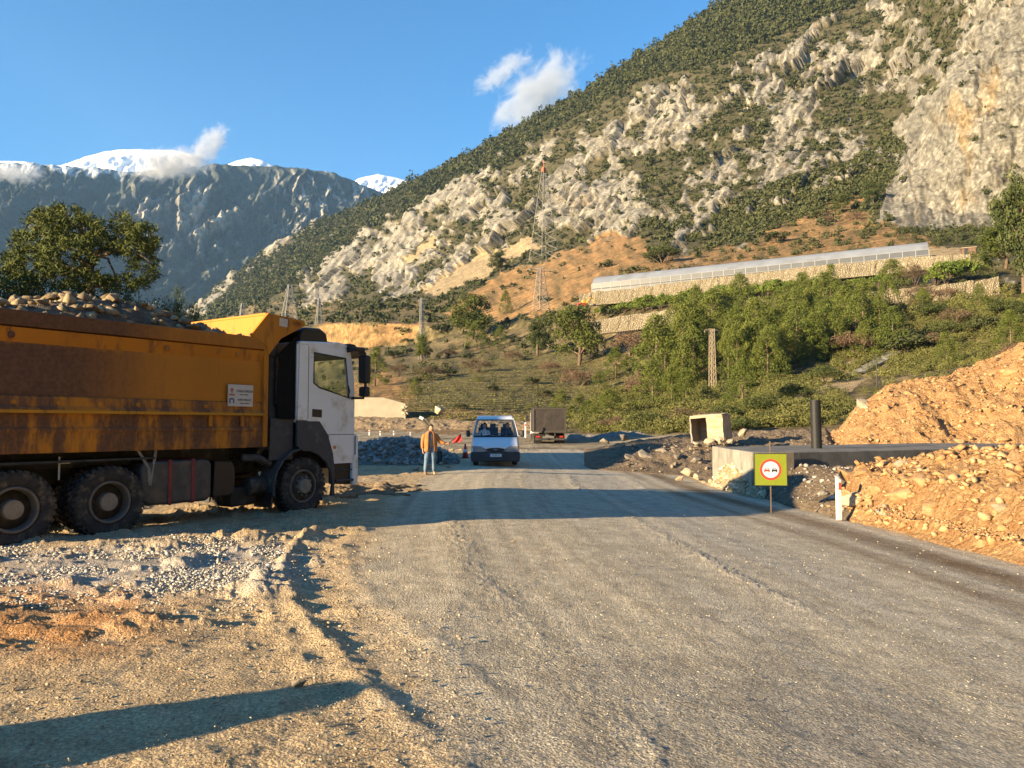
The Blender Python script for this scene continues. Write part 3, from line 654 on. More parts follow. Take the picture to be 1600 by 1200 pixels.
def plant(kind, p, h, w, label, group=None, k=None):
    k = RNG.integers(0, 4) if k is None else k
    cd, td, tn_ = variant(kind, int(k)); o = empty(NAMES[kind], p, RNG.uniform(0, 6.28)); o.scale = (w, w, h)
    for nm, d in (('crown', cd), (tn_, td)):
        c = bpy.data.objects.new(nm, d); COL.objects.link(c); c.parent = o
    return tag(o, label, CATS[kind], group)
def plant_px(kind, px, py, hp, wp, label, group=None, k=None):      # hp, wp: size in the photograph's pixels
    p = H_at(px, py); s = p.y/F
    nat = {'young': .68, 'broad': .95, 'dark': 1.1, 'shrub': 1.15, 'brown': 1.15, 'citrus': 1.15, 'evergreen': 1.15}[kind]
    return plant(kind, p-Vector((0, 0, .1)), hp*s/.98, wp*s/nat, label, group, k)
plant_px('broad', 905, 572, 95, 92, 'broad mid green pine standing alone above the meadow behind the rear truck')
plant_px('dark', 840, 556, 58, 60, 'round dark evergreen touching the left side of the lone meadow pine')
plant_px('broad', 738, 530, 74, 78, 'spreading pine on the orange slope left of the pylon foot')
plant_px('young', 790, 492, 38, 22, 'slim dark conical pine just right of the spreading slope pine')
plant_px('young', 745, 545, 42, 42, 'bushy young pine below the spreading slope pine')
plant_px('young', 781, 543, 34, 24, 'small upright pine right of the bushy young one')
plant_px('broad', 660, 565, 46, 34, 'grey green tree at the foot of the thin twin pole')
plant_px('young', 586, 604, 60, 44, 'green pine just right of the dump truck cab mirror')
plant_px('young', 649, 618, 26, 20, 'little green cone shaped pine at the edge of the orange cut')
for px, py, hp, wp in ((672, 592, 24, 50), (748, 582, 26, 56), (800, 566, 22, 40), (858, 584, 24, 44), (906, 606, 34, 62), (622, 588, 24, 40), (985, 556, 46, 74), (700, 560, 18, 36), (890, 590, 18, 34), (1040, 520, 20, 36)):
    plant_px('brown', px, py, hp, wp, 'leafless brown shrub on the stony slope above the meadow', 'bare brown shrubs on the meadow slope')
for px, py, hp, wp in ((875, 655, 44, 40), (952, 655, 44, 60), (905, 650, 34, 34), (935, 612, 30, 28), (962, 592, 48, 44), (918, 655, 30, 34)):
    plant_px('young', px, py, hp, wp, 'light green bushy pine at the foot of the slope behind the rear truck', 'young pines behind the rear truck')
for px, py, hp, wp in ((700, 588, 14, 30), (720, 640, 12, 26), (650, 600, 12, 24), (830, 600, 14, 30), (770, 610, 10, 22), (850, 620, 14, 30), (690, 520, 18, 40), (640, 540, 14, 30), (615, 560, 16, 34), (1075, 560, 18, 34)):
    plant_px('shrub', px, py, hp, wp, 'low olive green shrub on the grassy slope', 'low shrubs on the grassy slope')
gp = [(1005, 640), (1005, 575), (1075, 512), (1200, 488), (1390, 470), (1400, 520), (1310, 560), (1230, 590), (1130, 640)]
pts = [(1020, 640, 74, 62), (1050, 640, 66, 50), (1040, 590, 66, 56), (1085, 575, 70, 60), (1072, 638, 60, 46), (1160, 640, 76, 56), (1152, 600, 92, 50), (1172, 592, 84, 60), (1205, 588, 78, 60), (1120, 560, 70, 52), (1165, 548, 66, 52)]
while len(pts) < 68:
    x = RNG.uniform(1010, 1395); y = RNG.uniform(480, 612)
    if inpoly(np.array([x]), np.array([y]), gp)[0] and min(abs(x-q[0])/1.0+abs(y-q[1])*1.3 for q in pts) > 18:
        s = np.interp(y, [480, 610], [52, 88])*RNG.uniform(.75, 1.3)
        if not (1095 < x < 1132 and y > 585): pts.append((x, y, s, s*RNG.uniform(.58, .85)))
for x, y, hp, wp in pts: plant_px('young', x, y, hp, wp, 'young green pine in the thicket below the stone terrace wall', 'young pines below the terraces')
for k, (x, y, hp, wp) in enumerate([(1000, 628, 56, 52), (1135, 660, 34, 60), (1190, 650, 40, 70), (1070, 665, 36, 70), (1240, 628, 34, 60), (1010, 668, 30, 64), (960, 672, 26, 60), (1290, 600, 36, 60), (1160, 675, 30, 56), (1110, 672, 36, 60)]):
    plant_px('evergreen' if k % 3 else 'brown', x, y, hp, wp, 'dark bush in the shaded gully behind the broken concrete box' if k % 3 else 'brown bush in the shaded gully behind the broken concrete box', 'bushes in the shaded gully')
for k in range(30):
    x = RNG.uniform(1330, 1640); y = RNG.uniform(478, 585)-.06*(x-1330)
    s = np.interp(y, [450, 580], [30, 56])*RNG.uniform(.7, 1.25); kd = ('evergreen', 'brown', 'shrub', 'young')[k % 4]
    plant_px(kd, x, y, s*(1.3 if kd == 'young' else .8), s*(1.0 if kd == 'young' else 1.35), {'evergreen': 'dark green bush', 'brown': 'brown leafless bush', 'shrub': 'olive bush', 'young': 'young pine'}[kd]+' on the slope above the orange mound', 'bushes above the orange mound')
for k in range(44):                                         # orchard on the middle terrace
    t = k/43; x = 935+300*t; r_ = k % 2; yb = (496-34*t) - (9 if r_ else 2)
    hp = np.interp(t, [0, 1], [17, 21])*RNG.uniform(.8, 1.3)
    plant_px('citrus', x, yb, hp, hp*RNG.uniform(1.0, 1.5), 'small fruit tree in the orchard rows between the stone walls', 'fruit trees on the terrace')
for x, y, hp, wp, kd in ((1255, 466, 40, 46, 'young'), (1275, 462, 36, 44, 'citrus'), (1310, 458, 22, 30, 'citrus'), (1340, 455, 26, 34, 'citrus'), (1375, 452, 30, 38, 'citrus'), (1395, 450, 44, 48, 'young'), (1430, 448, 42, 50, 'brown'), (1462, 446, 28, 38, 'citrus'), (1478, 444, 46, 52, 'citrus'), (1505, 440, 44, 50, 'citrus'), (1525, 436, 40, 44, 'young')):
    plant_px(kd, x, y, hp, wp, {'young': 'taller pine on the terrace below the greenhouse end', 'citrus': 'leafy fruit tree on the terrace below the greenhouse end', 'brown': 'bare brown tree on the terrace below the greenhouse end'}[kd], 'trees below the greenhouse end')
for x, y, hp, wp, kd in ((1035, 412, 34, 62, 'evergreen'), (1365, 318, 36, 34, 'dark'), (1316, 332, 30, 40, 'dark'), (1274, 342, 20, 22, 'dark'), (1215, 380, 22, 46, 'shrub'), (782, 425, 34, 40, 'dark'), (1290, 350, 16, 26, 'brown'), (1335, 345, 16, 30, 'brown')):
    plant_px(kd, x, y, hp, wp, {'evergreen': 'wide dark bush on the bare soil above the greenhouse', 'dark': 'dark evergreen on the bare soil slope above the greenhouse', 'shrub': 'low olive bush on the bare soil slope above the greenhouse', 'brown': 'bare bush on the soil slope above the greenhouse'}[kd], 'bushes on the bare soil slope')
# pine at the right edge
p = H_at(1608, 440); plant('dark', P(1600, 452, 140), 23, 13, 'tall dark pine cut by the right edge of the view', k=1); plant('broad', P(1572, 418, 150), 9, 10, 'lower pine left of the tall one at the right edge', k=2)
# --- the old pine behind the dump truck, built limb by limb
root = empty('pine_tree', (-18.5, 34, -.1)); tag(root, 'large old pine with open branching crown behind the loaded dump truck', 'tree')
YP = 34.0
def lp(px, py, dy=0.): v = P(px, py, YP+dy); return (v.x+18.5, dy, v.z+.1)
mb = MB(); mb.tube([lp(147, 665), lp(146, 560), lp(142, 470), lp(140, 430), lp(143, 402), lp(136, 375), lp(130, 350)], [.30, .26, .21, .17, .15, .10, .05], 10)
limbs = [((141, 425), (152, 400), (168, 404), (178, 425), (186, 450)), ((143, 402), (165, 385), (190, 362), (215, 352)), ((142, 440), (120, 425), (90, 430), (50, 440)), ((140, 420), (110, 390), (70, 372), (45, 350)), ((136, 375), (118, 350), (100, 330)), ((143, 405), (180, 392), (215, 395), (238, 412)), ((138, 390), (150, 360), (168, 356), (196, 358)), ((141, 445), (165, 450), (200, 452)), ((140, 430), (100, 415), (60, 412), (30, 405))]
for i, L in enumerate(limbs):
    dys = np.linspace(0, RNG.uniform(-2, 2), len(L)); mb.tube([lp(x, y, d) for (x, y), d in zip(L, dys)], [.10-.085*j/(len(L)-1) for j in range(len(L))], 6)
mb.build('trunk', B_bark, root, smooth=True)
EL = [(75,348,36,20,1),(105,338,38,18,1),(62,382,44,26,1.4),(100,398,52,28,1.6),(128,362,36,22,1.2),(186,352,34,16,1),(226,370,20,18,.8),(200,385,44,14,1),(222,408,24,18,1),(45,422,46,18,1.4),(95,432,60,16,1.6),(168,376,40,14,1),(238,425,10,14,.5),(30,440,40,16,1.3),(150,445,60,14,1.4),(20,405,18,10,.6),(205,440,30,12,.8)]
tc = []
for cx, cy, rx, ry, w_ in EL:
    n_ = int(rx*ry*.21)
    a = RNG.uniform(0, 6.28, n_); r_ = RNG.uniform(.1, 1, n_)**.5
    for aa, rr in zip(a, r_):
        x = cx+rx*rr*math.cos(aa); y = cy+ry*rr*math.sin(aa)
        if ((x-166)/24)**2+((y-416)/13)**2 < 1 or ((x-214)/12)**2+((y-428)/9)**2 < 1: continue
        if fbm(np.array([x*.05]), np.array([y*.14]), 3, 411)[0] < .0: continue
        tc.append((*lp(x, y, RNG.normal()*w_), ))
tc = np.array(tc); m_ = 22
d = RNG.normal(size=(len(tc), m_, 3)); d[..., 2] += .35; d /= np.linalg.norm(d, axis=2, keepdims=True)
side = np.cross(d, RNG.normal(size=d.shape)); side /= np.linalg.norm(side, axis=2, keepdims=True)
ln = RNG.uniform(.12, .36, (len(tc), m_, 1)); c0 = tc[:, None]+RNG.normal(size=(len(tc), m_, 3))*.10
T = np.stack([c0-side*.026, c0+side*.026, c0+d*ln], 2).reshape(-1, 3)
tone = np.repeat((np.clip(RNG.uniform(0, .8, len(tc)), 0, 1)[:, None]+RNG.uniform(0, .25, (len(tc), m_))).ravel(), 3)
np_obj('crown', T, np.arange(len(T)).reshape(-1, 3), L_pine, root, attrs={'tone': np.clip(tone, 0, 1)})
for x, y, h_, w_, dd in ((-10, 690, 10.0, 7, 31), (60, 690, 9.6, 7, 31), (125, 690, 9.3, 6.5, 32), (185, 690, 9.0, 5.5, 31), (232, 690, 8.2, 4.2, 30), (276, 690, 8.8, 2.6, 30.5)):
    p = P(x, y, dd); p.z = -.1; plant('hedge', p, h_, w_, 'dark evergreen bush in the row behind the dump truck load', 'evergreen bushes behind the dump truck')
# ------------------------------------------------------------------ heaps, rubble, gravel
def M_rock(name, lo, hi, sc=3., bs=1., tint=None):
    m, n, l, b = new_mat(name); v = coords(n, l); oi = n.new('ShaderNodeObjectInfo')
    f = noise(n, l, sc, 6, .65, v); f2 = noise(n, l, sc*7, 5, .7, v)
    c = mix(n, l, ramp(n, l, f, .3, .7), lo, hi); c = mix(n, l, 1., c, mix(n, l, ramp(n, l, f2, .3, .7), (.75, .74, .72), (1.2, 1.2, 1.2)), 'MULTIPLY')
    c = mix(n, l, 1., c, mix(n, l, oi.outputs['Random'], (.85, .82, .78), (1.15, 1.14, 1.12)), 'MULTIPLY')
    l.new(c, b.inputs['Base Color']); b.inputs['Roughness'].default_value = .92; b.inputs['Specular IOR Level'].default_value = .15
    bump(n, l, b, f2, .7*bs, .05); return m
R_org = M_rock('orange_limestone', (.36, .20, .09), (.48, .335, .185)); R_pale = M_rock('pale_limestone', (.38, .31, .21), (.50, .43, .33)); R_grey = M_rock('grey_rock', (.16, .14, .115), (.28, .25, .21))
R_load = M_rock('dusty_brown_rock', (.22, .16, .10), (.42, .33, .20))
def hull_rock(seed, n=14, sub=0, flat=.75):
    """angular broken rock: hull of random points, its faces roughened"""
    r = np.random.default_rng(seed); bm = bmesh.new()
    for q in r.normal(size=(n, 3)):
        q = q/np.linalg.norm(q)*r.uniform(.72, 1.05); bm.verts.new((q[0], q[1], q[2]*flat))
    g = bmesh.ops.convex_hull(bm, input=bm.verts[:]); bmesh.ops.delete(bm, geom=[v for v in bm.verts if not v.link_faces], context='VERTS')
    if sub:
        bmesh.ops.subdivide_edges(bm, edges=bm.edges[:], cuts=sub, use_grid_fill=True); bmesh.ops.triangulate(bm, faces=bm.faces[:]); bm.normal_update()
        for v in bm.verts:
            k = fbm(np.array([v.co.x*2.2+seed]), np.array([v.co.y*2.2+v.co.z*1.7]), 4, seed, .6)[0]; v.co += v.normal*k*.10
    bmesh.ops.triangulate(bm, faces=bm.faces[:]); bm.verts.index_update()
    V = np.array([v.co[:] for v in bm.verts]); Fc = np.array([[v.index for v in f.verts] for f in bm.faces]); bm.free(); return V, Fc
ROCKME = {}
def rock_mesh(k, mat):
    key = (k, mat.name)
    if key not in ROCKME:
        hv, hf_ = hull_rock(500+k, 16, 4, .8); o = np_obj('rock', hv, hf_, mat); ROCKME[key] = o.data; bpy.data.objects.remove(o)
    return ROCKME[key]
def rock(p, s, mat, label, group=None, squash=(1, .8, .7), rot=None, name='rock', cat='rock'):
    o = bpy.data.objects.new(name, rock_mesh(int(RNG.integers(0, 9)), mat)); COL.objects.link(o); o.location = p
    o.scale = (s*squash[0]*RNG.uniform(.8, 1.2), s*squash[1]*RNG.uniform(.8, 1.2), s*squash[2]*RNG.uniform(.8, 1.2)); o.rotation_euler = rot or (RNG.uniform(-.4, .4), RNG.uniform(-.4, .4), RNG.uniform(0, 6.28))
    return tag(o, label, cat, group)
SV = [hull_rock(900+i, 9) for i in range(8)]; SV1 = [hull_rock(940+i, 11, 0, 1.) for i in range(9)]
def stones(name, pts, sizes, mat, label, cat='gravel', big=False, tone=None):
    pts = np.asarray(pts); n = len(pts); lib = SV1 if big else SV
    Vs, Fs, Ts, off = [], [], [], 0; kind = RNG.integers(0, len(lib), n); a = RNG.uniform(0, 6.28, n)
    for k in range(len(lib)):
        s = kind == k; m_ = s.sum()
        if not m_: continue
        B, Fc0 = lib[k]; sc3 = sizes[s][:, None, None]*RNG.uniform(.65, 1.3, (m_, 1, 3))*np.array([1, 1, .75]); v = B[None]*sc3
        ca, sa_ = np.cos(a[s])[:, None], np.sin(a[s])[:, None]; x = v[..., 0]*ca-v[..., 1]*sa_; y = v[..., 0]*sa_+v[..., 1]*ca
        v = np.stack([x, y, v[..., 2]], -1)+pts[s][:, None]
        Fs.append((Fc0[None]+(np.arange(m_)*len(B))[:, None, None]+off).reshape(-1, 3)); Vs.append(v.reshape(-1, 3)); off += m_*len(B)
        tn_ = RNG.uniform(0, 1, m_) if tone is None else tone[s]; Ts.append(np.repeat(tn_, len(B)))
    o = np_obj(name, np.vstack(Vs), np.vstack(Fs), mat, attrs={'tone': np.concatenate(Ts)}); return tag(o, label, cat, kind='stuff')
def M_stones(name, lo, hi, mid=None):
    m, n, l, b = new_mat(name); t = attr(n, 'tone'); v = coords(n, l); f = noise(n, l, 30, 4, .6, v)
    c = mix(n, l, t, lo, hi); c = mix(n, l, 1., c, mix(n, l, ramp(n, l, f, .3, .7), (.82, .82, .82), (1.15, 1.15, 1.15)), 'MULTIPLY'); l.new(c, b.inputs['Base Color']); b.inputs['Roughness'].default_value = .9; b.inputs['Specular IOR Level'].default_value = .15; return m
ST_road = M_stones('road_grit', (.25, .22, .165), (.40, .36, .285)); ST_white = M_stones('crushed_white_stone', (.30, .27, .22), (.56, .52, .45)); ST_org = M_stones('orange_rubble', (.34, .185, .08), (.48, .315, .165)); ST_grey = M_stones('grey_crushed_rock', (.17, .155, .135), (.38, .35, .31))
def on_ground(px, py):
    x, y, z = ground_px(px, py); return x, y, gz(x, y)
def near_stones(n, sampler, smin, smax, pw=2.2):
    out, ss = [], []
    while len(out) < n:
        px, py = sampler(); x, y, z = on_ground(px, py); s = smin+(smax-smin)*RNG.uniform()**pw
        s *= np.clip(y/4.5, .8, 2.2); out.append((x, y, z+s*.25)); ss.append(s)
    return np.array(out), np.array(ss)
def road_s():
    while True:
        px, py = RNG.uniform(-20, 1620), 800+420*RNG.uniform()**.8
        if fbm(np.array([px*.006]), np.array([py*.012]), 3, 501)[0]+RNG.uniform(-.4, .5) > .02: return px, py
p_, s_ = near_stones(7000, road_s, .0022, .010, 3.5); stones('gravel', p_, s_, ST_road, 'loose grit and small stones scattered over the dusty road')
def white_s():
    while True:
        px, py = RNG.uniform(-20, 460), RNG.normal(885, 30)
        if 826 < py < 965 and fbm(np.array([px*.012]), np.array([py*.03]), 3, 503)[0]+RNG.uniform(-.2, .3) > .03: return px, py
p_, s_ = near_stones(8000, white_s, .006, .018, 2); stones('gravel', p_, s_, ST_white, 'crushed white stone spread on the soil beside the dump truck wheels')
def left_s(): return RNG.uniform(-20, 720), 830+390*RNG.uniform()
p_, s_ = near_stones(4500, left_s, .003, .018, 4); stones('gravel', p_, s_, M_stones('soil_lumps', (.26, .19, .11), (.50, .42, .30)), 'earth crumbs and small stones on the churned soil at the left')
for px, py, s in ((466, 1073, .055), (440, 1102, .03), (725, 845, .05), (803, 847, .045), (640, 1030, .03), (960, 900, .03), (212, 905, .05)):
    x, y, z = on_ground(px, py); rock((x, y, z+s*.3), s, R_pale, 'single fist sized pale stone lying on the dusty ground', 'single stones on the ground')
# heaps as height fields over a patch of ground, seen-side resolution
M_heap = {}
def M_soil(name, lo, hi, sc=2.):
    m, n, l, b = new_mat(name); v = coords(n, l); f = noise(n, l, sc, 8, .7, v); f2 = noise(n, l, sc*9, 6, .75, v)
    vor = n.new('ShaderNodeTexVoronoi'); vor.inputs['Scale'].default_value = sc*5; l.new(v, vor.inputs['Vector'])
    c = mix(n, l, ramp(n, l, f, .3, .7), lo, hi); c = mix(n, l, 1., c, mix(n, l, ramp(n, l, f2, .3, .7), (.7, .68, .66), (1.28, 1.28, 1.26)), 'MULTIPLY')
    c = mix(n, l, 1., c, mix(n, l, ramp(n, l, vor.outputs['Color'], .6, .95), (1, 1, 1), (1.4, 1.45, 1.5)), 'MULTIPLY')
    l.new(c, b.inputs['Base Color']); b.inputs['Roughness'].default_value = .95; b.inputs['Specular IOR Level'].default_value = .1
    a = n.new('ShaderNodeMath'); a.operation = 'MULTIPLY_ADD'; l.new(vor.outputs['Distance'], a.inputs[0]); a.inputs[1].default_value = -.6; l.new(f2, a.inputs[2]); bump(n, l, b, a.outputs[0], .9, .12); return m
E_org = M_soil('orange_earth', (.33, .175, .075), (.45, .285, .14)); E_brown = M_soil('brown_earth', (.24, .17, .10), (.36, .27, .17)); E_grey = M_soil('grey_gravel_heap', (.21, .19, .16), (.34, .31, .27), 3); E_dark = M_soil('dark_damp_earth', (.15, .115, .08), (.25, .19, .13)); E_pale = M_soil('pale_sandy_earth', (.36, .27, .16), (.47, .38, .25))
def heap(name, xs, ys, hf, mat, label, cat, base=-.35, seed=0, nz=(.25, .9), kind=None):
    Xh, Yh = np.meshgrid(xs, ys); h = hf(Xh, Yh); k = sstep(0, .5, h)
    h = h+k*(nz[0]*fbm(Xh*nz[1], Yh*nz[1], 5, seed, .6)+nz[0]*.5*np.abs(fbm(Xh*nz[1]*3.5, Yh*nz[1]*3.5, 4, seed+5)))
    Zh = zg(Xh, Yh)+np.where(h < .03, base, h); r, c = Xh.shape; ii = np.arange(r*c).reshape(r, c); q = np.stack([ii[:-1, :-1], ii[:-1, 1:], ii[1:, 1:], ii[1:, :-1]], -1).reshape(-1, 4)
    keep = (h.ravel()[q].max(1) > .0); q = q[keep]; u, inv = np.unique(q, return_inverse=True)
    o = np_obj(name, np.column_stack([Xh.ravel(), Yh.ravel(), Zh.ravel()])[u], inv.reshape(-1, 4), mat, smooth=True); tag(o, label, cat, kind=kind)
    def at(x, y):
        j = int(np.clip(np.searchsorted(xs, x), 0, len(xs)-1)); i = int(np.clip(np.searchsorted(ys, y), 0, len(ys)-1)); return float(Zh[i, j])
    return at
def xr(y): return np.interp(y, [p[1] for p in road_right[::-1]], [p[0] for p in road_right[::-1]])
# rubble berm along the right of the road
def berm(X, Y):
    u = X-(xr(Y)+.12); env = sstep(1286, 1345, 800+F*X/Y)*sstep(22.5, 20, Y)*sstep(5, 7, Y)
    return np.clip(1.40*(.55*sstep(0, .9, u)+.45*sstep(.4, 3.0, u))*(1-sstep(5, 7.5, u))*env+.28*sstep(-.3, .7, u)*env*(1-sstep(3, 6, u)), 0, None)-.02
def s_(a, b, n): return np.linspace(a, b, n)
berm_at = heap('rubble_berm', s_(7.2, 18.5, 360), s_(5, 22.5, 400), berm, E_org, 'long berm of orange earth and broken rock along the right road edge', 'heap', seed=601, nz=(.36, 1.1))
def berm2(X, Y):
    u = X-(xr(Y)-.2); env = sstep(30, 27, Y)*(1-sstep(1165, 1200, 800+F*X/Y)); return 1.0*sstep(0, .9, u)*(1-sstep(1.2, 2.6, u))*env-.02
berm2_at = heap('rubble_berm', s_(6.2, 11.5, 200), s_(18.5, 30, 240), berm2, E_pale, 'low pale rubble berm at the road edge left of the no overtaking sign', 'heap', seed=611, nz=(.22, 1.3))
def mound(X, Y):
    px = 800+F*X/Y; top = np.interp(px, [1285, 1310, 1345, 1385, 1430, 1485, 1530, 1570, 1600, 1660, 1800], [696, 672, 632, 604, 593, 586, 568, 552, 533, 510, 480])
    zt = EYE+slope_of(top)*46.; return np.clip(zt, 0, None)*sstep(33.5, 46, Y+1.2*fbm(X*.3, Y*.3, 2, 621))*(1-.6*sstep(48, 66, Y))-.02
mound_at = heap('earth_mound', s_(12, 52, 420), s_(33, 62, 300), mound, E_org, 'big mound of orange excavated earth behind the concrete culvert', 'heap', seed=631, nz=(.75, .6))
rng_pts = []
def scatter_on(at, xf, n, smin, smax, mat, name, label, big=True, pw=2.5, sink=.15):
    pts, ss = [], []
    for _ in range(n):
        x, y = xf(); s = smin+(smax-smin)*RNG.uniform()**pw; z = at(x, y)
        if z-float(zg(x, y)) < .06: continue
        pts.append((x, y, z+s*(.5-sink*2))); ss.append(s)
    return stones(name, pts, np.array(ss), mat, label, 'rubble', big)
def f1_():
    y = RNG.uniform(6.5, 20.5); return max(xr(y)+.2+6.0*RNG.uniform()**1.1, y*.43), y
scatter_on(berm_at, f1_, 3600, .012, .15, ST_org, 'rubble', 'broken orange stones covering the berm right of the road')
scatter_on(berm2_at, lambda: ((lambda y: (min(xr(y)-.1+1.6*RNG.uniform(), y*.325), y))(RNG.uniform(20, 29))), 700, .025, .16, M_stones('pale_rubble', (.40, .30, .17), (.62, .52, .36)), 'rubble', 'broken pale stones on the low berm beside the sign')
def f3_():
    y = RNG.uniform(34.5, 47); return y*RNG.uniform(.40, .72), y
scatter_on(mound_at, f3_, 2600, .02, .17, ST_org, 'rubble', 'loose stones rolled down the orange mound', pw=4)
def f4_():
    y = RNG.uniform(6, 17.2); return xr(y)+RNG.uniform(-.25, .7), y
pts = [(*q, gz(*q)+.01) for q in (f4_() for _ in range(1400))]; stones('gravel', pts, .012+.05*RNG.uniform(size=len(pts))**3, ST_org, 'small stones along the foot of the right berm')
def fill(X, Y):
    px = 800+F*X/Y; u = X-xr(Y); return (.95*sstep(.2, 2.6, u)+.25)*sstep(0, .5, u)*sstep(1175, 1215, px)*(1-sstep(1330, 1380, px))*sstep(17.3, 18.6, Y)*(1-sstep(27, 29, Y))-.02
fill_at = heap('earth_bank', s_(6.5, 13, 200), s_(17, 29.5, 220), fill, E_dark, 'dark earth slope filling the hollow behind the no overtaking sign', 'bank', base=-.5, seed=645, nz=(.16, 1.3))
scatter_on(fill_at, lambda: ((lambda y: (y*RNG.uniform(.32, .44), y))(RNG.uniform(18, 25))), 260, .02, .14, ST_grey, 'rubble', 'stones lying on the shaded earth behind the sign')
# big single boulders of the berm, as the photograph shows them
BO = [(1312, 790, .40, 'o'), (1345, 772, .42, 'p'), (1388, 797, .36, 'p'), (1372, 762, .26, 'o'), (1420, 764, .52, 'o'), (1462, 790, .50, 'o'), (1448, 748, .40, 'o'), (1330, 738, .35, 'o'), (1352, 736, .25, 'o'), (1414, 722, .26, 'p'), (1530, 720, .42, 'o'), (1545, 733, .25, 'o'), (1590, 712, .42, 'o'), (1575, 790, .30, 'p'), (1545, 850, .30, 'o'), (1440, 735, .22, 'p'), (1475, 740, .24, 'o'), (1555, 760, .26, 'o'), (1590, 762, .34, 'o'), (1505, 775, .24, 'o'), (1520, 808, .24, 'o'), (1485, 820, .22, 'o'), (1440, 815, .24, 'o'), (1405, 820, .2, 'o'), (1360, 815, .18, 'o'), (1580, 830, .26, 'o'), (1500, 745, .22, 'p'), (1380, 745, .2, 'o'), (1425, 800, .2, 'o'), (1340, 812, .16, 'o'), (1590, 735, .3, 'o')]
def on_heap(at, px, py, y0, y1, step=.05):
    y = y0
    while y < y1:
        p = P(px, py, y)
        if p.z <= at(p.x, y): return p
        y += step
    return P(px, py, y1)
for i, (px, py, s, c) in enumerate(BO):
    p = on_heap(berm_at, px, py, 7.5, 21.5); sp = s*p.y/16; rock((p.x, p.y+.25*sp, p.z-.25*sp), sp*.95, R_org if c == 'o' else R_pale, ('orange' if c == 'o' else 'pale')+' boulder half buried in the berm right of the road', ('orange' if c == 'o' else 'pale')+' boulders in the berm')
for px, py, s in ((1075, 738, .30), (1088, 745, .24), (1062, 748, .18), (1100, 752, .2), (1120, 758, .22), (1150, 760, .2), (1170, 750, .25), (1135, 750, .18)):
    p = on_heap(berm2_at, px, py, 19.5, 29); rock((p.x, p.y+.1, p.z), s, R_pale, 'pale lump of rock on the low berm left of the no overtaking sign', 'rocks on the low berm')
for px, py, s in ((1352, 632, .9), (1385, 640, .5), (1420, 615, .5), (1500, 690, .45), (1470, 605, .5), (1545, 640, .5), (1580, 580, .6), (1360, 665, .45), (1440, 660, .4), (1570, 690, .5), (1500, 600, .45), (1400, 680, .4)):
    p = on_heap(mound_at, px, py, 33.5, 50, .1); s *= .8; rock((p.x, p.y+.2*s, mound_at(p.x, p.y)-.1*s), s, R_pale if s > .7 else R_org, 'pale block of limestone at the left shoulder of the orange mound' if s > .7 else 'orange rock on the face of the big mound', None if s > .7 else 'rocks on the orange mound')
# dark earth bank and rocks between road and culvert, left of it
def dbank(X, Y):
    px = 800+F*X/Y; return np.interp(px, [905, 965, 1010, 1060, 1120, 1180, 1290, 1330], [0, .42, .75, .95, 1.15, 1.3, 1.35, 0])*sstep(33, 38, Y)*(1-sstep(52, 60, Y))-.02
db_at = heap('earth_bank', s_(2, 24, 280), s_(32.5, 58, 200), dbank, E_dark, 'dark earth bank beyond the road edge in front of the broken concrete box', 'bank', seed=641, nz=(.35, .6))
scatter_on(db_at, lambda: ((lambda y: (y*RNG.uniform(.13, .42), y))(RNG.uniform(34, 48))), 500, .03, .2, M_stones('bank_stones', (.13, .105, .075), (.27, .22, .165)), 'rubble', 'grey and brown stones on the dark bank right of the road')
for px, py, s in ((1010, 712, .5), (1035, 705, .45), (985, 715, .4), (1060, 715, .4), (945, 690, .45), (1090, 720, .35), (1000, 700, .4), (975, 684, .5)):
    p = on_heap(db_at, px, py, 33, 57, .1); rock((p.x, p.y+.1, p.z), s, R_grey, 'grey boulder on the dark bank right of the road', 'boulders on the dark bank')
# heap of grey crushed rock behind the flagman
def gheap(X, Y):
    px = 800+F*X/Y; return np.interp(px, [545, 562, 600, 640, 668, 700, 722], [0, .75, .98, 1.0, .7, .32, 0])*sstep(32.5, 36, Y)*(1-sstep(39, 44, Y))-.02
gh_at = heap('gravel_heap', s_(-9, -2, 200), s_(32, 45, 200), gheap, E_grey, 'heap of grey crushed rock at the roadside behind the flagman', 'heap', seed=651, nz=(.22, 1.6))
scatter_on(gh_at, lambda: ((lambda y: (y*RNG.uniform(-.21, -.065), y))(RNG.uniform(32.8, 41))), 1100, .05, .24, ST_grey, 'rubble', 'broken grey stones covering the heap behind the flagman', pw=2)
for px, py, s in ((668, 733, .22), (650, 736, .18), (660, 727, .2), (690, 728, .16), (700, 733, .14)):
    x, y, z = ground_px(px, py); rock((x, y, z+.1), s, R_pale, 'white stone at the foot of the grey heap beside the flagman', 'white stones beside the flagman')
# lumpy churned mud between truck and flagman
def mud(X, Y):
    m = np.exp(-(((X+4.6)/2.2)**2+((Y-20)/2.4)**2)); return m*(.10+.35*np.clip(fbm(X*1.3, Y*1.6, 4, 661)+.1, 0, 1))-.035
mud_at = heap('mud_ridges', s_(-9.5, -1.4, 320), s_(16.5, 24, 260), mud, E_brown, 'churned ridges of brown mud in front of the dump truck', 'mud', base=-.2, seed=663, nz=(.10, 2.4))
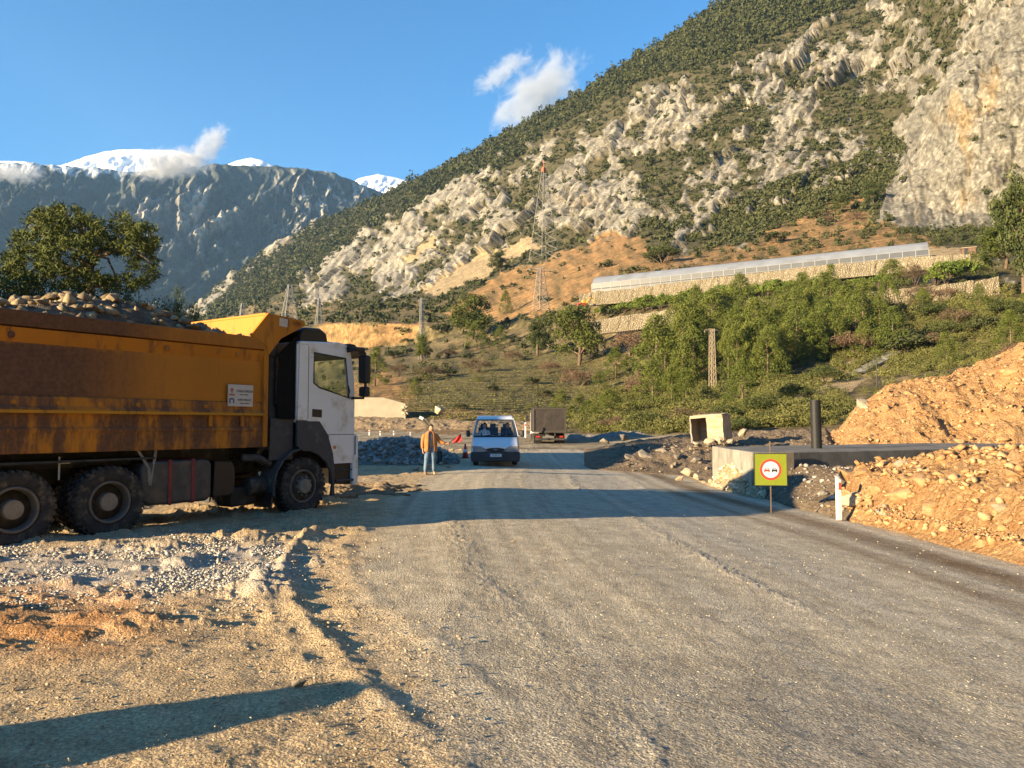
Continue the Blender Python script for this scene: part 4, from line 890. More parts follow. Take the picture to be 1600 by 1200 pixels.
# gravel flat and low heaps behind the rear truck
def fheap(X, Y):
    px = 800+F*X/Y; return np.interp(px, [880, 890, 925, 960, 1000, 1050], [0, .7, .6, .9, 1.1, 0])*sstep(66, 71, Y)*(1-sstep(76, 84, Y))-.02
heap('gravel_heap', s_(4, 18, 160), s_(65, 84, 120), fheap, E_grey, 'low grey gravel heaps right of the rear truck at the slope foot', 'heap', seed=671, nz=(.5, .5))
def bank(X, Y):
    px = 800+F*X/Y; return np.interp(px, [520, 545, 600, 680, 760, 840, 870], [1.2, 1.5, 1.5, 1.2, 1.0, .8, 0])*sstep(92, 99, Y)*(1-sstep(103, 110, Y))-.02
def bank_ground(X, Y): return 0
Xb = s_(-30, 8, 300); heap('earth_bank', Xb, s_(91, 110, 130), lambda X, Y: bank(X, Y)+1.2*sstep(60, 95, Y)*(bank(X, Y) > 0), E_brown, 'brown earth bank beyond the sunlit side lot', 'bank', seed=681, nz=(.45, .45))
p = P(686, 640, 101); rock(p, 1.1, R_pale, 'big lone boulder on top of the brown bank', None)
# unseen soil heaps added left of the view to cast shadows into it
def oheap(cx, cy, rx, ry, h, lab, seed):
    def f(X, Y): return h*np.clip(1-((X-cx)/rx)**2-((Y-cy)/ry)**2, 0, 1)**.8-.02
    heap('shadow_heap', s_(cx-rx*1.1, cx+rx*1.1, 90), s_(cy-ry*1.1, cy+ry*1.1, 90), f, E_brown, lab, 'heap', seed=seed, nz=(.12, 1.2))
oheap(-30.3, 22.3, 13, 12.5, 11., 'unseen tall earth stockpile added left of the view to shade the road', 693)
oheap(-5.85, 2.1, .8, .6, 1.35, 'unseen waist high soil heap added to shade the left foreground', 691)
# ------------------------------------------------------------------ built things along the road and on the slope
K_conc = M_plain('weathered_concrete', (.27, .25, .21), .9, var=.2, scale=1.5, dirt=(.17, .155, .13), dirt_amt=.45, dscale=1.8, bmp=.5, bscale=18, ds=(1, 1, .35))
K_bit = M_plain('bitumen_coated_concrete', (.15, .14, .12), .8, var=.3, scale=1.2, dirt=(.055, .055, .055), dirt_amt=.45, dscale=1.1, bmp=.5, bscale=12, ds=(1, 1, .3))
K_pale = M_plain('pale_broken_concrete', (.40, .325, .225), .92, var=.18, scale=2, dirt=(.36, .25, .14), dirt_amt=.5, dscale=1.6, bmp=.6, bscale=10, ds=(.6, 1, 2.5))
K_black = M_plain('black_plastic', (.022, .022, .023), .5, var=.2, bmp=.1)
K_steel = M_plain('galvanised_steel', (.42, .42, .40), .5, metal=.4, var=.12)
K_white = M_plain('white_paint', (.74, .73, .69), .5, var=.06, dirt=(.42, .36, .27), dirt_amt=.2, dscale=6)
K_red = M_plain('red_paint', (.52, .045, .03), .5, var=.1)
K_ylw = M_plain('fluorescent_yellow_green', (.18, .215, .016), .45, var=.05)
K_blk = M_plain('black_paint', (.02, .02, .022), .5)
K_poly = M_plain('greenhouse_film', (.21, .225, .25), .35, var=.10, scale=.25, dirt=(.16, .165, .17), dirt_amt=.35, dscale=.2)
K_film2 = M_plain('greenhouse_side_film', (.085, .09, .098), .4, var=.1, scale=.3); K_gdark = M_plain('greenhouse_vent_mesh', (.07, .075, .08), .7)
# culvert: long bitumen coated box running back from the road
zt, zb = .84, -1.6
mb = MB()
front = [(7.75, 24.2), (29.1, 35.1)]; A = (8.35, 31.2); Bk = (7.95, 27.6)
mb.prism([A, Bk, (7.75, 24.2), (29.1, 35.1), (25.5, 41)], zb, zt, lambda p, q, t: (p, q, t))
cv = mb.build('box_culvert', K_bit, bevel=.03); tag(cv, 'long dark bitumen coated concrete culvert right of the road', 'culvert')
mb = MB(); mb.prism([(7.70, 24.15), (7.9, 27.6), (8.3, 31.2), (8.12, 31.25), (7.72, 27.62), (7.5, 24.1)], zb, zt+.03, lambda p, q, t: (p, q, t)); mb.build('headwall', K_conc, cv, bevel=.03)
mb = MB(); mb.prism([(7.66, 24.05), (9.0, 24.74), (9.03, 24.68), (7.62, 23.96)], zb, zt+.02, lambda p, q, t: (p, q, t)); mb.build('end_facing', K_pale, cv, bevel=.01)
# corrugated pipe standing on the culvert
pt = P(1276, 697, 29.2); prof = []
for i in range(60):
    z = i*.0305; prof += [(.188, z), (.200, z+.008), (.200, z+.018), (.188, z+.026)]
prof = prof+[(.165, prof[-1][1]), (.165, 0)]
pp = MB().lathe(prof, axis='Z', n=28, closed=True).build('drain_pipe', K_black, smooth=False); pp.location = (pt.x, pt.y, zt); pp.rotation_euler = (.01, -.015, 0); tag(pp, 'black corrugated plastic pipe standing upright on the culvert', 'pipe')
# broken concrete box tipped on the bank
root = empty('concrete_box', tuple(P(1112, 690, 42)), math.radians(28)); root.rotation_euler = (math.radians(4), math.radians(-3), math.radians(-32)); tag(root, 'broken open concrete box lying tilted on the dark bank', 'box')
w_, d_, h_, t_ = 1.75, 1.4, 1.42, .14
mb = MB(); nseg = 9
def slab(name, c, d, mat, seed):
    bm = bmesh.new(); bmesh.ops.create_cube(bm, size=1); bmesh.ops.subdivide_edges(bm, edges=bm.edges[:], cuts=6, use_grid_fill=True)
    for v in bm.verts:
        q = Vector((v.co.x*d[0], v.co.y*d[1], v.co.z*d[2])); nn = fbm(np.array([q.x*2.1+seed+q.z]), np.array([q.y*2.1+q.z*1.7]), 3, seed)[0]
        v.co = q*(1+.05*nn)+Vector((nn*.05, nn*.04, nn*.05))+Vector(c)
    me = bpy.data.meshes.new(name); bm.to_mesh(me); bm.free(); me.materials.append(mat); o = bpy.data.objects.new(name, me); COL.objects.link(o); o.parent = root; return o
slab('side_slab', (w_/2, 0, h_/2), (t_, d_, h_), K_pale, 3); slab('side_slab', (-w_/2, 0, h_/2), (t_*.6, d_, h_*.96), K_conc, 5); slab('top_slab', (0, 0, h_), (w_, d_, t_), K_pale, 7); slab('back_slab', (0, d_/2, h_/2), (w_, t_, h_*.95), K_pale, 9)
slab('front_slab', (w_*.27, -d_/2, h_/2), (w_*.5, t_, h_*.98), K_pale, 11)
for px, py, s in ((1122, 688, .42), (1108, 690, .35), (1140, 690, .3), (1090, 694, .28), (1160, 676, .38)):
    rock(P(px, py, 40.5), s, R_pale, 'broken concrete lump at the foot of the concrete box', 'lumps at the foot of the concrete box')
# no overtaking sign
sg = empty('road_sign', tuple(P(1204.5, 760, 18.8)), math.radians(-6)); sg.location.z = float(zg(sg.location.x, 18.8)); tag(sg, 'square yellow green no overtaking sign on a thin post', 'sign')
z0 = P(1204, 759, 18.8).z-sg.location.z; sd = 50*18.8/F
MB().box((0, .03, (z0+sd+.30)/2-.1), (.024, .024, z0+sd+.30+.2)).build('post', M_plain('rusty_rebar', (.13, .09, .06), .8), sg)
bd = MB().box((0, 0, z0+sd/2), (sd, .012, sd)).build('board', K_ylw, sg, bevel=.004)
fr_ = MB(); zc = z0+sd/2; e_ = sd/2
for x0, x1, za, zb_ in ((-e_, e_, zc+e_-.012, zc+e_), (-e_, e_, zc-e_, zc-e_+.012), (-e_, -e_+.012, zc-e_+.012, zc+e_-.012), (e_-.012, e_, zc-e_+.012, zc+e_-.012)): fr_.box(((x0+x1)/2, -.009, (za+zb_)/2), (x1-x0, .006, zb_-za))
fr_.build('border', K_blk, bd)
MB().lathe([(.255, -.0095), (.20, -.0095), (.20, -.006), (.255, -.006)], (0, 0, zc), n=48, closed=True).build('red_ring', K_red, bd)
MB().lathe([(.201, -.0085), (.201, -.006)], (0, 0, zc), n=48).build('white_disc', M_plain('sign_white', (.42, .47, .54), .4, var=.03), bd)
carp = [(-.055, -.035), (.055, -.035), (.06, 0), (.045, .008), (.03, .045), (-.03, .045), (-.045, .008), (-.06, 0)]
def carsym(x, mat, nm):
    mb = MB(); f = lambda p, q, t: (x+p*1.05, t, zc+q*1.05-.01)
    mb.prism([(-.06, -.03), (.06, -.03), (.062, .004), (.05, .012), (-.05, .012), (-.062, .004)], -.0125, -.0087, f); mb.prism([(-.048, .012), (-.03, .048), (-.022, .042), (-.036, .012)], -.0125, -.0087, f); mb.prism([(.036, .012), (.022, .042), (.03, .048), (.048, .012)], -.0125, -.0087, f); mb.prism([(-.03, .048), (.03, .048), (.022, .040), (-.022, .040)], -.0125, -.0087, f)
    mb.prism([(-.058, -.05), (-.038, -.05), (-.038, -.03), (-.058, -.03)], -.0125, -.0087, f); mb.prism([(.038, -.05), (.058, -.05), (.058, -.03), (.038, -.03)], -.0125, -.0087, f); mb.build(nm, mat, bd)
carsym(-.09, K_red, 'red_car_symbol'); carsym(.09, K_blk, 'black_car_symbol')
# delineator post
dp = P(1311, 806, 18.2); mk = empty('marker_post', (dp.x, dp.y, dp.z-.1)); tag(mk, 'white plastic marker post with a red reflector before the berm', 'post')
MB().prism([(-.06, 0), (.06, 0), (.06, .94), (-.06, 1.04)], -.045, .045, lambda p, q, t: (p, t, q+.0)).build('post', M_plain('post_plastic', (.72, .66, .55), .5, var=.08, dirt=(.45, .35, .22), dirt_amt=.3, dscale=8), mk, bevel=.015)
MB().box((.012, -.05, .80), (.055, .008, .17)).build('reflector', K_red, mk)
# cones
def cone(p, h, label, group=None):
    c = empty('traffic_cone', p); MB().box((0, 0, .02), (h*.62, h*.62, .04)).build('base', K_blk, c, bevel=.01)
    MB().lathe([(h*.22, .04), (h*.05, h)], axis='Z', n=18).build('cone', K_red, c, smooth=True); MB().lathe([(h*.165, h*.42), (h*.12, h*.62), (h*.127, h*.62), (h*.172, h*.42)], axis='Z', n=18, closed=True).build('reflective_band', K_white, c, smooth=True)
    return tag(c, label, 'cone', group)
x, y, z = ground_px(727, 716); cone((x, y, z), .75, 'orange traffic cone between the flagman and the white van')
def thin_post(px, py, Y, h, label, group=None):
    p = P(px, py, Y); o = empty('marker_post', p); MB().box((0, 0, h/2-.1), (.11, .06, h+.2)).build('post', K_white, o, bevel=.01); MB().box((0, -.035, h*.78), (.09, .012, h*.16)).build('reflector', K_red, o); return tag(o, label, 'post', group)
for px, py in ((577, 682), (594, 684), (615, 684), (641, 686)): thin_post(px, py, 76, .65, 'thin white marker post along the sunlit side lot', 'marker posts along the side lot')
thin_post(821, 680, 60, 1.0, 'thin marker post on the road right of the white van')
# tilted barrier bar on the brown bank behind the flagman
tb_ = empty('barrier_bar', tuple(P(676, 671, 58))); tag(tb_, 'dark bar with a white end leaning up from the bank behind the flagman', 'barrier')
MB().tube([(0, 0, -.1), (-.98, .1, .92)], .10, 8).build('bar', M_plain('dark_timber', (.08, .065, .05), .8, var=.3), tb_); MB().box((-.86, .02, .86), (.32, .1, .2), Matrix.Rotation(.5, 3, 'Y')).build('white_plate', K_white, tb_)
MB().box((.25, .1, .25), (.9, .3, .16), Matrix.Rotation(.75, 3, 'Y')).build('plank', M_plain('grey_timber', (.2, .17, .13), .9, var=.3), tb_)
# pale retaining wall on the bank, far left of the lot
rw = MB(); y0 = 104.; pl = [(P(x, yb, y0), P(x, yt, y0)) for x, yb, yt in ((535, 647, 620), (556, 647, 621), (598, 647, 621), (618, 647, 626), (634, 646, 631))]
rw.loft([[tuple(a-Vector((0, 0, 2))), tuple(b), tuple(b+Vector((0, 1.2, 0))), tuple(a+Vector((0, 1.2, -2)))] for a, b in pl]); rwo = rw.build('retaining_wall', M_plain('pale_rendered_wall', (.37, .32, .235), .9, var=.12, scale=.6, bmp=.4, bscale=3), bevel=.05); tag(rwo, 'pale tapering retaining wall on the bank right of the truck cab', 'wall')
for i in range(7): rock(P(630+3*(i % 3), 646-5*(i//2.5), 103.6), .42, R_pale, 'rough stone of the broken right end of the pale retaining wall', 'stones at the end of the retaining wall')
# dry stone terrace walls
def M_masonry(name):
    m, n, l, b = new_mat(name); v = coords(n, l); vor = n.new('ShaderNodeTexVoronoi'); vor.inputs['Scale'].default_value = 1.9; l.new(v, vor.inputs['Vector'])
    ve = n.new('ShaderNodeTexVoronoi'); ve.feature = 'DISTANCE_TO_EDGE'; ve.inputs['Scale'].default_value = 1.9; l.new(v, ve.inputs['Vector'])
    c = mix(n, l, vor.outputs['Color'], (.20, .16, .095), (.36, .31, .22)); c = mix(n, l, ramp(n, l, ve.outputs['Distance'], .0, .10), (.11, .085, .05), c); l.new(c, b.inputs['Base Color']); b.inputs['Roughness'].default_value = .95
    bump(n, l, b, ve.outputs['Distance'], 1., .5); return m
K_mas = M_masonry('dry_stone')
def stone_wall(pts, label, thick=1.4, seed=0):
    mb = MB(); rings = []; n_ = 0
    for (x0, b0, t0, Y0), (x1, b1, t1, Y1) in zip(pts[:-1], pts[1:]):
        k = max(2, int(abs(x1-x0)/5))
        for i in range(k):
            f = i/k; x = x0+(x1-x0)*f; a = P(x, b0+(b1-b0)*f, Y0+(Y1-Y0)*f); t = P(x, t0+(t1-t0)*f, Y0+(Y1-Y0)*f); n_ += 1
            j = fbm(np.array([n_*.37]), np.array([seed+.5]), 3, seed)[0]; t.z += .55*j; t.y -= .3*j
            m1 = a.lerp(t, .5)+Vector((0, -.35+.5*fbm(np.array([n_*.9]), np.array([seed+9.]), 2, seed)[0], 0)); a.z -= 1.0; a.y -= .5
            rings.append([tuple(a), tuple(m1), tuple(t), tuple(t+Vector((.3, thick, .1))), tuple(a+Vector((.3, thick+.6, 0)))])
    mb.loft(rings); o = mb.build('stone_wall', K_mas); return tag(o, label, 'wall')
stone_wall([(905, 474, 459, 232), (1000, 466, 449, 226), (1130, 449, 433, 216), (1300, 431, 413, 203), (1400, 421, 404, 198), (1480, 412, 399, 192), (1540, 408, 396, 189)], 'upper pale stone terrace wall under the greenhouse', seed=3)
stone_wall([(920, 518, 502, 206), (1000, 509, 490, 202), (1130, 492, 473, 188), (1200, 484, 467, 182), (1256, 476, 461, 177)], 'lower left stone terrace wall below the orchard', seed=5)
stone_wall([(1300, 474, 460, 175), (1400, 470, 452, 171), (1480, 462, 444, 168), (1565, 455, 432, 166)], 'lower right stone terrace wall half hidden by bushes', seed=7)
# greenhouse
gA, gB = P(925, 456, 238), P(1452, 404, 199); ax = (gB-gA); L = ax.length; ang_ = math.atan2(ax.y, ax.x); tilt_ = math.atan2(ax.z, math.hypot(ax.x, ax.y))
gh = empty('greenhouse', gA); gh.rotation_euler = (0, -tilt_, ang_); tag(gh, 'long grey plastic greenhouse on the upper stone terrace', 'greenhouse')
def arch(y0, w, ev, rg, n=9): return [(y0+w*i/n, ev+(rg-ev)*math.sin(math.pi*i/n)) for i in range(n+1)]
EV, RG, WS = 2.3, 5.2, 8.0
for s_i in range(2):
    a_ = arch(s_i*WS, WS, EV, RG); MB().loft([[(0, y, z) for y, z in a_]+[(0, y, z-.06) for y, z in a_[::-1]], [(L, y, z) for y, z in a_]+[(L, y, z-.06) for y, z in a_[::-1]]]).build('roof_arch', K_poly, gh, smooth=False)
    mb = MB(); mb.prism([(s_i*WS+.05, -.5)]+[(y, z-.05) for y, z in a_]+[(s_i*WS+WS-.05, -.5)], L-.05, L+.02, lambda p, q, t: (t, p, q)); mb.build('gable', M_plain('gable_film', (.30, .26, .21), .6, var=.15, scale=.5), gh)
    mb = MB()
    for q in (1.6, 3.2, 4.8, 6.4): mb.box((L+.05, s_i*WS+q, 1.2), (.08, .10, 3.4))
    mb.box((L+.09, s_i*WS+WS/2, 2.5), (.06, WS-.3, .1)); mb.build('gable_frame', K_steel, gh)
MB().box((L/2, -.02, 1.75), (L, .04, 1.45)).build('side_film', K_film2, gh); MB().box((L/2, -.02, .75), (L, .03, .5)).build('vent_strip', K_gdark, gh); MB().box((L/2, -.02, 0), (L, .04, .98)).build('side_film', K_film2, gh)
mb = MB(); nb = 30
for i in range(nb+1): mb.box((L*i/nb, -.07, 1.0), (.16, .07, 3.0))
for z in (.5, 1.0, 2.48): mb.box((L/2, -.075, z), (L, .06, .09))
mb.build('side_frame', M_plain('pale_steel', (.27, .27, .265), .5), gh)
# small shed right of the greenhouse
sh = empty('shed', tuple(P(1513, 398, 205)), ang_); tag(sh, 'tiny brick red shed at the right end of the greenhouse', 'shed')
MB().box((0, 0, .7), (3.2, 2.5, 1.9)).build('walls', M_plain('brick_red_block', (.15, .09, .06), .9, var=.3), sh); MB().box((0, 0, 1.7), (3.7, 3.0, .15)).build('roof', K_pale, sh); MB().box((-.6, -1.27, .7), (.9, .05, 1.6)).build('door', K_blk, sh)
# lattice towers
def lattice(root, h, wb, wt, seg, r, mat, arms=(), name='lattice_mast', top=None):
    mb = MB(); lv = [h*(1-(1-i/seg)**1.15) if seg > 6 else h*i/seg for i in range(seg+1)]
    def cn(z): w = (wb+(wt-wb)*min(1, z/h*1.0))/2; return [(-w, -w, z), (w, -w, z), (w, w, z), (-w, w, z)]
    for k in range(4): mb.tube([cn(z)[k] for z in (0, h*.5, h)], r, 4)
    for a, b in zip(lv[:-1], lv[1:]):
        A_, B_ = cn(a), cn(b)
        for k in range(4):
            mb.tube([A_[k], B_[(k+1) % 4]], r*.6, 3, False); mb.tube([A_[(k+1) % 4], B_[k]], r*.6, 3, False); mb.tube([B_[k], B_[(k+1) % 4]], r*.55, 3, False)
    mb.build(name, mat, root)
    for z, ln in arms:
        m2 = MB()
        for s in (-1, 1):
            w = wt/2
            for yy in (-w, w): m2.tube([(s*w, yy, z), (s*ln, 0, z+.1)], r*.7, 4); m2.tube([(s*w, yy, z+ln*.28), (s*ln, 0, z+.1)], r*.6, 4)
            for q in (.33, .66): m2.tube([(s*(w+(ln-w)*q), -w*(1-q), z), (s*(w+(ln-w)*q), 0, z+ln*.28*(1-q)+.1*q)], r*.5, 3)
        m2.build('cross_arm', mat, root)
        m3 = MB()
        for s in (-1, 1): m3.tube([(s*ln, 0, z), (s*ln, 0, z-h*.035)], r*1.3, 5)
        m3.build('insulator', K_black if False else mat, root)
    if top: MB().tube([(0, 0, h-.2), (0, 0, h+top)], r*1.2, 5).build('earth_wire_peak', K_red, root); MB().loft([[(x*1.25, y*1.25, z) for x, y, z in cn(h*.955)], [(x*1.1, y*1.1, z) for x, y, z in cn(h)]]).build('red_warning_top', M_plain('red_warning_paint', (.48, .11, .045), .6), root)
K_tower = M_plain('weathered_tower_steel', (.30, .29, .27), .7, metal=.2, var=.1)
def tower(px, pb, ptop, Y, wb, wt, r, arms, label, seg=9, top=None, rz=.6, grp=None):
    a, b = P(px, pb, Y), P(px, ptop, Y); o = empty('power_pylon', a, rz); h = b.z-a.z
    lattice(o, h, wb*Y/F, wt*Y/F, seg, r*Y/F, K_tower, [(h*f, l_*Y/F) for f, l_ in arms], top=top*Y/F if top else None); return tag(o, label, 'pylon', grp)
tower(850, 405, 262, 330, 34, 4, .36, [(.70, 15), (.80, 13), (.90, 11)], 'tallest lattice pylon with a red tip before the rocky slope', 11, 12)
tower(845, 486, 418, 262, 20, 7, .42, [(.93, 22)], 'short broad pylon with one crossarm below the tallest pylon', 6)
tower(452, 510, 445, 420, 24, 5, .42, [(.55, 10), (.72, 9), (.88, 7)], 'pylon rising behind the truck canopy', 8)
tower(498, 520, 466, 420, 11, 2.6, .34, [(.8, 6)], 'narrow mast right of the pylon behind the truck canopy', 8)
tower(378, 512, 474, 520, 10, 3, .4, [(.8, 6)], 'distant small pylon left of the truck canopy', 6)
tower(658.5, 562, 466, 255, 7.5, 3.6, .45, [(.965, 5)], 'thin twin legged mast on the slope left of the flat topped pine', 9)
lp_ = empty('lattice_pole', tuple(H_at(1113.5, 612)), .3); tag(lp_, 'pale lattice steel pole with a short crossarm among the young pines', 'pole')
hy = H_at(1113.5, 612); hh = P(1113.5, 514, hy.y).z-hy.z; lattice(lp_, hh, .98*hy.y/138, .66*hy.y/138, 11, .038*hy.y/138, M_plain('pale_lattice_steel', (.38, .31, .215), .6, var=.1), [(hh*.97, 1.45*hy.y/138)], 'lattice_column')
up = empty('fence_post', tuple(P(1370, 597, 62))); tag(up, 'single dark upright post at the left shoulder of the orange mound', 'post'); MB().tube([(0, 0, -.4), (.02, 0, 1.1), (0, 0, 2.2)], .05, 6).build('post', K_blk, up); MB().tube([(0, 0, .6), (.45, .1, -.1)], .035, 5).build('brace', K_blk, up)
# concrete track slab half hidden above the mound
cs = MB(); A_, B_, C_, D_ = [H_at(x, y)+Vector((0, 0, .15)) for x, y in ((1322, 590), (1352, 585), (1412, 553), (1392, 552))]
cs.loft([[tuple(v), tuple(v+Vector((0, 0, .35)))][::1]+[tuple(w+Vector((0, 0, .35))), tuple(w)] for v, w in ((A_, B_), (A_.lerp(D_, .5), B_.lerp(C_, .5)), (D_, C_))]); tag(cs.build('concrete_slab', K_conc, bevel=.04), 'grey concrete strip climbing the slope above the left shoulder of the mound', 'slab')
# small excavator at the left end of the greenhouse terrace
ex = empty('excavator', tuple(P(911, 482, 225)), .3); tag(ex, 'tiny red and yellow excavator at the left end of the terrace', 'excavator')
M_exy = M_plain('excavator_yellow', (.60, .36, .04), .5); M_exr = M_plain('excavator_red', (.50, .05, .03), .5)
for s in (-1, 1):
    MB().side([(-1.5, .25), (-1.2, 0), (1.2, 0), (1.5, .25), (1.3, .65), (-1.3, .65)], s*.9-.22, s*.9+.22).build('track', K_blk, ex, bevel=.05)
MB().box((-.3, 0, 1.15), (2.3, 1.9, .8)).build('body', M_exr, ex, bevel=.1); MB().box((.55, .5, 2.0), (1.1, .9, 1.2)).build('cab', M_exy, ex, bevel=.08)
MB().tube([(.8, -.3, 1.3), (2.2, -.3, 3.3), (3.4, -.3, 2.9)], [.22, .2, .15], 6).build('boom', M_exy, ex); MB().tube([(3.4, -.3, 3.0), (3.5, -.3, 1.4)], [.16, .1], 6).build('stick', M_exy, ex); MB().side([(3.2, 1.4), (3.8, 1.4), (3.7, .8), (3.1, .8)], -.7, .1).build('bucket', K_blk, ex)
# power lines
def wire(a, b, sag, r, label, grp='overhead power lines'):
    pts = limb(a, b, -sag, 16); o = MB().tube(pts, r, 3, False).build('power_line', K_blk); tag(o, label, 'cable', grp)
for z_ in (0, 1, 2): wire(P(850+13, 300+14*z_, 330), P(1700, 60+30*z_, 420), 12, .05, 'thin dark cable from the red tipped pylon across the slope')
wire(P(1113, 520, 138), P(845, 420, 262), 4, .03, 'thin cable from the pale lattice pole to the short broad pylon')

bp = ground_px(687, 727); st_ = MB().tube([(0, 0, -.1), (0, 0, .62)], .11, 10); so = st_.build('bollard', K_black, bevel=.02); so.location = bp; tag(so, 'short dark post standing right behind the flagman', 'post')
# ------------------------------------------------------------------ vehicles
G_tyre = M_plain('dusty_tyre_rubber', (.028, .027, .026), .9, var=.3, scale=8, dirt=(.13, .105, .075), dirt_amt=.45, dscale=5, bmp=.3)
G_rim = M_plain('muddy_wheel_steel', (.13, .115, .10), .75, var=.25, dirt=(.17, .13, .09), dirt_amt=.6, dscale=6, bmp=.2)
G_disc = M_plain('dark_wheel_disc', (.045, .038, .033), .85, var=.3, dirt=(.10, .075, .055), dirt_amt=.35, dscale=7)  # dish recess shade put into the disc colour, plus dirt patches
G_hub = M_plain('dusty_hub_steel', (.24, .20, .155), .7, var=.2, dirt=(.12, .09, .07), dirt_amt=.3, dscale=8)
G_frame = M_plain('black_chassis', (.025, .024, .023), .8, var=.3, dirt=(.10, .08, .06), dirt_amt=.4, dscale=4)
G_dgrey = M_plain('dark_grey_plastic', (.045, .048, .055), .65, var=.15, dirt=(.14, .115, .085), dirt_amt=.25, dscale=3)
G_blk = M_plain('truck_black_plastic', (.013, .013, .014), .45, var=.2)
G_cab = M_plain('white_cab_paint', (.78, .78, .77), .32, var=.03, scale=2, dirt=(.52, .46, .36), dirt_amt=.36, dscale=2.2, spec=.5, coat=.2)
def M_glass(name, tint=(.75, .82, .80), refl=.06):
    m, n, l, b = new_mat(name); out = n['Material Output']; n.remove(b)
    t = n.new('ShaderNodeBsdfTransparent'); t.inputs[0].default_value = (*tint, 1); g = n.new('ShaderNodeBsdfGlossy'); g.inputs['Roughness'].default_value = .03
    lw = n.new('ShaderNodeLayerWeight'); lw.inputs[0].default_value = .5; pw_ = n.new('ShaderNodeMath'); pw_.operation = 'POWER'; l.new(lw.outputs['Facing'], pw_.inputs[0]); pw_.inputs[1].default_value = 4.; ad_ = n.new('ShaderNodeMath'); ad_.operation = 'MULTIPLY_ADD'; l.new(pw_.outputs[0], ad_.inputs[0]); ad_.inputs[1].default_value = .6; ad_.inputs[2].default_value = .035; x = n.new('ShaderNodeMixShader'); l.new(ad_.outputs[0], x.inputs[0]); l.new(t.outputs[0], x.inputs[1]); l.new(g.outputs[0], x.inputs[2]); l.new(x.outputs[0], out.inputs[0]); return m
G_glass = M_glass('tinted_cab_glass', (.86, .90, .88)); G_canvas = M_plain('black_canvas', (.010, .010, .010), .97, spec=.1); G_lens = M_plain('headlight_lens', (.22, .235, .25), .08, var=.05, coat=.6); G_amb = M_plain('amber_lens', (.55, .17, .03), .25); G_redl = M_plain('red_lens', (.35, .03, .02), .3)
G_seat = M_plain('dark_seat_cloth', (.05, .05, .055), .9)
def tyre_mesh(r, w, lugs=34, deep=.022):
    mb = MB(); ri = r*.60; h = w/2
    mb.lathe([(ri, -h*.72), (ri+.02, -h*.9), (r*.80, -h*1.04), (r*.93, -h*.98), (r-deep, -h*.86), (r-deep, h*.86), (r*.93, h*.98), (r*.80, h*1.04), (ri+.02, h*.9), (ri, h*.72)], n=56, closed=True)
    for i in range(lugs):
        for s, o in ((-1, 0), (1, .5)):
            a = 2*math.pi*(i+o)/lugs; R3 = Matrix.Rotation(-a, 3, 'Y'); c = R3 @ Vector((r-deep*.6, s*h*.52, 0))
            mb.box(c, (deep*1.9, h*.80, 2*math.pi*r/lugs*.56), R3 @ Matrix.Rotation(s*.28, 3, 'X'))
            c = R3 @ Vector((r*.955, s*h*.98, 0)); mb.box(c, (r*.075, .02, 2*math.pi*r/lugs*.5), R3)
    return mb
def wheel(parent, c, r, w, side, kind, detail=True):
    """side -1: outer face towards -Y.  kind 'steer' hub stands out, 'drive' deep dish with hub"""
    s = side; ri = r*.60; wb = MB(); h = w/2
    if kind == 'steer':
        prof = [(ri, s*h*.85), (ri-.02, s*h*.95), (ri-.045, s*h*.9), (ri-.06, s*h*.3), (ri-.05, s*h*.2), (ri, s*h*.2)]; disc = [(ri-.06, s*h*.35), (ri*.84, s*h*.30), (ri*.64, s*h*.85), (ri*.46, s*h*.95), (0, s*h*.95)]
    else:
        prof = [(ri, s*h*.85), (ri-.015, s*h*.97), (ri-.04, s*h*.92), (ri-.055, s*h*.3), (ri-.06, -s*h*.1), (ri, -s*h*.1)]; disc = [(ri-.06, -s*h*.1), (ri-.07, -s*h*.9), (ri*.62, -s*h*.98), (0, -s*h*.98)]
    rim = MB().lathe(prof, n=40, closed=True).build('wheel', G_rim, parent, smooth=False, bevel=0); rim.location = c
    for p in rim.data.polygons: p.use_smooth = True
    rim.data.set_sharp_from_angle(angle=math.radians(30)) if hasattr(rim.data, 'set_sharp_from_angle') else None
    t = tyre_mesh(r, w).build('tyre', G_tyre, rim); MB().lathe(disc, n=36).build('wheel_disc', G_disc, rim, smooth=True)
    hb = MB(); k = 10
    for i in range(k):
        a = 2*math.pi*i/k
        if kind == 'steer': hb.tube([(ri*.53*math.cos(a), s*h*.9, ri*.53*math.sin(a)), (ri*.53*math.cos(a), s*h*1.12, ri*.53*math.sin(a))], .017, 6)
        else: hb.tube([(ri*.53*math.cos(a), -s*h*.64, ri*.53*math.sin(a)), (ri*.53*math.cos(a), -s*h*.40, ri*.53*math.sin(a))], .017, 6)
    hb.lathe([(ri*.45, s*h*(.9 if kind == 'steer' else -.95)), (ri*.43, s*h*(1.22 if kind == 'steer' else .56)), (ri*.40, s*h*(1.33 if kind == 'steer' else .74)), (ri*.36, s*h*(1.34 if kind == 'steer' else .76)), (0, s*h*(1.35 if kind == 'steer' else .77))], n=28)
    hb.build('hub', G_hub, rim)
    vb = MB()
    for i in range(8):
        a = 2*math.pi*(i+.5)/8; q = ri*.74; y_ = s*h*(.62 if kind == 'steer' else -.50)
        vb.tube([(q*math.cos(a), y_, q*math.sin(a)), (q*math.cos(a), y_+s*.02, q*math.sin(a))], .035, 10)
    vb.build('vent_hole', G_blk, rim)
    return rim
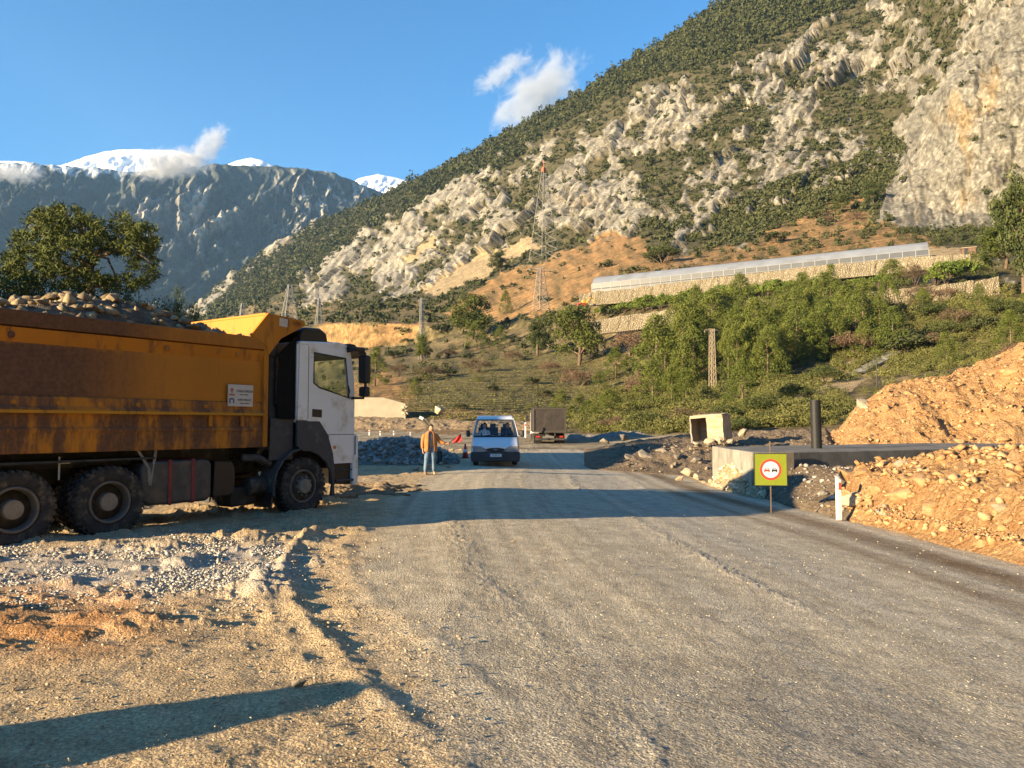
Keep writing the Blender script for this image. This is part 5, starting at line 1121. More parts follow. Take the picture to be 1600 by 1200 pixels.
# dump body paint: orange, worn to rust on the belly panel and rails
def M_bed(name, org=(.50, .19, .010), rustz=None, amt=.5, xfade=True):
    m, n, l, b = new_mat(name); v = coords(n, l); sep = n.new('ShaderNodeSeparateXYZ'); l.new(v, sep.inputs[0])
    vs = coords(n, l, (1.4, 1.4, .35)); f = noise(n, l, 2.2, 9, .7, vs); f2 = noise(n, l, 14, 6, .7, v); f3 = noise(n, l, .55, 3, .5, v)
    m1 = ramp(n, l, f, .62-.35*amt, .82-.35*amt)
    if rustz:
        z0_, z1_ = rustz; zz = n.new('ShaderNodeMath'); zz.operation = 'MULTIPLY_ADD'; l.new(f, zz.inputs[0]); zz.inputs[1].default_value = .45; l.new(sep.outputs[2], zz.inputs[2])
        up = ramp(n, l, zz.outputs[0], z1_+.18, z1_+.36, 1, 0); dn = ramp(n, l, zz.outputs[0], z0_+.12, z0_+.30, 0, 1)
        k = n.new('ShaderNodeMath'); k.operation = 'MULTIPLY'; l.new(up, k.inputs[0]); l.new(dn, k.inputs[1])
        xx = n.new('ShaderNodeMath'); xx.operation = 'MULTIPLY_ADD'; l.new(f, xx.inputs[0]); xx.inputs[1].default_value = 1.6; l.new(sep.outputs[0], xx.inputs[2])
        xf = ramp(n, l, xx.outputs[0], -3.9, -1.7, 1, .15) if xfade else None
        if xf is not None:
            k2 = n.new('ShaderNodeMath'); k2.operation = 'MULTIPLY'; l.new(k.outputs[0], k2.inputs[0]); l.new(xf, k2.inputs[1]); k = k2
        mx = n.new('ShaderNodeMath'); mx.operation = 'MULTIPLY_ADD'; l.new(m1, mx.inputs[0]); mx.inputs[1].default_value = .35; l.new(k.outputs[0], mx.inputs[2]); mx.use_clamp = True; m1 = mx.outputs[0]
    rust = mix(n, l, ramp(n, l, f2, .3, .7), (.085, .038, .019), (.155, .070, .034)); og = mix(n, l, ramp(n, l, f3, .3, .7), tuple(c*.85 for c in org), tuple(min(1, c*1.15) for c in org))
    c = mix(n, l, m1, og, rust); l.new(c, b.inputs['Base Color']); b.inputs['Roughness'].default_value = .62; b.inputs['Specular IOR Level'].default_value = .35; bump(n, l, b, f2, .15, .01); return m
Y_side = M_bed('bed_side_paint', rustz=(2.15, 2.98), amt=.25); Y_rail = M_bed('worn_rust_rail', rustz=(2.9, 3.5), amt=.75); Y_low = M_bed('worn_lower_panel', amt=.74); Y_clean = M_bed('bed_orange_paint', org=(.45, .165, .008), amt=.30); Y_ridge = M_bed('bright_ridge_paint', org=(.46, .215, .012), amt=.25)
Y_band = M_bed('worn_ridge_band', org=(.45, .165, .008), amt=.62)
TR = empty('dump_truck', (-5.178, 16.13, -.073), .9742); tag(TR, 'loaded orange dump truck with a white cab parked on the left', 'dump truck')
W1, W2 = -3.89, -5.27; HB = 1.25
mb = MB()
for s in (-1, 1): mb.box((-2.6, s*.42, .98), (7.9, .10, .26))
for x in (.6, -1.4, -3.0, -4.6, -6.2): mb.box((x, 0, .98), (.14, .74, .2))
mb.build('chassis', G_frame, TR)
mb = MB()
for x in (0, W1, W2): mb.tube([(x, -1.0, .56), (x, 1.0, .56)], .085, 10)
for x in (W1, W2): mb.ball((x, 0, .56), .24)
mb.tube([(-.4, 0, .8), (W1, 0, .62)], .06, 8); mb.build('axle', G_frame, TR)
R_ = .565
for s in (-1, 1):
    wheel(TR, (0, s*1.06, R_), R_, .34, s, 'steer')
    for x in (W1, W2): wheel(TR, (x, s*1.09, R_), R_, .31, s, 'drive'); wheel(TR, (x, s*.72, R_), R_, .31, -s, 'drive')
# dump bed
X0, X1 = -7.55, -1.0; ZB, ZT = 1.36, 3.45
def bedpart(nm, mat, f, bev=.012): mb = MB(); f(mb); return mb.build(nm, mat, TR, bevel=bev)
for s in (-1, 1):
    q = s*1.20
    bedpart('side_panel', Y_side, lambda m: m.box(((X0+X1)/2, s*1.175, 2.6), (X1-X0, .05, 1.3)))
    bedpart('top_rail', Y_rail, lambda m: m.prism([(s*1.15, 3.19), (s*1.27, 3.22), (s*1.29, 3.44), (s*1.14, 3.46)], X0, X1+.06, lambda p, q_, t: (t, p, q_)))
    bedpart('upper_band', Y_clean, lambda m: m.prism([(s*1.20, 2.98), (s*1.205, 3.0), (s*1.262, 3.19), (s*1.20, 3.19)], X0, X1, lambda p, q_, t: (t, p, q_)))
    bedpart('ridge_lip', Y_ridge, lambda m: m.prism([(s*1.24, 1.955), (s*1.30, 1.96), (s*1.30, 2.005), (s*1.24, 2.01)], X0, X1-.01, lambda p, q_, t: (t, p, q_)), .006)
    bedpart('ridge_rail', Y_band, lambda m: m.prism([(s*1.20, 1.97), (s*1.285, 1.975), (s*1.285, 2.03), (s*1.245, 2.06), (s*1.235, 2.20), (s*1.20, 2.22)], X0, X1, lambda p, q_, t: (t, p, q_)))
    bedpart('lower_panel', Y_low, lambda m: (m.prism([(s*1.15, 1.40), (s*1.23, 1.36), (s*1.235, 1.66), (s*1.25, 1.68), (s*1.25, 1.73), (s*1.225, 1.75), (s*1.225, 1.97), (s*1.15, 1.97)], X0, X1-.02, lambda p, q_, t: (t, p, q_))))
    bedpart('corner_post', Y_clean, lambda m: m.box((X1+.02, s*1.20, 2.42), (.10, .14, 2.1)))
    mb = MB()
    for i in range(11):
        x = -7.2+i*.62; mb.ball((x, s*1.24, 2.115), (.045, .014, .04), 8, 6)
    for x in (-5.4, -3.0, -1.6): mb.ball((x, s*1.245, 3.08), (.05, .02, .055), 8, 6)
    mb.build('rivet_boss', Y_rail, TR, smooth=True)
    mb = MB()
    for x in (-2.15, -1.5): mb.box((x, s*1.252, 1.86), (.07, .02, .2))
    mb.build('hinge_plate', Y_clean, TR)
bedpart('subframe', G_frame, lambda m: m.box(((X0+X1)/2-.1, 0, 1.24), (X1-X0-.6, 1.5, .26)))
bedpart('bed_floor', Y_low, lambda m: m.box(((X0+X1)/2, 0, 1.44), (X1-X0, 2.28, .12)))
bedpart('headboard', Y_clean, lambda m: (m.box((X1+.045, 0, 2.45), (.06, 2.2, 2.1)), [m.box((X1+.10, y, 2.35), (.08, .1, 1.9)) for y in (-.8, -.27, .27, .8)]))
bedpart('tailgate', Y_side, lambda m: m.box((X0-.04, 0, 2.42), (.08, 2.5, 2.0)))
cp = [(-1.36, 3.47), (-.97, 3.93), (-.08, 3.87), (-.08, 3.77), (-.66, 3.46), (-.96, 3.10), (-1.0, 3.30)]
mb = MB(); mb.side(cp, -1.29, -1.22); mb.side(cp, 1.22, 1.29); mb.box((-.52, 0, 3.885), (.92, 2.42, .05), Matrix.Rotation(.067, 3, 'Y')); mb.prism([(-.97, 3.90), (-.92, 3.90), (-1.0, 3.42), (-1.05, 3.42)], -1.22, 1.22, lambda p, q_, t: (p, t, q_)); mb.build('canopy', Y_clean, TR, bevel=.012)
MB().box((-.62, -1.295, 3.78), (.20, .006, .16), Matrix.Rotation(.05, 3, 'Y')).build('faded_sticker', M_plain('faded_sticker', (.50, .46, .38), .7), TR)
MB().lathe([(.10, -.004), (.0, -.004)], n=24).build('oval_emblem', M_plain('emblem_rust_red', (.42, .15, .02), .6), TR).matrix_basis = Matrix.Translation((-.28, -1.292, 3.79)) @ Matrix.Diagonal((1, 1, .5, 1))
# company plate
pl_ = MB().box((-1.545, -1.262, 2.325), (.54, .012, .40)).build('company_plate', M_plain('plate_white', (.50, .48, .45), .5, var=.04), TR, bevel=.003)
MB().box((-1.545, -1.235, 2.325), (.40, .06, .22)).build('plate_bracket', Y_low, pl_)
ink = M_plain('plate_dark_ink', (.06, .06, .065), .6); inkr = M_plain('plate_red_ink', (.38, .09, .06), .6); inkb = M_plain('plate_blue_ink', (.08, .12, .2), .6)
TM = lambda x, z: Matrix.Translation((x, -1.2695, z)) @ Matrix.Rotation(math.pi/2, 4, 'X')
text_obj('plate_lettering', 'TONGUCOMEZLER', .062, ink, pl_, TM(-1.46, 2.405), sx=.66); text_obj('plate_lettering', 'HASE INSAAT', .062, ink, pl_, TM(-1.46, 2.245), sx=.80)
text_obj('plate_lettering', 'insaat taahhut', .036, ink, pl_, TM(-1.47, 2.345), sx=.9); text_obj('plate_lettering', 'hafriyat nakliyat', .034, ink, pl_, TM(-1.46, 2.185), sx=.95)
mb = MB(); f_ = lambda p, q_, t: (p, t, q_)
mb.prism([(-1.735, 2.35), (-1.755, 2.42), (-1.78, 2.44), (-1.745, 2.445), (-1.735, 2.475), (-1.722, 2.445), (-1.69, 2.44), (-1.715, 2.42)], -1.271, -1.267, f_); mb.box((-1.735, -1.269, 2.335), (.12, .004, .028)); mb.build('red_emblem', inkr, pl_)
mb = MB(); mb.prism([(-1.79, 2.18), (-1.79, 2.26), (-1.735, 2.285), (-1.68, 2.26), (-1.68, 2.18), (-1.71, 2.18), (-1.71, 2.245), (-1.76, 2.245), (-1.76, 2.18)], -1.271, -1.267, f_); mb.build('blue_emblem', inkb, pl_)
# cab shell around real window openings
for s in (-1, 1):
    ya, yb = s*1.20, s*1.25; mb = MB()
    mb.side([(-.20, 1.88), (.06, 1.88), (.06, 3.40), (-.16, 3.40)], ya, yb)
    mb.side([(.0601, 1.86), (.36, 1.85), (.60, 1.55), (.74, 1.20), (.77, .98), (1.30, .98), (1.34, 1.6), (1.34, 2.3), (1.18, 2.36), (.36, 2.55), (.20, 2.64), (.0601, 2.64)], ya, yb)
    mb.side([(.0601, 2.6401), (.20, 2.6401), (.20, 3.26), (1.06, 3.20), (1.18, 2.3601), (1.34, 2.3001), (1.32, 2.75), (1.20, 3.40), (.0601, 3.43)], ya, yb)
    cs_ = mb.build('cab_side', G_cab, TR)
    MB().side([(.20, 2.64), (.36, 2.55), (1.18, 2.36), (1.06, 3.20), (.20, 3.26)], s*1.222, s*1.226).build('side_window', G_glass, TR)
    fr = [(.20, 2.64), (.36, 2.55), (1.18, 2.36), (1.06, 3.20), (.20, 3.26)]; MB().tube([(x, s*1.252, z) for x, z in fr+fr[:2]], .016, 5).build('window_seal', G_blk, TR)
    mb = MB(); mb.side([(.055, 1.9), (.067, 1.9), (.067, 3.38), (.055, 3.38)], s*1.249, s*1.2525); mb.side([(.067, 1.845), (.36, 1.84), (.62, 1.53), (.635, 1.54), (.37, 1.86), (.067, 1.862)], s*1.249, s*1.2525); mb.side([(.60, 1.58), (1.34, 1.58), (1.34, 1.592), (.60, 1.592)], s*1.249, s*1.2525); mb.build('door_gap', G_blk, TR)
    MB().side([(.17, 1.95), (.42, 1.94), (.42, 2.10), (.17, 2.11)], s*1.248, s*1.262).build('door_handle', G_blk, TR, bevel=.008)
    MB().tube([(1.12, s*1.27, 2.36), (1.16, s*1.28, 2.5), (1.13, s*1.27, 2.62)], .018, 6).build('grab_handle', G_blk, TR, smooth=True)
    # wheel arch, mudguard, steps
    inner = [(.72*math.cos(a), .565+.70*math.sin(a)) for a in np.radians([-18, 0, 20, 40, 60, 80, 95])]
    outer = [(-.22, 1.27+.10), (-.22, 1.87), (.05, 1.86), (.36, 1.835), (.60, 1.54), (.73, 1.19), (.775, .9), (.78, .35)]
    MB().side(inner[::-1]+[(.70, .33), (.78, .33)]+outer[::-1][1:]+[], s*1.21, s*1.275).build('wheel_arch', G_dgrey, TR, bevel=.012)
    g = [(.74*math.cos(a), .565+.74*math.sin(a)) for a in np.radians([95, 115, 135, 155, 175, 192])]; g2 = [(x*1.055-.0, .565+(z-.565)*1.055) for x, z in g]
    MB().side(g+g2[::-1], s*.80, s*1.27).build('mudguard', G_dgrey, TR, bevel=.01)
    MB().side([(-.80, .20), (-.76, .20), (-.70, .75), (-.74, .75)], s*.72, s*1.22).build('mud_flap', G_blk, TR)
    MB().side([(.80, .55), (1.38, .52), (1.38, .98), (.79, .98)], s*1.05, s*1.18).build('step_well', G_blk, TR, bevel=.02)
    mb = MB(); mb.box((1.08, s*1.20, .62), (.5, .14, .05)); mb.box((1.08, s*1.20, .84), (.5, .08, .03)); mb.build('step', G_dgrey, TR, bevel=.01)
    MB().side([(1.30, .50), (1.46, .55), (1.46, 1.55), (1.40, 1.60), (1.345, 1.60), (1.30, 1.0)], s*1.14, s*1.262).build('corner_panel', G_cab if s else G_cab, TR, bevel=.03)
    MB().side([(1.34, 1.15), (1.37, 1.15), (1.37, 1.55), (1.34, 1.55)], s*1.262, s*1.268).build('corner_vent', G_blk, TR)
    MB().side([(.74, 1.30), (.80, 1.28), (.82, 1.34), (.76, 1.36)], s*1.25, s*1.262).build('side_marker', G_amb, TR)
    # mirrors on their bracket
    br = MB(); br.tube([(1.10, s*1.24, 3.36), (1.30, s*1.38, 3.38), (1.42, s*1.46, 3.34), (1.44, s*1.47, 2.62), (1.40, s*1.45, 2.36), (1.22, s*1.27, 2.36)], .032, 6); br.build('mirror_arm', G_blk, TR, smooth=True)
    MB().box((1.42, s*1.46, 2.98), (.15, .26, .60)).build('mirror', G_blk, TR, bevel=.04); MB().box((1.42, s*1.46, 2.50), (.13, .24, .22)).build('mirror', G_blk, TR, bevel=.04)
    MB().box((1.28, s*1.36, 3.40), (.30, .24, .10)).build('kerb_mirror', G_blk, TR, bevel=.03)
MB().prism([(-.20, 3.40), (-.14, 3.47), (.9, 3.53), (1.10, 3.50), (1.21, 3.40)], -1.249, 1.249, lambda p, q_, t: (p, t, q_)).build('cab_roof', G_cab, TR, bevel=.05, seg=3)
MB().box((-.17, 0, 2.62), (.06, 2.40, 1.56)).build('cab_rear_wall', G_cab, TR)
MB().prism([(1.30, .98), (1.345, 1.6), (1.345, 2.2), (1.31, 2.2), (1.26, .98)], -1.2, 1.2, lambda p, q_, t: (p, t, q_)).build('cab_front', G_cab, TR)
MB().prism([(1.34, 2.2), (1.34, 2.35), (1.22, 3.35), (1.205, 3.35), (1.325, 2.2)], -1.18, 1.18, lambda p, q_, t: (p, t, q_)).build('windscreen', G_glass, TR)
MB().prism([(1.26, .50), (1.50, .55), (1.48, 1.1), (1.36, 1.2), (1.26, 1.1)], -1.13, 1.13, lambda p, q_, t: (p, t, q_)).build('bumper', G_cab, TR, bevel=.04)
MB().prism([(1.345, 1.25), (1.39, 1.25), (1.38, 2.1), (1.345, 2.1)], -1.0, 1.0, lambda p, q_, t: (p, t, q_)).build('grille', G_blk, TR, bevel=.02)
for s in (-1, 1): MB().box((1.49, s*.85, .82), (.04, .42, .2)).build('headlight', G_lens, TR, bevel=.02)
MB().prism([(1.08, 3.40), (1.14, 3.53), (1.30, 3.52), (1.58, 3.36), (1.60, 3.24), (1.44, 3.34), (1.26, 3.36)], -1.28, 1.28, lambda p, q_, t: (p, t, q_)).build('sun_visor', G_blk, TR, bevel=.02)
MB().prism([(-.12, 3.42), (-.08, 3.66), (.02, 3.77), (.44, 3.79), (.62, 3.70), (.67, 3.50), (.64, 3.42)], -1.16, 1.16, lambda p, q_, t: (p, t, q_)).build('roof_deflector', G_blk, TR, bevel=.05, seg=3)
for y in (-.95, .95): MB().box((.88, y, 3.53), (.16, .10, .05)).build('roof_marker', G_amb if y > 0 else G_blk, TR, bevel=.01)
MB().box((.55, 0, 1.95), (1.3, 2.3, .08)).build('cab_floor', G_seat, TR); MB().box((1.12, 0, 2.25), (.36, 2.2, .34)).build('dashboard', G_seat, TR, bevel=.05)
for y in (-.62, .62):
    mb = MB(); mb.box((.28, y, 2.12), (.5, .52, .22)); mb.box((.0, y, 2.5), (.12, .5, .72)); mb.box((-.02, y, 2.95), (.1, .3, .2)); mb.build('seat', G_seat, TR, bevel=.04)
mb = MB(); mb.lathe([(.22+.018*math.cos(a), .018*math.sin(a)) for a in np.linspace(0, 2*math.pi, 8, endpoint=False)], axis='X', n=22, closed=True); sw = mb.build('steering_wheel', G_blk, TR, smooth=True); sw.location = (.82, .62, 2.62); sw.rotation_euler = (0, .5, 0)
MB().box((.25, 0, 1.36), (1.7, 1.56, 1.0)).build('engine_block', G_frame, TR, bevel=.05)
# gear behind the cab
for s in (-1, 1):
    MB().side([(-.22, 1.9), (-.22, 3.42), (-.10, 3.68), (-.62, 3.18), (-.66, 2.0), (-.58, 1.9)], s*1.17, s*1.20).build('side_fairing', G_canvas, TR, bevel=.01)
    MB().side([(-.80, 1.10), (-.22, 1.10), (-.22, 1.92), (-.78, 1.92)], s*1.12, s*1.16).build('side_cover', G_dgrey, TR, bevel=.02)
mb = MB(); mb.lathe([(.0, 1.3), (.17, 1.3), (.17, 2.1), (.10, 2.2), (.10, 3.1), (.14, 3.15), (.14, 3.4), (0, 3.42)], (-.62, -.92, 0), 'Z', 18); mb.build('air_intake', G_dgrey, TR, smooth=False, bevel=.01)
MB().box((-.62, .35, 1.75), (.42, 1.5, 1.2)).build('equipment_box', G_frame, TR, bevel=.02)
MB().lathe([(0, 0), (.13, 0), (.13, 1.5), (0, 1.5)], (-.70, .95, 1.6), 'Z', 16).build('exhaust_stack', G_frame, TR)
# tank, air tank, brackets, underrun bits
tk = MB().side([(-3.30, .50), (-3.36, .58), (-3.36, 1.10), (-3.28, 1.18), (-2.12, 1.18), (-2.04, 1.10), (-2.04, .52), (-2.12, .44), (-3.2, .44)], -1.17, -.55).build('fuel_tank', M_plain('dull_tank_metal', (.065, .066, .068), .55, metal=.2, var=.25, dirt=(.13, .105, .08), dirt_amt=.45, dscale=2.5), TR, bevel=.07, seg=3)
for x in (-2.85, -2.42): MB().side([(x-.035, .43), (x+.035, .43), (x+.035, 1.20), (x-.035, 1.20)], -1.192, -.52).build('red_strap', M_plain('faded_red_strap', (.22, .03, .03), .6, var=.2), tk, bevel=.02)
MB().side([(-1.98, .52), (-1.95, .48), (-1.62, .50), (-1.52, .58), (-1.52, 1.0), (-1.60, 1.12), (-1.95, 1.14)], -1.12, -.6).build('battery_box', G_blk, TR, bevel=.05)
mb = MB(); mb.lathe([(0, 0), (.16, .0), (.18, .04), (.18, .66), (.16, .70), (0, .70)], (-1.15, -.95, .62), 'X', 18); mb.build('air_tank', G_frame, TR, smooth=False)
MB().side([(-1.5, .28), (-1.42, .25), (-.92, .30), (-.92, .62), (-1.5, .62)], -.95, -.5).build('silencer', G_frame, TR, bevel=.04)
mb = MB(); mb.tube([(-3.42, -1.15, 1.38), (-3.22, -1.16, 1.05)], .025, 5); mb.tube([(-3.10, -1.15, 1.38), (-3.20, -1.16, .78)], .025, 5); mb.tube([(-3.23, -1.16, 1.07), (-3.20, -1.16, .78)], .03, 5); mb.build('support_bracket', M_plain('pale_bracket_paint', (.24, .23, .21), .7, var=.2), TR)
mb = MB(); mb.box((-4.55, -1.1, 1.22), (.16, .06, .05)); mb.tube([(-4.62, -1.1, 1.3), (-4.62, -1.1, .95)], .016, 5); mb.build('lamp_bracket', K_steel, TR)
for s in (-1, 1):
    MB().side([(W1-2.1, 1.20), (W1+.75, 1.22), (W1+.75, 1.25), (W1-2.1, 1.24)], s*.5, s*1.2).build('rear_mudguard', G_frame, TR); MB().tube([(-1.0, s*.6, 1.1), (-.95, s*1.0, 1.25), (-.7, s*1.05, 1.5)], .06, 6).build('underbody_pipe', G_frame, TR)
MB().tube([(-1.32, -1.02, 1.18), (-.98, -1.05, 1.16), (-.72, -1.08, 1.02)], .075, 10).build('intake_hose', G_dgrey, TR, smooth=True)
# load of rubble
def TL(x, y, z): c, s = math.cos(.9742), math.sin(.9742); return Vector((-5.178+c*x-s*y, 16.13+s*x+c*y, -.073+z))
gx, gy = np.meshgrid(np.linspace(-7.5, -1.05, 120), np.linspace(-1.12, 1.12, 50))
top = np.interp(gx, [-7.5, -6, -5, -4.5, -4, -3.3, -2.9, -2.4, -1.8, -1.4, -1.05], [3.38, 3.48, 3.66, 3.8, 3.9, 3.95, 3.9, 3.78, 3.60, 3.44, 3.35])
gz_ = 3.38+(top-3.38)*(1-np.abs(gy/1.12)**2.2)+.10*fbm(gx*1.8, gy*1.8, 4, 701)+.05*fbm(gx*6, gy*6, 3, 703); gz_ = np.minimum(gz_, np.where(np.abs(gy) > 1.05, 3.42, 9))
c, s_n = math.cos(.9742), math.sin(.9742); ii = np.arange(gx.size).reshape(gx.shape); q = np.stack([ii[:-1, :-1], ii[:-1, 1:], ii[1:, 1:], ii[1:, :-1]], -1).reshape(-1, 4)
o = np_obj('rubble_load', np.column_stack([(-5.178+c*gx-s_n*gy).ravel(), (16.13+s_n*gx+c*gy).ravel(), (gz_-.073).ravel()]), q, E_dark, smooth=True); tag(o, 'heap of dark earth and broken rock filling the truck bed', 'load')
def load_h(x, y): j = int((x+7.5)/6.45*119); i = int((y+1.12)/2.24*49); return float(gz_[np.clip(i, 0, 49), np.clip(j, 0, 119)])
pts, ss = [], []
for _ in range(650):
    x, y = RNG.uniform(-7.4, -1.2), RNG.uniform(-1.0, 1.0); s = .03+.13*RNG.uniform()**2; p = TL(x, y, load_h(x, y)+s*.2); pts.append(p[:]); ss.append(s)
stones('rubble', pts, np.array(ss), M_stones('load_rubble', (.16, .115, .07), (.40, .31, .19)), 'brown stones covering the load of the dump truck', 'rubble', True)
for x, y, s in ((-5.35, -.55, .27), (-5.62, -.35, .2), (-5.8, -.5, .16), (-4.85, -.1, .18), (-4.6, .1, .17), (-4.35, -.1, .16), (-4.15, -.25, .2), (-5.0, .2, .17), (-4.5, .3, .18), (-3.9, -.2, .15), (-3.7, .1, .15), (-2.35, -.75, .14), (-5.2, .1, .18), (-3.5, -.4, .2), (-3.0, -.5, .15), (-6.2, -.2, .2), (-6.6, 0, .2), (-4.1, .2, .16)):
    rock(TL(x, y, load_h(x, y)+s*.25), s, R_load if s < .26 else R_pale, 'biggest pale boulder on the near edge of the truck load' if s > .26 else 'brown rock lying on top of the truck load', None if s > .26 else 'rocks on the truck load')
# ---------------------------------------------- the second dump truck, seen from behind
T2 = empty('dump_truck', (P(859, 697, 61).x, 61, float(zg(P(859, 697, 61).x, 61))), .02); tag(T2, 'dark dirty dump truck driving away, seen from behind', 'dump truck')
D_tail = M_plain('dusty_dark_tailgate', (.030, .024, .021), .8, var=.25, scale=3, dirt=(.06, .048, .038), dirt_amt=.4, dscale=2, ds=(1, 1, .4)); D_rail = M_plain('dusty_rail', (.05, .042, .035), .8)
MB().box((0, 0, 2.12), (2.46, .10, 1.72)).build('tailgate', D_tail, T2, bevel=.02)
mb = MB(); mb.box((0, -.02, 3.02), (2.56, .16, .12)); mb.box((0, -.02, 1.22), (2.56, .16, .16))
for s in (-1, 1): mb.box((s*1.25, -.02, 2.12), (.10, .16, 1.72))
mb.build('gate_frame', D_rail, T2, bevel=.02)
for s in (-1, 1): MB().box((s*1.22, 3.0, 2.1), (.08, 5.8, 1.8)).build('side_panel', D_tail, T2)
MB().box((0, 3, 1.2), (2.3, 5.8, .12)).build('bed_floor', D_tail, T2); MB().box((0, 5.9, 2.3), (2.4, .1, 2.0)).build('headboard', D_tail, T2)
mb = MB()
for s in (-1, 1): mb.box((s*.42, 3.8, .98), (.1, 7.6, .26))
mb.box((0, .25, .62), (2.3, .12, .16)); mb.box((-.6, .25, .8), (.1, .1, .4)); mb.box((.6, .25, .8), (.1, .1, .4)); mb.build('chassis', G_frame, T2)
wt2 = tyre_mesh(.54, .30, 24); wt2 = wt2.build('tyre', G_tyre); rm2 = MB().lathe([(.33, -.12), (.30, -.12), (.28, .05), (0, .05)], n=20).build('wheel', G_rim)
for s in (-1, 1):
    for yy, xx in ((1.3, .74), (1.3, 1.09), (2.66, .74), (2.66, 1.09), (6.6, 1.06)):
        r2 = rm2.copy(); COL.objects.link(r2); r2.parent = T2; r2.location = (s*xx, yy, .54); r2.rotation_euler = (0, 0, s*math.pi/2); t2 = wt2.copy(); COL.objects.link(t2); t2.parent = r2
bpy.data.objects.remove(wt2); bpy.data.objects.remove(rm2)
for s in (-1, 1):
    MB().box((s*.92, .22, .82), (.36, .05, .14)).build('tail_light', G_redl, T2, bevel=.01); MB().box((s*.92, .62, .62), (.6, .02, .6)).build('mud_flap', G_blk, T2)
    mb = MB(); mb.tube([(s*1.2, 7.6, 2.5), (s*1.45, 7.6, 2.5)], .03, 5); mb.box((s*1.48, 7.6, 2.35), (.2, .1, .5)); mb.build('mirror', G_blk, T2)
MB().box((0, 7.2, 1.9), (2.4, 1.7, 2.0)).build('cab', G_cab, T2, bevel=.08)
# ---------------------------------------------- white van
VX = P(774, 728, 32.4); VN = empty('van', (VX.x, 32.4, float(zg(VX.x, 32.4))), math.radians(1.5)); tag(VN, 'white minibus driving towards the viewer on the shaded road', 'van')
V_w = M_plain('van_white_paint', (.72, .73, .74), .3, var=.03, dirt=(.45, .42, .36), dirt_amt=.15, dscale=3, coat=.4); V_b = M_plain('van_bumper_plastic', (.03, .032, .036), .6)
def ring(y, zb, zm, zt, wb, wm, wt): return [(-wb, y, zb), (-wm, y, zb+.12), (-wm, y, zm), (-wt, y, zt-.03), (-wt+.06, y, zt), (wt-.06, y, zt), (wt, y, zt-.03), (wm, y, zm), (wm, y, zb+.12), (wb, y, zb)]
MB().loft([ring(.0, .52, .60, .80, .90, .94, .90), ring(.05, .40, .62, .86, .96, 1.0, .95), ring(.35, .34, .66, 1.02, .98, 1.03, .95), ring(.80, .34, .8, 1.24, .98, 1.04, .94), ring(1.3, .34, .9, 1.27, .98, 1.05, 1.0), ring(4.9, .34, .9, 1.27, .98, 1.05, 1.0), ring(5.0, .42, .9, 1.27, .94, 1.02, .98)]).build('body', V_w, VN, bevel=.03, seg=3)
MB().loft([[(-.78, 1.48, 1.97), (.78, 1.48, 1.97), (.80, 1.46, 1.90), (-.80, 1.46, 1.90)], [(-.76, 1.75, 2.10), (.76, 1.75, 2.10), (.82, 1.75, 2.02), (-.82, 1.75, 2.02)], [(-.76, 2.3, 2.16), (.76, 2.3, 2.16), (.82, 2.3, 2.05), (-.82, 2.3, 2.05)], [(-.76, 4.8, 2.14), (.76, 4.8, 2.14), (.82, 4.8, 2.05), (-.82, 4.8, 2.05)], [(-.72, 4.95, 2.06), (.72, 4.95, 2.06), (.8, 4.95, 2.0), (-.8, 4.95, 2.0)]]).build('roof', V_w, VN, bevel=.03)
for s in (-1, 1):
    mb = MB(); f_ = lambda p, q_, t: (s*(1.0-.19*(q_-1.26)/.79)+t*s, p, q_)
    mb.prism([(.78, 1.24), (.92, 1.26), (1.58, 2.02), (1.46, 1.98)], -.05, .0, f_); mb.prism([(1.55, 1.26), (1.66, 1.26), (1.80, 2.05), (1.70, 2.05)], -.05, 0, f_); mb.prism([(2.9, 1.26), (3.02, 1.26), (3.02, 2.05), (2.9, 2.05)], -.05, 0, f_); mb.prism([(4.78, 1.26), (4.95, 1.26), (4.92, 2.05), (4.78, 2.05)], -.05, 0, f_); mb.build('pillar', V_w, VN)
    MB().prism([(.95, 1.27), (1.57, 1.27), (1.71, 2.02), (1.60, 2.02)], -.03, -.025, f_).build('door_window', G_glass, VN); MB().prism([(1.67, 1.27), (4.78, 1.27), (4.78, 2.04), (1.8, 2.04)], -.03, -.025, f_).build('side_window', G_glass, VN)
    hl = MB().prism([(s*.40, .62), (s*.55, .58), (s*.93, .60), (s*.95, .84), (s*.60, .83), (s*.42, .74)], -.035, .09, lambda p, q_, t: (p, t-.03+.10*max(0, abs(p)-.6), q_)); hl.build('headlight', G_lens, VN, bevel=.015)
    MB().box((s*.955, .11, .73), (.10, .10, .21)).build('indicator', G_amb, VN, bevel=.015)
    mb = MB(); mb.tube([(s*.98, .95, 1.33), (s*1.12, .95, 1.34)], .025, 5); mb.build('mirror_arm', V_b, VN); MB().box((s*1.17, .95, 1.36), (.17, .12, .29)).build('mirror', V_b, VN, bevel=.05)
    for yy in (.95, 4.0):
        w_ = MB().lathe([(.20, s*.02), (.17, s*.06), (0, s*.05)], axis='X', n=20).build('wheel', G_rim, VN); w_.location = (s*.84, yy, .33); MB().lathe([(.19, -.1), (.29, -.11), (.33, -.07), (.33, .07), (.29, .11), (.19, .1)], axis='X', n=28, closed=True).build('tyre', G_tyre, w_, smooth=True)
MB().prism([(-.88, .80, 1.255), (.88, .80, 1.255), (.79, 1.45, 1.93), (-.79, 1.45, 1.93)], 0, .006, lambda *a: a) if False else None
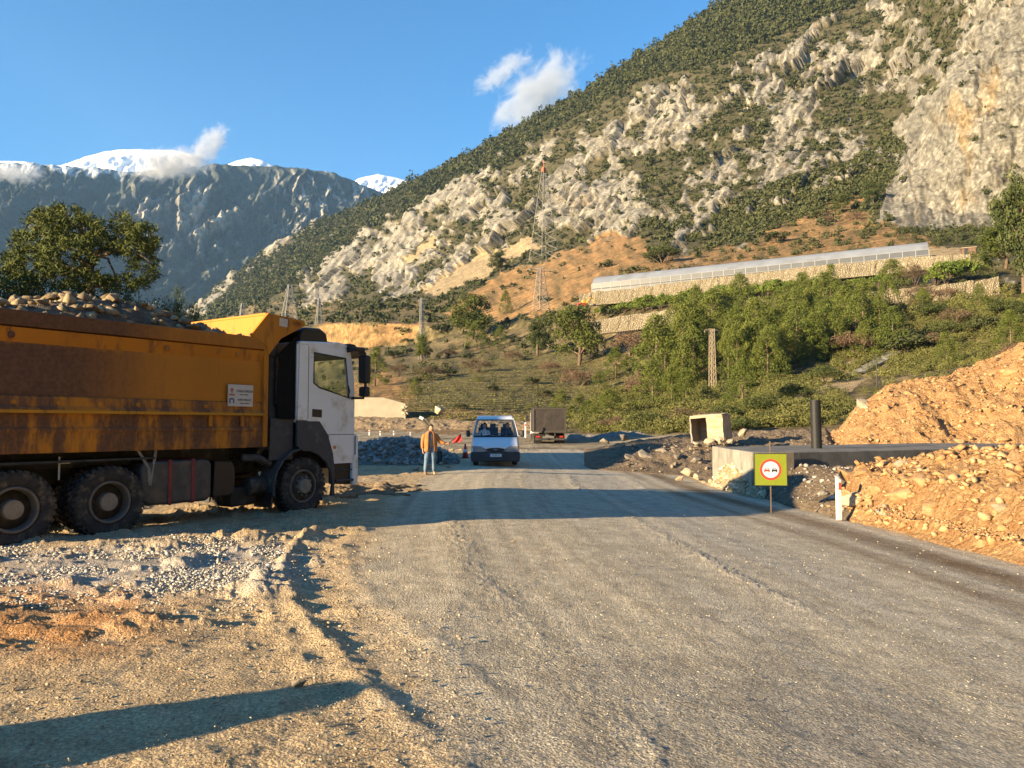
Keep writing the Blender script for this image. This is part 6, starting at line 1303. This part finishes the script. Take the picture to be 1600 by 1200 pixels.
mb = MB(); mb.loft([[(-.93, .81, 1.25), (.93, .81, 1.25), (.93, .82, 1.25), (-.93, .82, 1.25)], [(-.79, 1.455, 1.94), (.79, 1.455, 1.94), (.79, 1.465, 1.94), (-.79, 1.465, 1.94)]]); mb.build('windscreen', M_glass('van_windscreen', (.93, .95, .96)), VN)
mb = MB(); wsp = [(-.94, .80, 1.25), (.94, .80, 1.25), (.80, 1.45, 1.95), (-.80, 1.45, 1.95)]; mb.tube(wsp+wsp[:2], .025, 5); mb.build('window_seal', G_blk, VN)
MB().loft([[(-.93, .79, 1.225), (.93, .79, 1.225), (.93, .83, 1.25), (-.93, .83, 1.25)], [(-.90, .72, 1.20), (.90, .72, 1.20), (.90, .74, 1.225), (-.90, .74, 1.225)]]).build('wiper_cowl', G_blk, VN)
mb = MB(); mb.tube([(-.5, .78, 1.26), (.1, .87, 1.34)], .012, 4); mb.tube([(.15, .78, 1.26), (.72, .87, 1.34)], .012, 4); mb.build('wiper', G_blk, VN)
MB().loft([[(x, y, z) for x, z in ((-.99, .20), (.99, .20), (1.02, .34), (1.02, .56), (.96, .60), (-.96, .60), (-1.02, .56), (-1.02, .34))] for y in (-.10,)]+[[(x, .12, z) for x, z in ((-1.02, .18), (1.02, .18), (1.05, .34), (1.05, .56), (1.0, .61), (-1.0, .61), (-1.05, .56), (-1.05, .34))]]).build('bumper', V_b, VN, bevel=.03)
gr = MB(); gr.lathe([(1.0, -.03), (.8, -.045), (0, -.045)], n=32); go = gr.build('grille', G_blk, VN); go.scale = (.41, 1, .078); go.location = (0, -.005, .69)
em = MB().lathe([(1.0, -.012), (0, -.016)], n=24).build('oval_emblem', M_plain('emblem_blue_grey', (.12, .16, .25), .3), VN); em.scale = (.085, 1, .035); em.location = (0, -.045, .69)
npl = MB().box((0, -.112, .455), (.52, .012, .125)).build('number_plate', M_plain('plate_white_metal', (.66, .68, .70), .5, var=.03), VN); MB().box((-.235, -.119, .455), (.05, .004, .12)).build('blue_strip', M_plain('plate_blue', (.03, .06, .3), .5), npl)
text_obj('plate_lettering', '07 BJR 35', .105, G_blk, npl, Matrix.Translation((.025, -.119, .455)) @ Matrix.Rotation(math.pi/2, 4, 'X'), sx=.80)
MB().box((0, .2, .36), (1.7, .3, .18)).build('front_valance', V_b, VN); MB().box((0, 1.0, 1.18), (1.8, .4, .16)).build('dashboard', G_seat, VN, bevel=.03)
MB().box((.0, 2.6, .9), (1.8, 4.4, .08)).build('cabin_floor', G_seat, VN)
for x, y in ((-.52, 1.9), (.50, 1.9), (-.1, 1.95), (-.5, 3.0), (.5, 3.0), (-.5, 4.0), (.5, 4.0)):
    mb = MB(); mb.box((x, y+.22, 1.30), (.46, .12, .66)); mb.box((x, y+.24, 1.70), (.26, .09, .18)); mb.box((x, y, 1.02), (.46, .46, .14)); mb.build('seat', G_seat, VN, bevel=.03)
mb = MB(); mb.lathe([(.19+.015*math.cos(a), .015*math.sin(a)) for a in np.linspace(0, 2*math.pi, 8, endpoint=False)], n=20, closed=True); sw = mb.build('steering_wheel', G_blk, VN, smooth=True); sw.location = (.50, 1.38, 1.30); sw.rotation_euler = (-.6, 0, 0)
mb = MB(); mb.box((-.30, .95, 1.275), (.5, .16, .03)); mb.box((-.38, .94, 1.31), (.18, .02, .07)); mb.build('paper_sheets', K_white, VN)
MB().box((0, 4.94, 1.30), (1.9, .05, .10)).build('rear_frame', V_w, VN)
# ------------------------------------------------------------------ people
Q_skin = M_plain('skin', (.42, .235, .155), .55, var=.1); Q_hair = M_plain('dark_hair', (.03, .022, .017), .8, var=.3, scale=60)
Q_jacket = M_plain('brown_orange_jacket', (.37, .15, .04), .85, var=.2, scale=8, dirt=(.25, .15, .06), dirt_amt=.3, dscale=4, bmp=.4, bscale=14); Q_shirt = M_plain('grey_shirt', (.20, .205, .215), .9, var=.12, scale=8, bmp=.3, bscale=16)
Q_jean = M_plain('blue_jeans', (.11, .175, .255), .9, var=.25, scale=9, bmp=.4, bscale=18); Q_boot = M_plain('tan_boots', (.22, .145, .08), .8, var=.2, dirt=(.34, .27, .18), dirt_amt=.4)
def skin_obj(name, nodes, edges, mat, parent, sub=2, loc=None):
    """nodes: (x,y,z,rx[,ry]); the first is the root of the skin"""
    me = bpy.data.meshes.new(name); me.from_pydata([n_[:3] for n_ in nodes], edges, []); me.materials.append(mat)
    o = bpy.data.objects.new(name, me); COL.objects.link(o); o.parent = parent
    if not parent: pass
    md = o.modifiers.new('skin', 'SKIN'); md.branch_smoothing = .6; md.use_smooth_shade = True
    if not me.skin_vertices: me.attributes
    sv = me.skin_vertices[0].data
    for i, n_ in enumerate(nodes): sv[i].radius = (n_[3], n_[4] if len(n_) > 4 else n_[3]); sv[i].use_root = (i == 0)
    ss = o.modifiers.new('sub', 'SUBSURF'); ss.levels = sub; ss.render_levels = sub
    return o
def chain(nodes, edges, start, pts):
    p = start
    for q in pts: nodes.append(q); edges.append((p, len(nodes)-1)); p = len(nodes)-1
    return p
def hand(nodes, edges, wrist, c, d, side, up, curl=.5):
    """palm, five unequal bent fingers and a side thumb; d: along the hand, side: across, up: back of hand"""
    c, d, side, up = map(Vector, (c, d, side, up)); d.normalize(); side.normalize(); up.normalize()
    palm = chain(nodes, edges, wrist, [(*(c+d*.04), .020, .030), (*(c+d*.075), .016, .030)])
    for k, (off, ln) in enumerate(((-.030, .070), (-.010, .080), (.010, .075), (.029, .060))):
        b_ = c+d*.085+side*off; p1 = b_+(d*math.cos(curl)-up*math.sin(curl))*ln*.5; p2 = p1+(d*math.cos(curl*2.2)-up*math.sin(curl*2.2))*ln*.5
        chain(nodes, edges, palm, [(*b_, .0095), (*p1, .0085), (*p2, .007)])
    t0 = c+d*.03-side*.030; chain(nodes, edges, palm-1, [(*t0, .011), (*(t0+d*.035-side*.022-up*.012), .010), (*(t0+d*.062-side*.02-up*.03), .008)])
def head(mbn, parent, c, yaw=0, hair=True, scale=1., tilt=0):
    """skull, brow, nose, mouth, chin and ears as one surface; faces -Y"""
    bm = bmesh.new(); bmesh.ops.create_uvsphere(bm, u_segments=28, v_segments=20, radius=1)
    for v in bm.verts:
        x, y, z = v.co; w = .076*(1-.16*max(0, -z)**1.5-.05*max(0, z)); f_ = .098 if y < 0 else .094
        X_, Y_, Z_ = x*w, y*f_*(1-.10*max(0, -z)), z*.122
        if y < 0:
            n_ = math.exp(-(x/.17)**2-((z+.10)/.20)**2); Y_ -= .026*n_*(1 if z < .12 else .4); Y_ -= .010*math.exp(-(x/.3)**2-((z+.80)/.18)**2)
            Y_ += .012*(math.exp(-((abs(x)-.40)/.16)**2-((z-.06)/.11)**2)); Y_ -= .006*math.exp(-((z-.24)/.10)**2)*(1 if abs(x) < .6 else 0)
            Y_ -= .006*math.exp(-(x/.28)**2-((z+.46)/.07)**2)
        if abs(x) > .86 and abs(z+.05) < .28: X_ *= 1.13; Y_ += .008
        v.co = (X_*scale, Y_*scale, Z_*scale)
    me = bpy.data.meshes.new(mbn); bm.to_mesh(me); bm.free(); me.materials.append(Q_skin); me.polygons.foreach_set('use_smooth', np.ones(len(me.polygons), bool))
    o = bpy.data.objects.new(mbn, me); COL.objects.link(o); o.parent = parent; o.location = c; o.rotation_euler = (tilt, 0, yaw)
    e = MB()
    for s in (-1, 1): e.ball((s*.030*scale, -.083*scale, .008*scale), (.011*scale, .007*scale, .006*scale), 8, 6)
    e.build('eyes', Q_hair, o); e = MB(); e.tube([(-.022*scale, -.093*scale, -.056*scale), (0, -.100*scale, -.058*scale), (.022*scale, -.093*scale, -.056*scale)], .004*scale, 5); e.build('mouth', M_plain('lips', (.30, .13, .10), .6), o)
    if hair:
        bm = bmesh.new(); bmesh.ops.create_uvsphere(bm, u_segments=24, v_segments=16, radius=1)
        dl_ = [v for v in bm.verts if v.co.z < (.42 if v.co.y < -.1 else -.35) and not (abs(v.co.x) > .7 and v.co.y > -.35 and v.co.z > -.05)]
        bmesh.ops.delete(bm, geom=dl_, context='VERTS')
        for v in bm.verts: v.co = (v.co.x*.083*scale, v.co.y*.104*scale, v.co.z*.131*scale+.002)
        me = bpy.data.meshes.new('hair'); bm.to_mesh(me); bm.free(); me.materials.append(Q_hair); me.polygons.foreach_set('use_smooth', np.ones(len(me.polygons), bool)); h_ = bpy.data.objects.new('hair', me); COL.objects.link(h_); h_.parent = o
        sd_ = h_.modifiers.new('thick', 'SOLIDIFY'); sd_.thickness = .012; sd_.offset = 1
    return o
fx, fy, fz = ground_px(672, 741); fz = gz(fx, fy)
PR = empty('person', (fx, fy, fz+.005), math.radians(18)); tag(PR, 'man in open brown orange jacket and jeans holding out a red flag at the roadside', 'person')
# body: pelvis root, legs, spine, arms, hands in one surface
nd = [(0, 0, .93, .135, .10)]; ed = []
chest = chain(nd, ed, 0, [(0, .01, 1.10, .130, .095), (0, .01, 1.28, .15, .10), (0, .015, 1.40, .12, .085)])
neck = chain(nd, ed, chest, [(.01, .01, 1.475, .052, .055), (.012, -.005, 1.54, .05, .055)])
for s, kn, an in ((-1, (-.135, -.02, .50), (-.165, .03, .10)), (1, (.115, -.01, .50), (.135, .02, .10))):
    hp = chain(nd, ed, 0, [(s*.085, 0, .86, .088), (kn[0], kn[1], kn[2], .058), (kn[0]*.5+an[0]*.5, .015, .34, .056), (*an, .038)])
    chain(nd, ed, hp, [(an[0]+s*.02, an[1]-.10, .045, .036, .03), (an[0]+s*.03, an[1]-.17, .035, .03, .025)])
la = chain(nd, ed, chest, [(-.20, .01, 1.385, .062), (-.265, .02, 1.10, .044), (-.27, -.05, .875, .030)]); hand(nd, ed, la, (-.27, -.055, .86), (-.02, -.05, -1), (.35, -1, 0), (-1, -.2, 0), .45)
ra = chain(nd, ed, chest, [(.20, .01, 1.385, .062), (.34, -.02, 1.13, .044), (.545, -.13, 1.06, .030)]); hand(nd, ed, ra, (.555, -.135, 1.06), (1, -.35, -.05), (.2, .1, -1), (.3, 1, .0), 1.05)
bo = skin_obj('body', nd, ed, Q_skin, PR)
hd = head('head', PR, (.015, -.02, 1.615), math.radians(18))
def cuff_tube(name, segs, mat, n=16):
    mb = MB()
    for path, rad in segs:
        rings = []; prev = None
        for i, p in enumerate(path):
            p = Vector(p); d = (Vector(path[min(i+1, len(path)-1)])-Vector(path[max(0, i-1)])).normalized(); a = d.cross(Vector((0, 1, 0))); a = a.normalized() if a.length > .1 else Vector((1, 0, 0)); b_ = d.cross(a)
            r = rad[i]; rx, ry = r if isinstance(r, tuple) else (r, r); rings.append([p+a*math.cos(2*math.pi*j/n)*rx*(1+.05*math.sin(j*2.3+i*1.7))+b_*math.sin(2*math.pi*j/n)*ry*(1+.05*math.cos(j*1.9+i)) for j in range(n)])
        mb.loft(rings)
    o = mb.build(name, mat, PR, smooth=True); ss = o.modifiers.new('s', 'SUBSURF'); ss.levels = 1; ss.render_levels = 1; return o
cuff_tube('jeans', [([(-.055, .005, .99), (-.085, 0, .86), (-.125, -.02, .62), (-.14, -.02, .48), (-.155, .015, .28), (-.168, .025, .075)], [(.105, .125), (.112, .115), (.088, .09), (.074, .078), (.070, .075), (.072, .082)]),
                    ([(.055, .005, .99), (.085, 0, .86), (.108, -.015, .62), (.118, -.012, .48), (.13, .01, .28), (.138, .015, .075)], [(.105, .125), (.112, .115), (.088, .09), (.074, .078), (.070, .075), (.072, .082)])], Q_jean)
cuff_tube('shirt', [([(0, .0, .93), (0, .0, 1.10), (0, .005, 1.28), (0, .01, 1.40), (.006, .005, 1.47)], [(.165, .128), (.158, .122), (.178, .128), (.15, .105), (.072, .07)])], Q_shirt)
# jacket: back and two open fronts, collar and sleeves
mb = MB(); rings = []
for z, w_, d_, op in ((.78, .235, .17, .45), (.90, .235, .172, .42), (1.05, .22, .165, .40), (1.20, .218, .16, .38), (1.34, .222, .145, .36), (1.425, .17, .12, .40), (1.475, .10, .095, .55), (1.52, .095, .092, .6)):
    r_ = []
    for j in range(25):
        a = -math.pi/2+op+(2*math.pi-2*op)*j/24; wv = 1+.03*math.sin(j*1.3+z*9); r_.append((math.cos(a)*w_*wv, math.sin(a)*d_*wv+.01, z+.012*math.sin(j*.9)))
    rings.append(r_)
V_ = [[mb.bm.verts.new(p) for p in r_] for r_ in rings]
for i in range(len(V_)-1):
    for j in range(24): mb.bm.faces.new((V_[i][j], V_[i][j+1], V_[i+1][j+1], V_[i+1][j]))
jk = mb.build('jacket', Q_jacket, PR, smooth=True); sd_ = jk.modifiers.new('t', 'SOLIDIFY'); sd_.thickness = .022; sd_.offset = 1; jk.modifiers.new('s', 'SUBSURF').render_levels = 1
sl = cuff_tube('sleeves', [([(-.165, .01, 1.41), (-.225, .012, 1.33), (-.262, .02, 1.12), (-.275, -.005, 1.0), (-.272, -.045, .885)], [(.07, .085), .088, .074, .068, .056]), ([(.165, .01, 1.41), (.225, .008, 1.33), (.325, -.015, 1.15), (.42, -.06, 1.10), (.53, -.122, 1.062)], [(.07, .085), .088, .076, .068, .055])], Q_jacket)
for x, y in ((-.168, .03), (.138, .02)):
    mb = MB(); s = -1 if x < 0 else 1
    mb.loft([[(x+s*.01+ax*w_, y-.06+ay*l_, z) for ax, ay in [(math.cos(t), math.sin(t)) for t in np.linspace(0, 2*math.pi, 14, endpoint=False)]] for z, w_, l_ in ((.0, .052, .145), (.03, .054, .148), (.065, .05, .125), (.10, .046, .07))])
    for v in mb.bm.verts[-14:]: v.co.y += .05
    mb.build('boot', Q_boot, PR, smooth=True)
# flag in the man's hand
FL = empty('flag', (fx, fy, fz), math.radians(18)); tag(FL, 'red flag on a dark stick held in the man\'s hand', 'flag')
MB().tube([(.36, -.12, .84), (.60, -.155, 1.07), (1.06, -.22, 1.43)], .011, 8).build('stick', G_blk, FL)
mb = MB(); n_ = 10; rows_ = []
for i in range(n_+1):
    t = i/n_; base = Vector((.80+.26*t, -.185-.035*t, 1.225+.205*t)); hang = Vector((-.06+.10*t, 0, -.16-.13*t)); rows_.append([base+hang*(j/6)+Vector((0, .035*math.sin(t*7+j*.9), .01*math.sin(j*1.3))) for j in range(7)])
VV = [[mb.bm.verts.new(p) for p in r_] for r_ in rows_]
for i in range(n_):
    for j in range(6): mb.bm.faces.new((VV[i][j], VV[i+1][j], VV[i+1][j+1], VV[i][j+1]))
fo = mb.build('cloth', M_plain('red_flag_cloth', (.62, .04, .035), .8, var=.1), FL, smooth=True); sd_ = fo.modifiers.new('t', 'SOLIDIFY'); sd_.thickness = .004; fo.modifiers.new('s', 'SUBSURF').render_levels = 1
# two people in the van
def sitter(x, y, top, cloth, label, arms):
    o = empty('person', (VX.x+x, 32.4+y, VN.location.z), 0); tag(o, label, 'person')
    n_ = [(0, .05, 1.08, .16, .11)]; e_ = []; c_ = chain(n_, e_, 0, [(0, .03, 1.28, .16, .11), (0, .0, 1.46, .13, .09)]); chain(n_, e_, c_, [(0, -.01, 1.55, .05), (0, -.02, 1.60, .05)])
    for s in (-1, 1):
        chain(n_, e_, 0, [(s*.09, -.1, 1.06, .085), (s*.11, -.38, 1.08, .07), (s*.11, -.42, .90, .05)])
        w_ = chain(n_, e_, c_, [(s*.19, 0, 1.44, .06), (s*.23, -.10, 1.24, .045), (s*.15, -.34 if arms else -.25, 1.32 if arms else 1.16, .032)]); hand(n_, e_, w_, n_[-1][:3], (-s*.2, -1, .1), (0, .2, 1), (s, 0, 0), .9)
    skin_obj('body', n_, e_, cloth, o, 1); head('head', o, (0, -.03, 1.70), 0, True, 1.0); return o
sitter(.50, 1.90, 0, M_plain('dark_driver_jacket', (.045, .045, .055), .9), 'driver in dark clothes behind the wheel of the white van', True)
sitter(-.52, 1.90, 0, M_plain('pale_passenger_top', (.62, .60, .58), .9), 'passenger in a pale top on the front seat of the white van', False)
# ------------------------------------------------------------------ clouds
def cloud(name, c, size, scale, dens, label, tilt=(0, 0, 0), thr=.5, seed=0., ax=(1, 1, 1)):
    mb = MB(); mb.ball((0, 0, 0), 1, 24, 12); m, n, l, b = new_mat(name+'_vapour'); n.remove(b)
    v = coords(n, l); ln = n.new('ShaderNodeVectorMath'); ln.operation = 'LENGTH'; l.new(v, ln.inputs[0])
    vv = coords(n, l, ax); off = n.new('ShaderNodeVectorMath'); off.operation = 'ADD'; off.inputs[1].default_value = (seed, seed*.7, seed*1.3); l.new(vv, off.inputs[0])
    f = noise(n, l, scale*1.35, 9, .62, off.outputs[0], .5)
    fall = ramp(n, l, ln.outputs['Value'], .1, 1., .16, -.34)
    a = n.new('ShaderNodeMath'); a.operation = 'ADD'; l.new(f, a.inputs[0]); l.new(fall, a.inputs[1])
    d = ramp(n, l, a.outputs[0], thr, thr+.22, 0, dens)
    pv = n.new('ShaderNodeVolumePrincipled'); l.new(d, pv.inputs['Density']); pv.inputs['Color'].default_value = (.96, .97, 1, 1); pv.inputs['Anisotropy'].default_value = .2
    l.new(pv.outputs[0], n['Material Output'].inputs['Volume'])
    o = mb.build(name, m, smooth=True); o.location = c; o.scale = size; o.rotation_euler = tilt
    return tag(o, label, 'cloud', kind='stuff')
S.cycles.volume_step_rate = 1.0; S.cycles.volume_max_steps = 192
CY = 8200.
def sc(px, d=None): return px*(d or CY)/F
cloud('cloud', P(840, 150, CY), (sc(165), sc(60), sc(85)), 1.7, .0075, 'white torn cloud rising above the forested ridge', (0, math.radians(-40), 0), .42, 3.1, (2.0, 1, 1.2))
cloud('cloud', P(787, 112, CY), (sc(110), sc(40), sc(36)), 2.0, .0060, 'thin slanting cloud wisp left of the torn cloud', (0, math.radians(-36), 0), .44, 7.7, (2.4, 1, 1.1))
cloud('cloud', P(268, 256, 3050), (sc(125, 3050), 150, sc(46, 3050)), 1.8, .022, 'grey white cloud lying against the top of the far mountain', (0, math.radians(-6), 0), .41, 1.7, (2.6, 1.5, 1.1))
cloud('cloud', P(328, 226, 3080), (sc(74, 3080), 110, sc(34, 3080)), 2.0, .020, 'cloud plume leaning up from the far mountain edge', (0, math.radians(-50), 0), .41, 5.2, (2.2, 1.3, 1.1))
cloud('cloud', P(25, 270, 2500), (sc(95, 2500), 120, sc(28, 2500)), 2.0, .014, 'thin cloud drifting past the left end of the far mountain', (0, 0, 0), .43, 9.4, (2.8, 1.4, 1.1))
# ------------------------------------------------------------------ air
mb = MB(); mb.box(((-3400+2200)/2, (-60+7300)/2, (-30+2600)/2), (5600, 7360, 2630))
m_air, n, l, b = new_mat('valley_air'); n.remove(b)
pv = n.new('ShaderNodeVolumePrincipled'); pv.inputs['Color'].default_value = (.36, .63, 1, 1); pv.inputs['Density'].default_value = HAZE; pv.inputs['Anisotropy'].default_value = .1
l.new(pv.outputs[0], n['Material Output'].inputs['Volume'])
o = mb.build('haze', m_air); tag(o, kind='stuff'); o.display_type = 'WIRE'
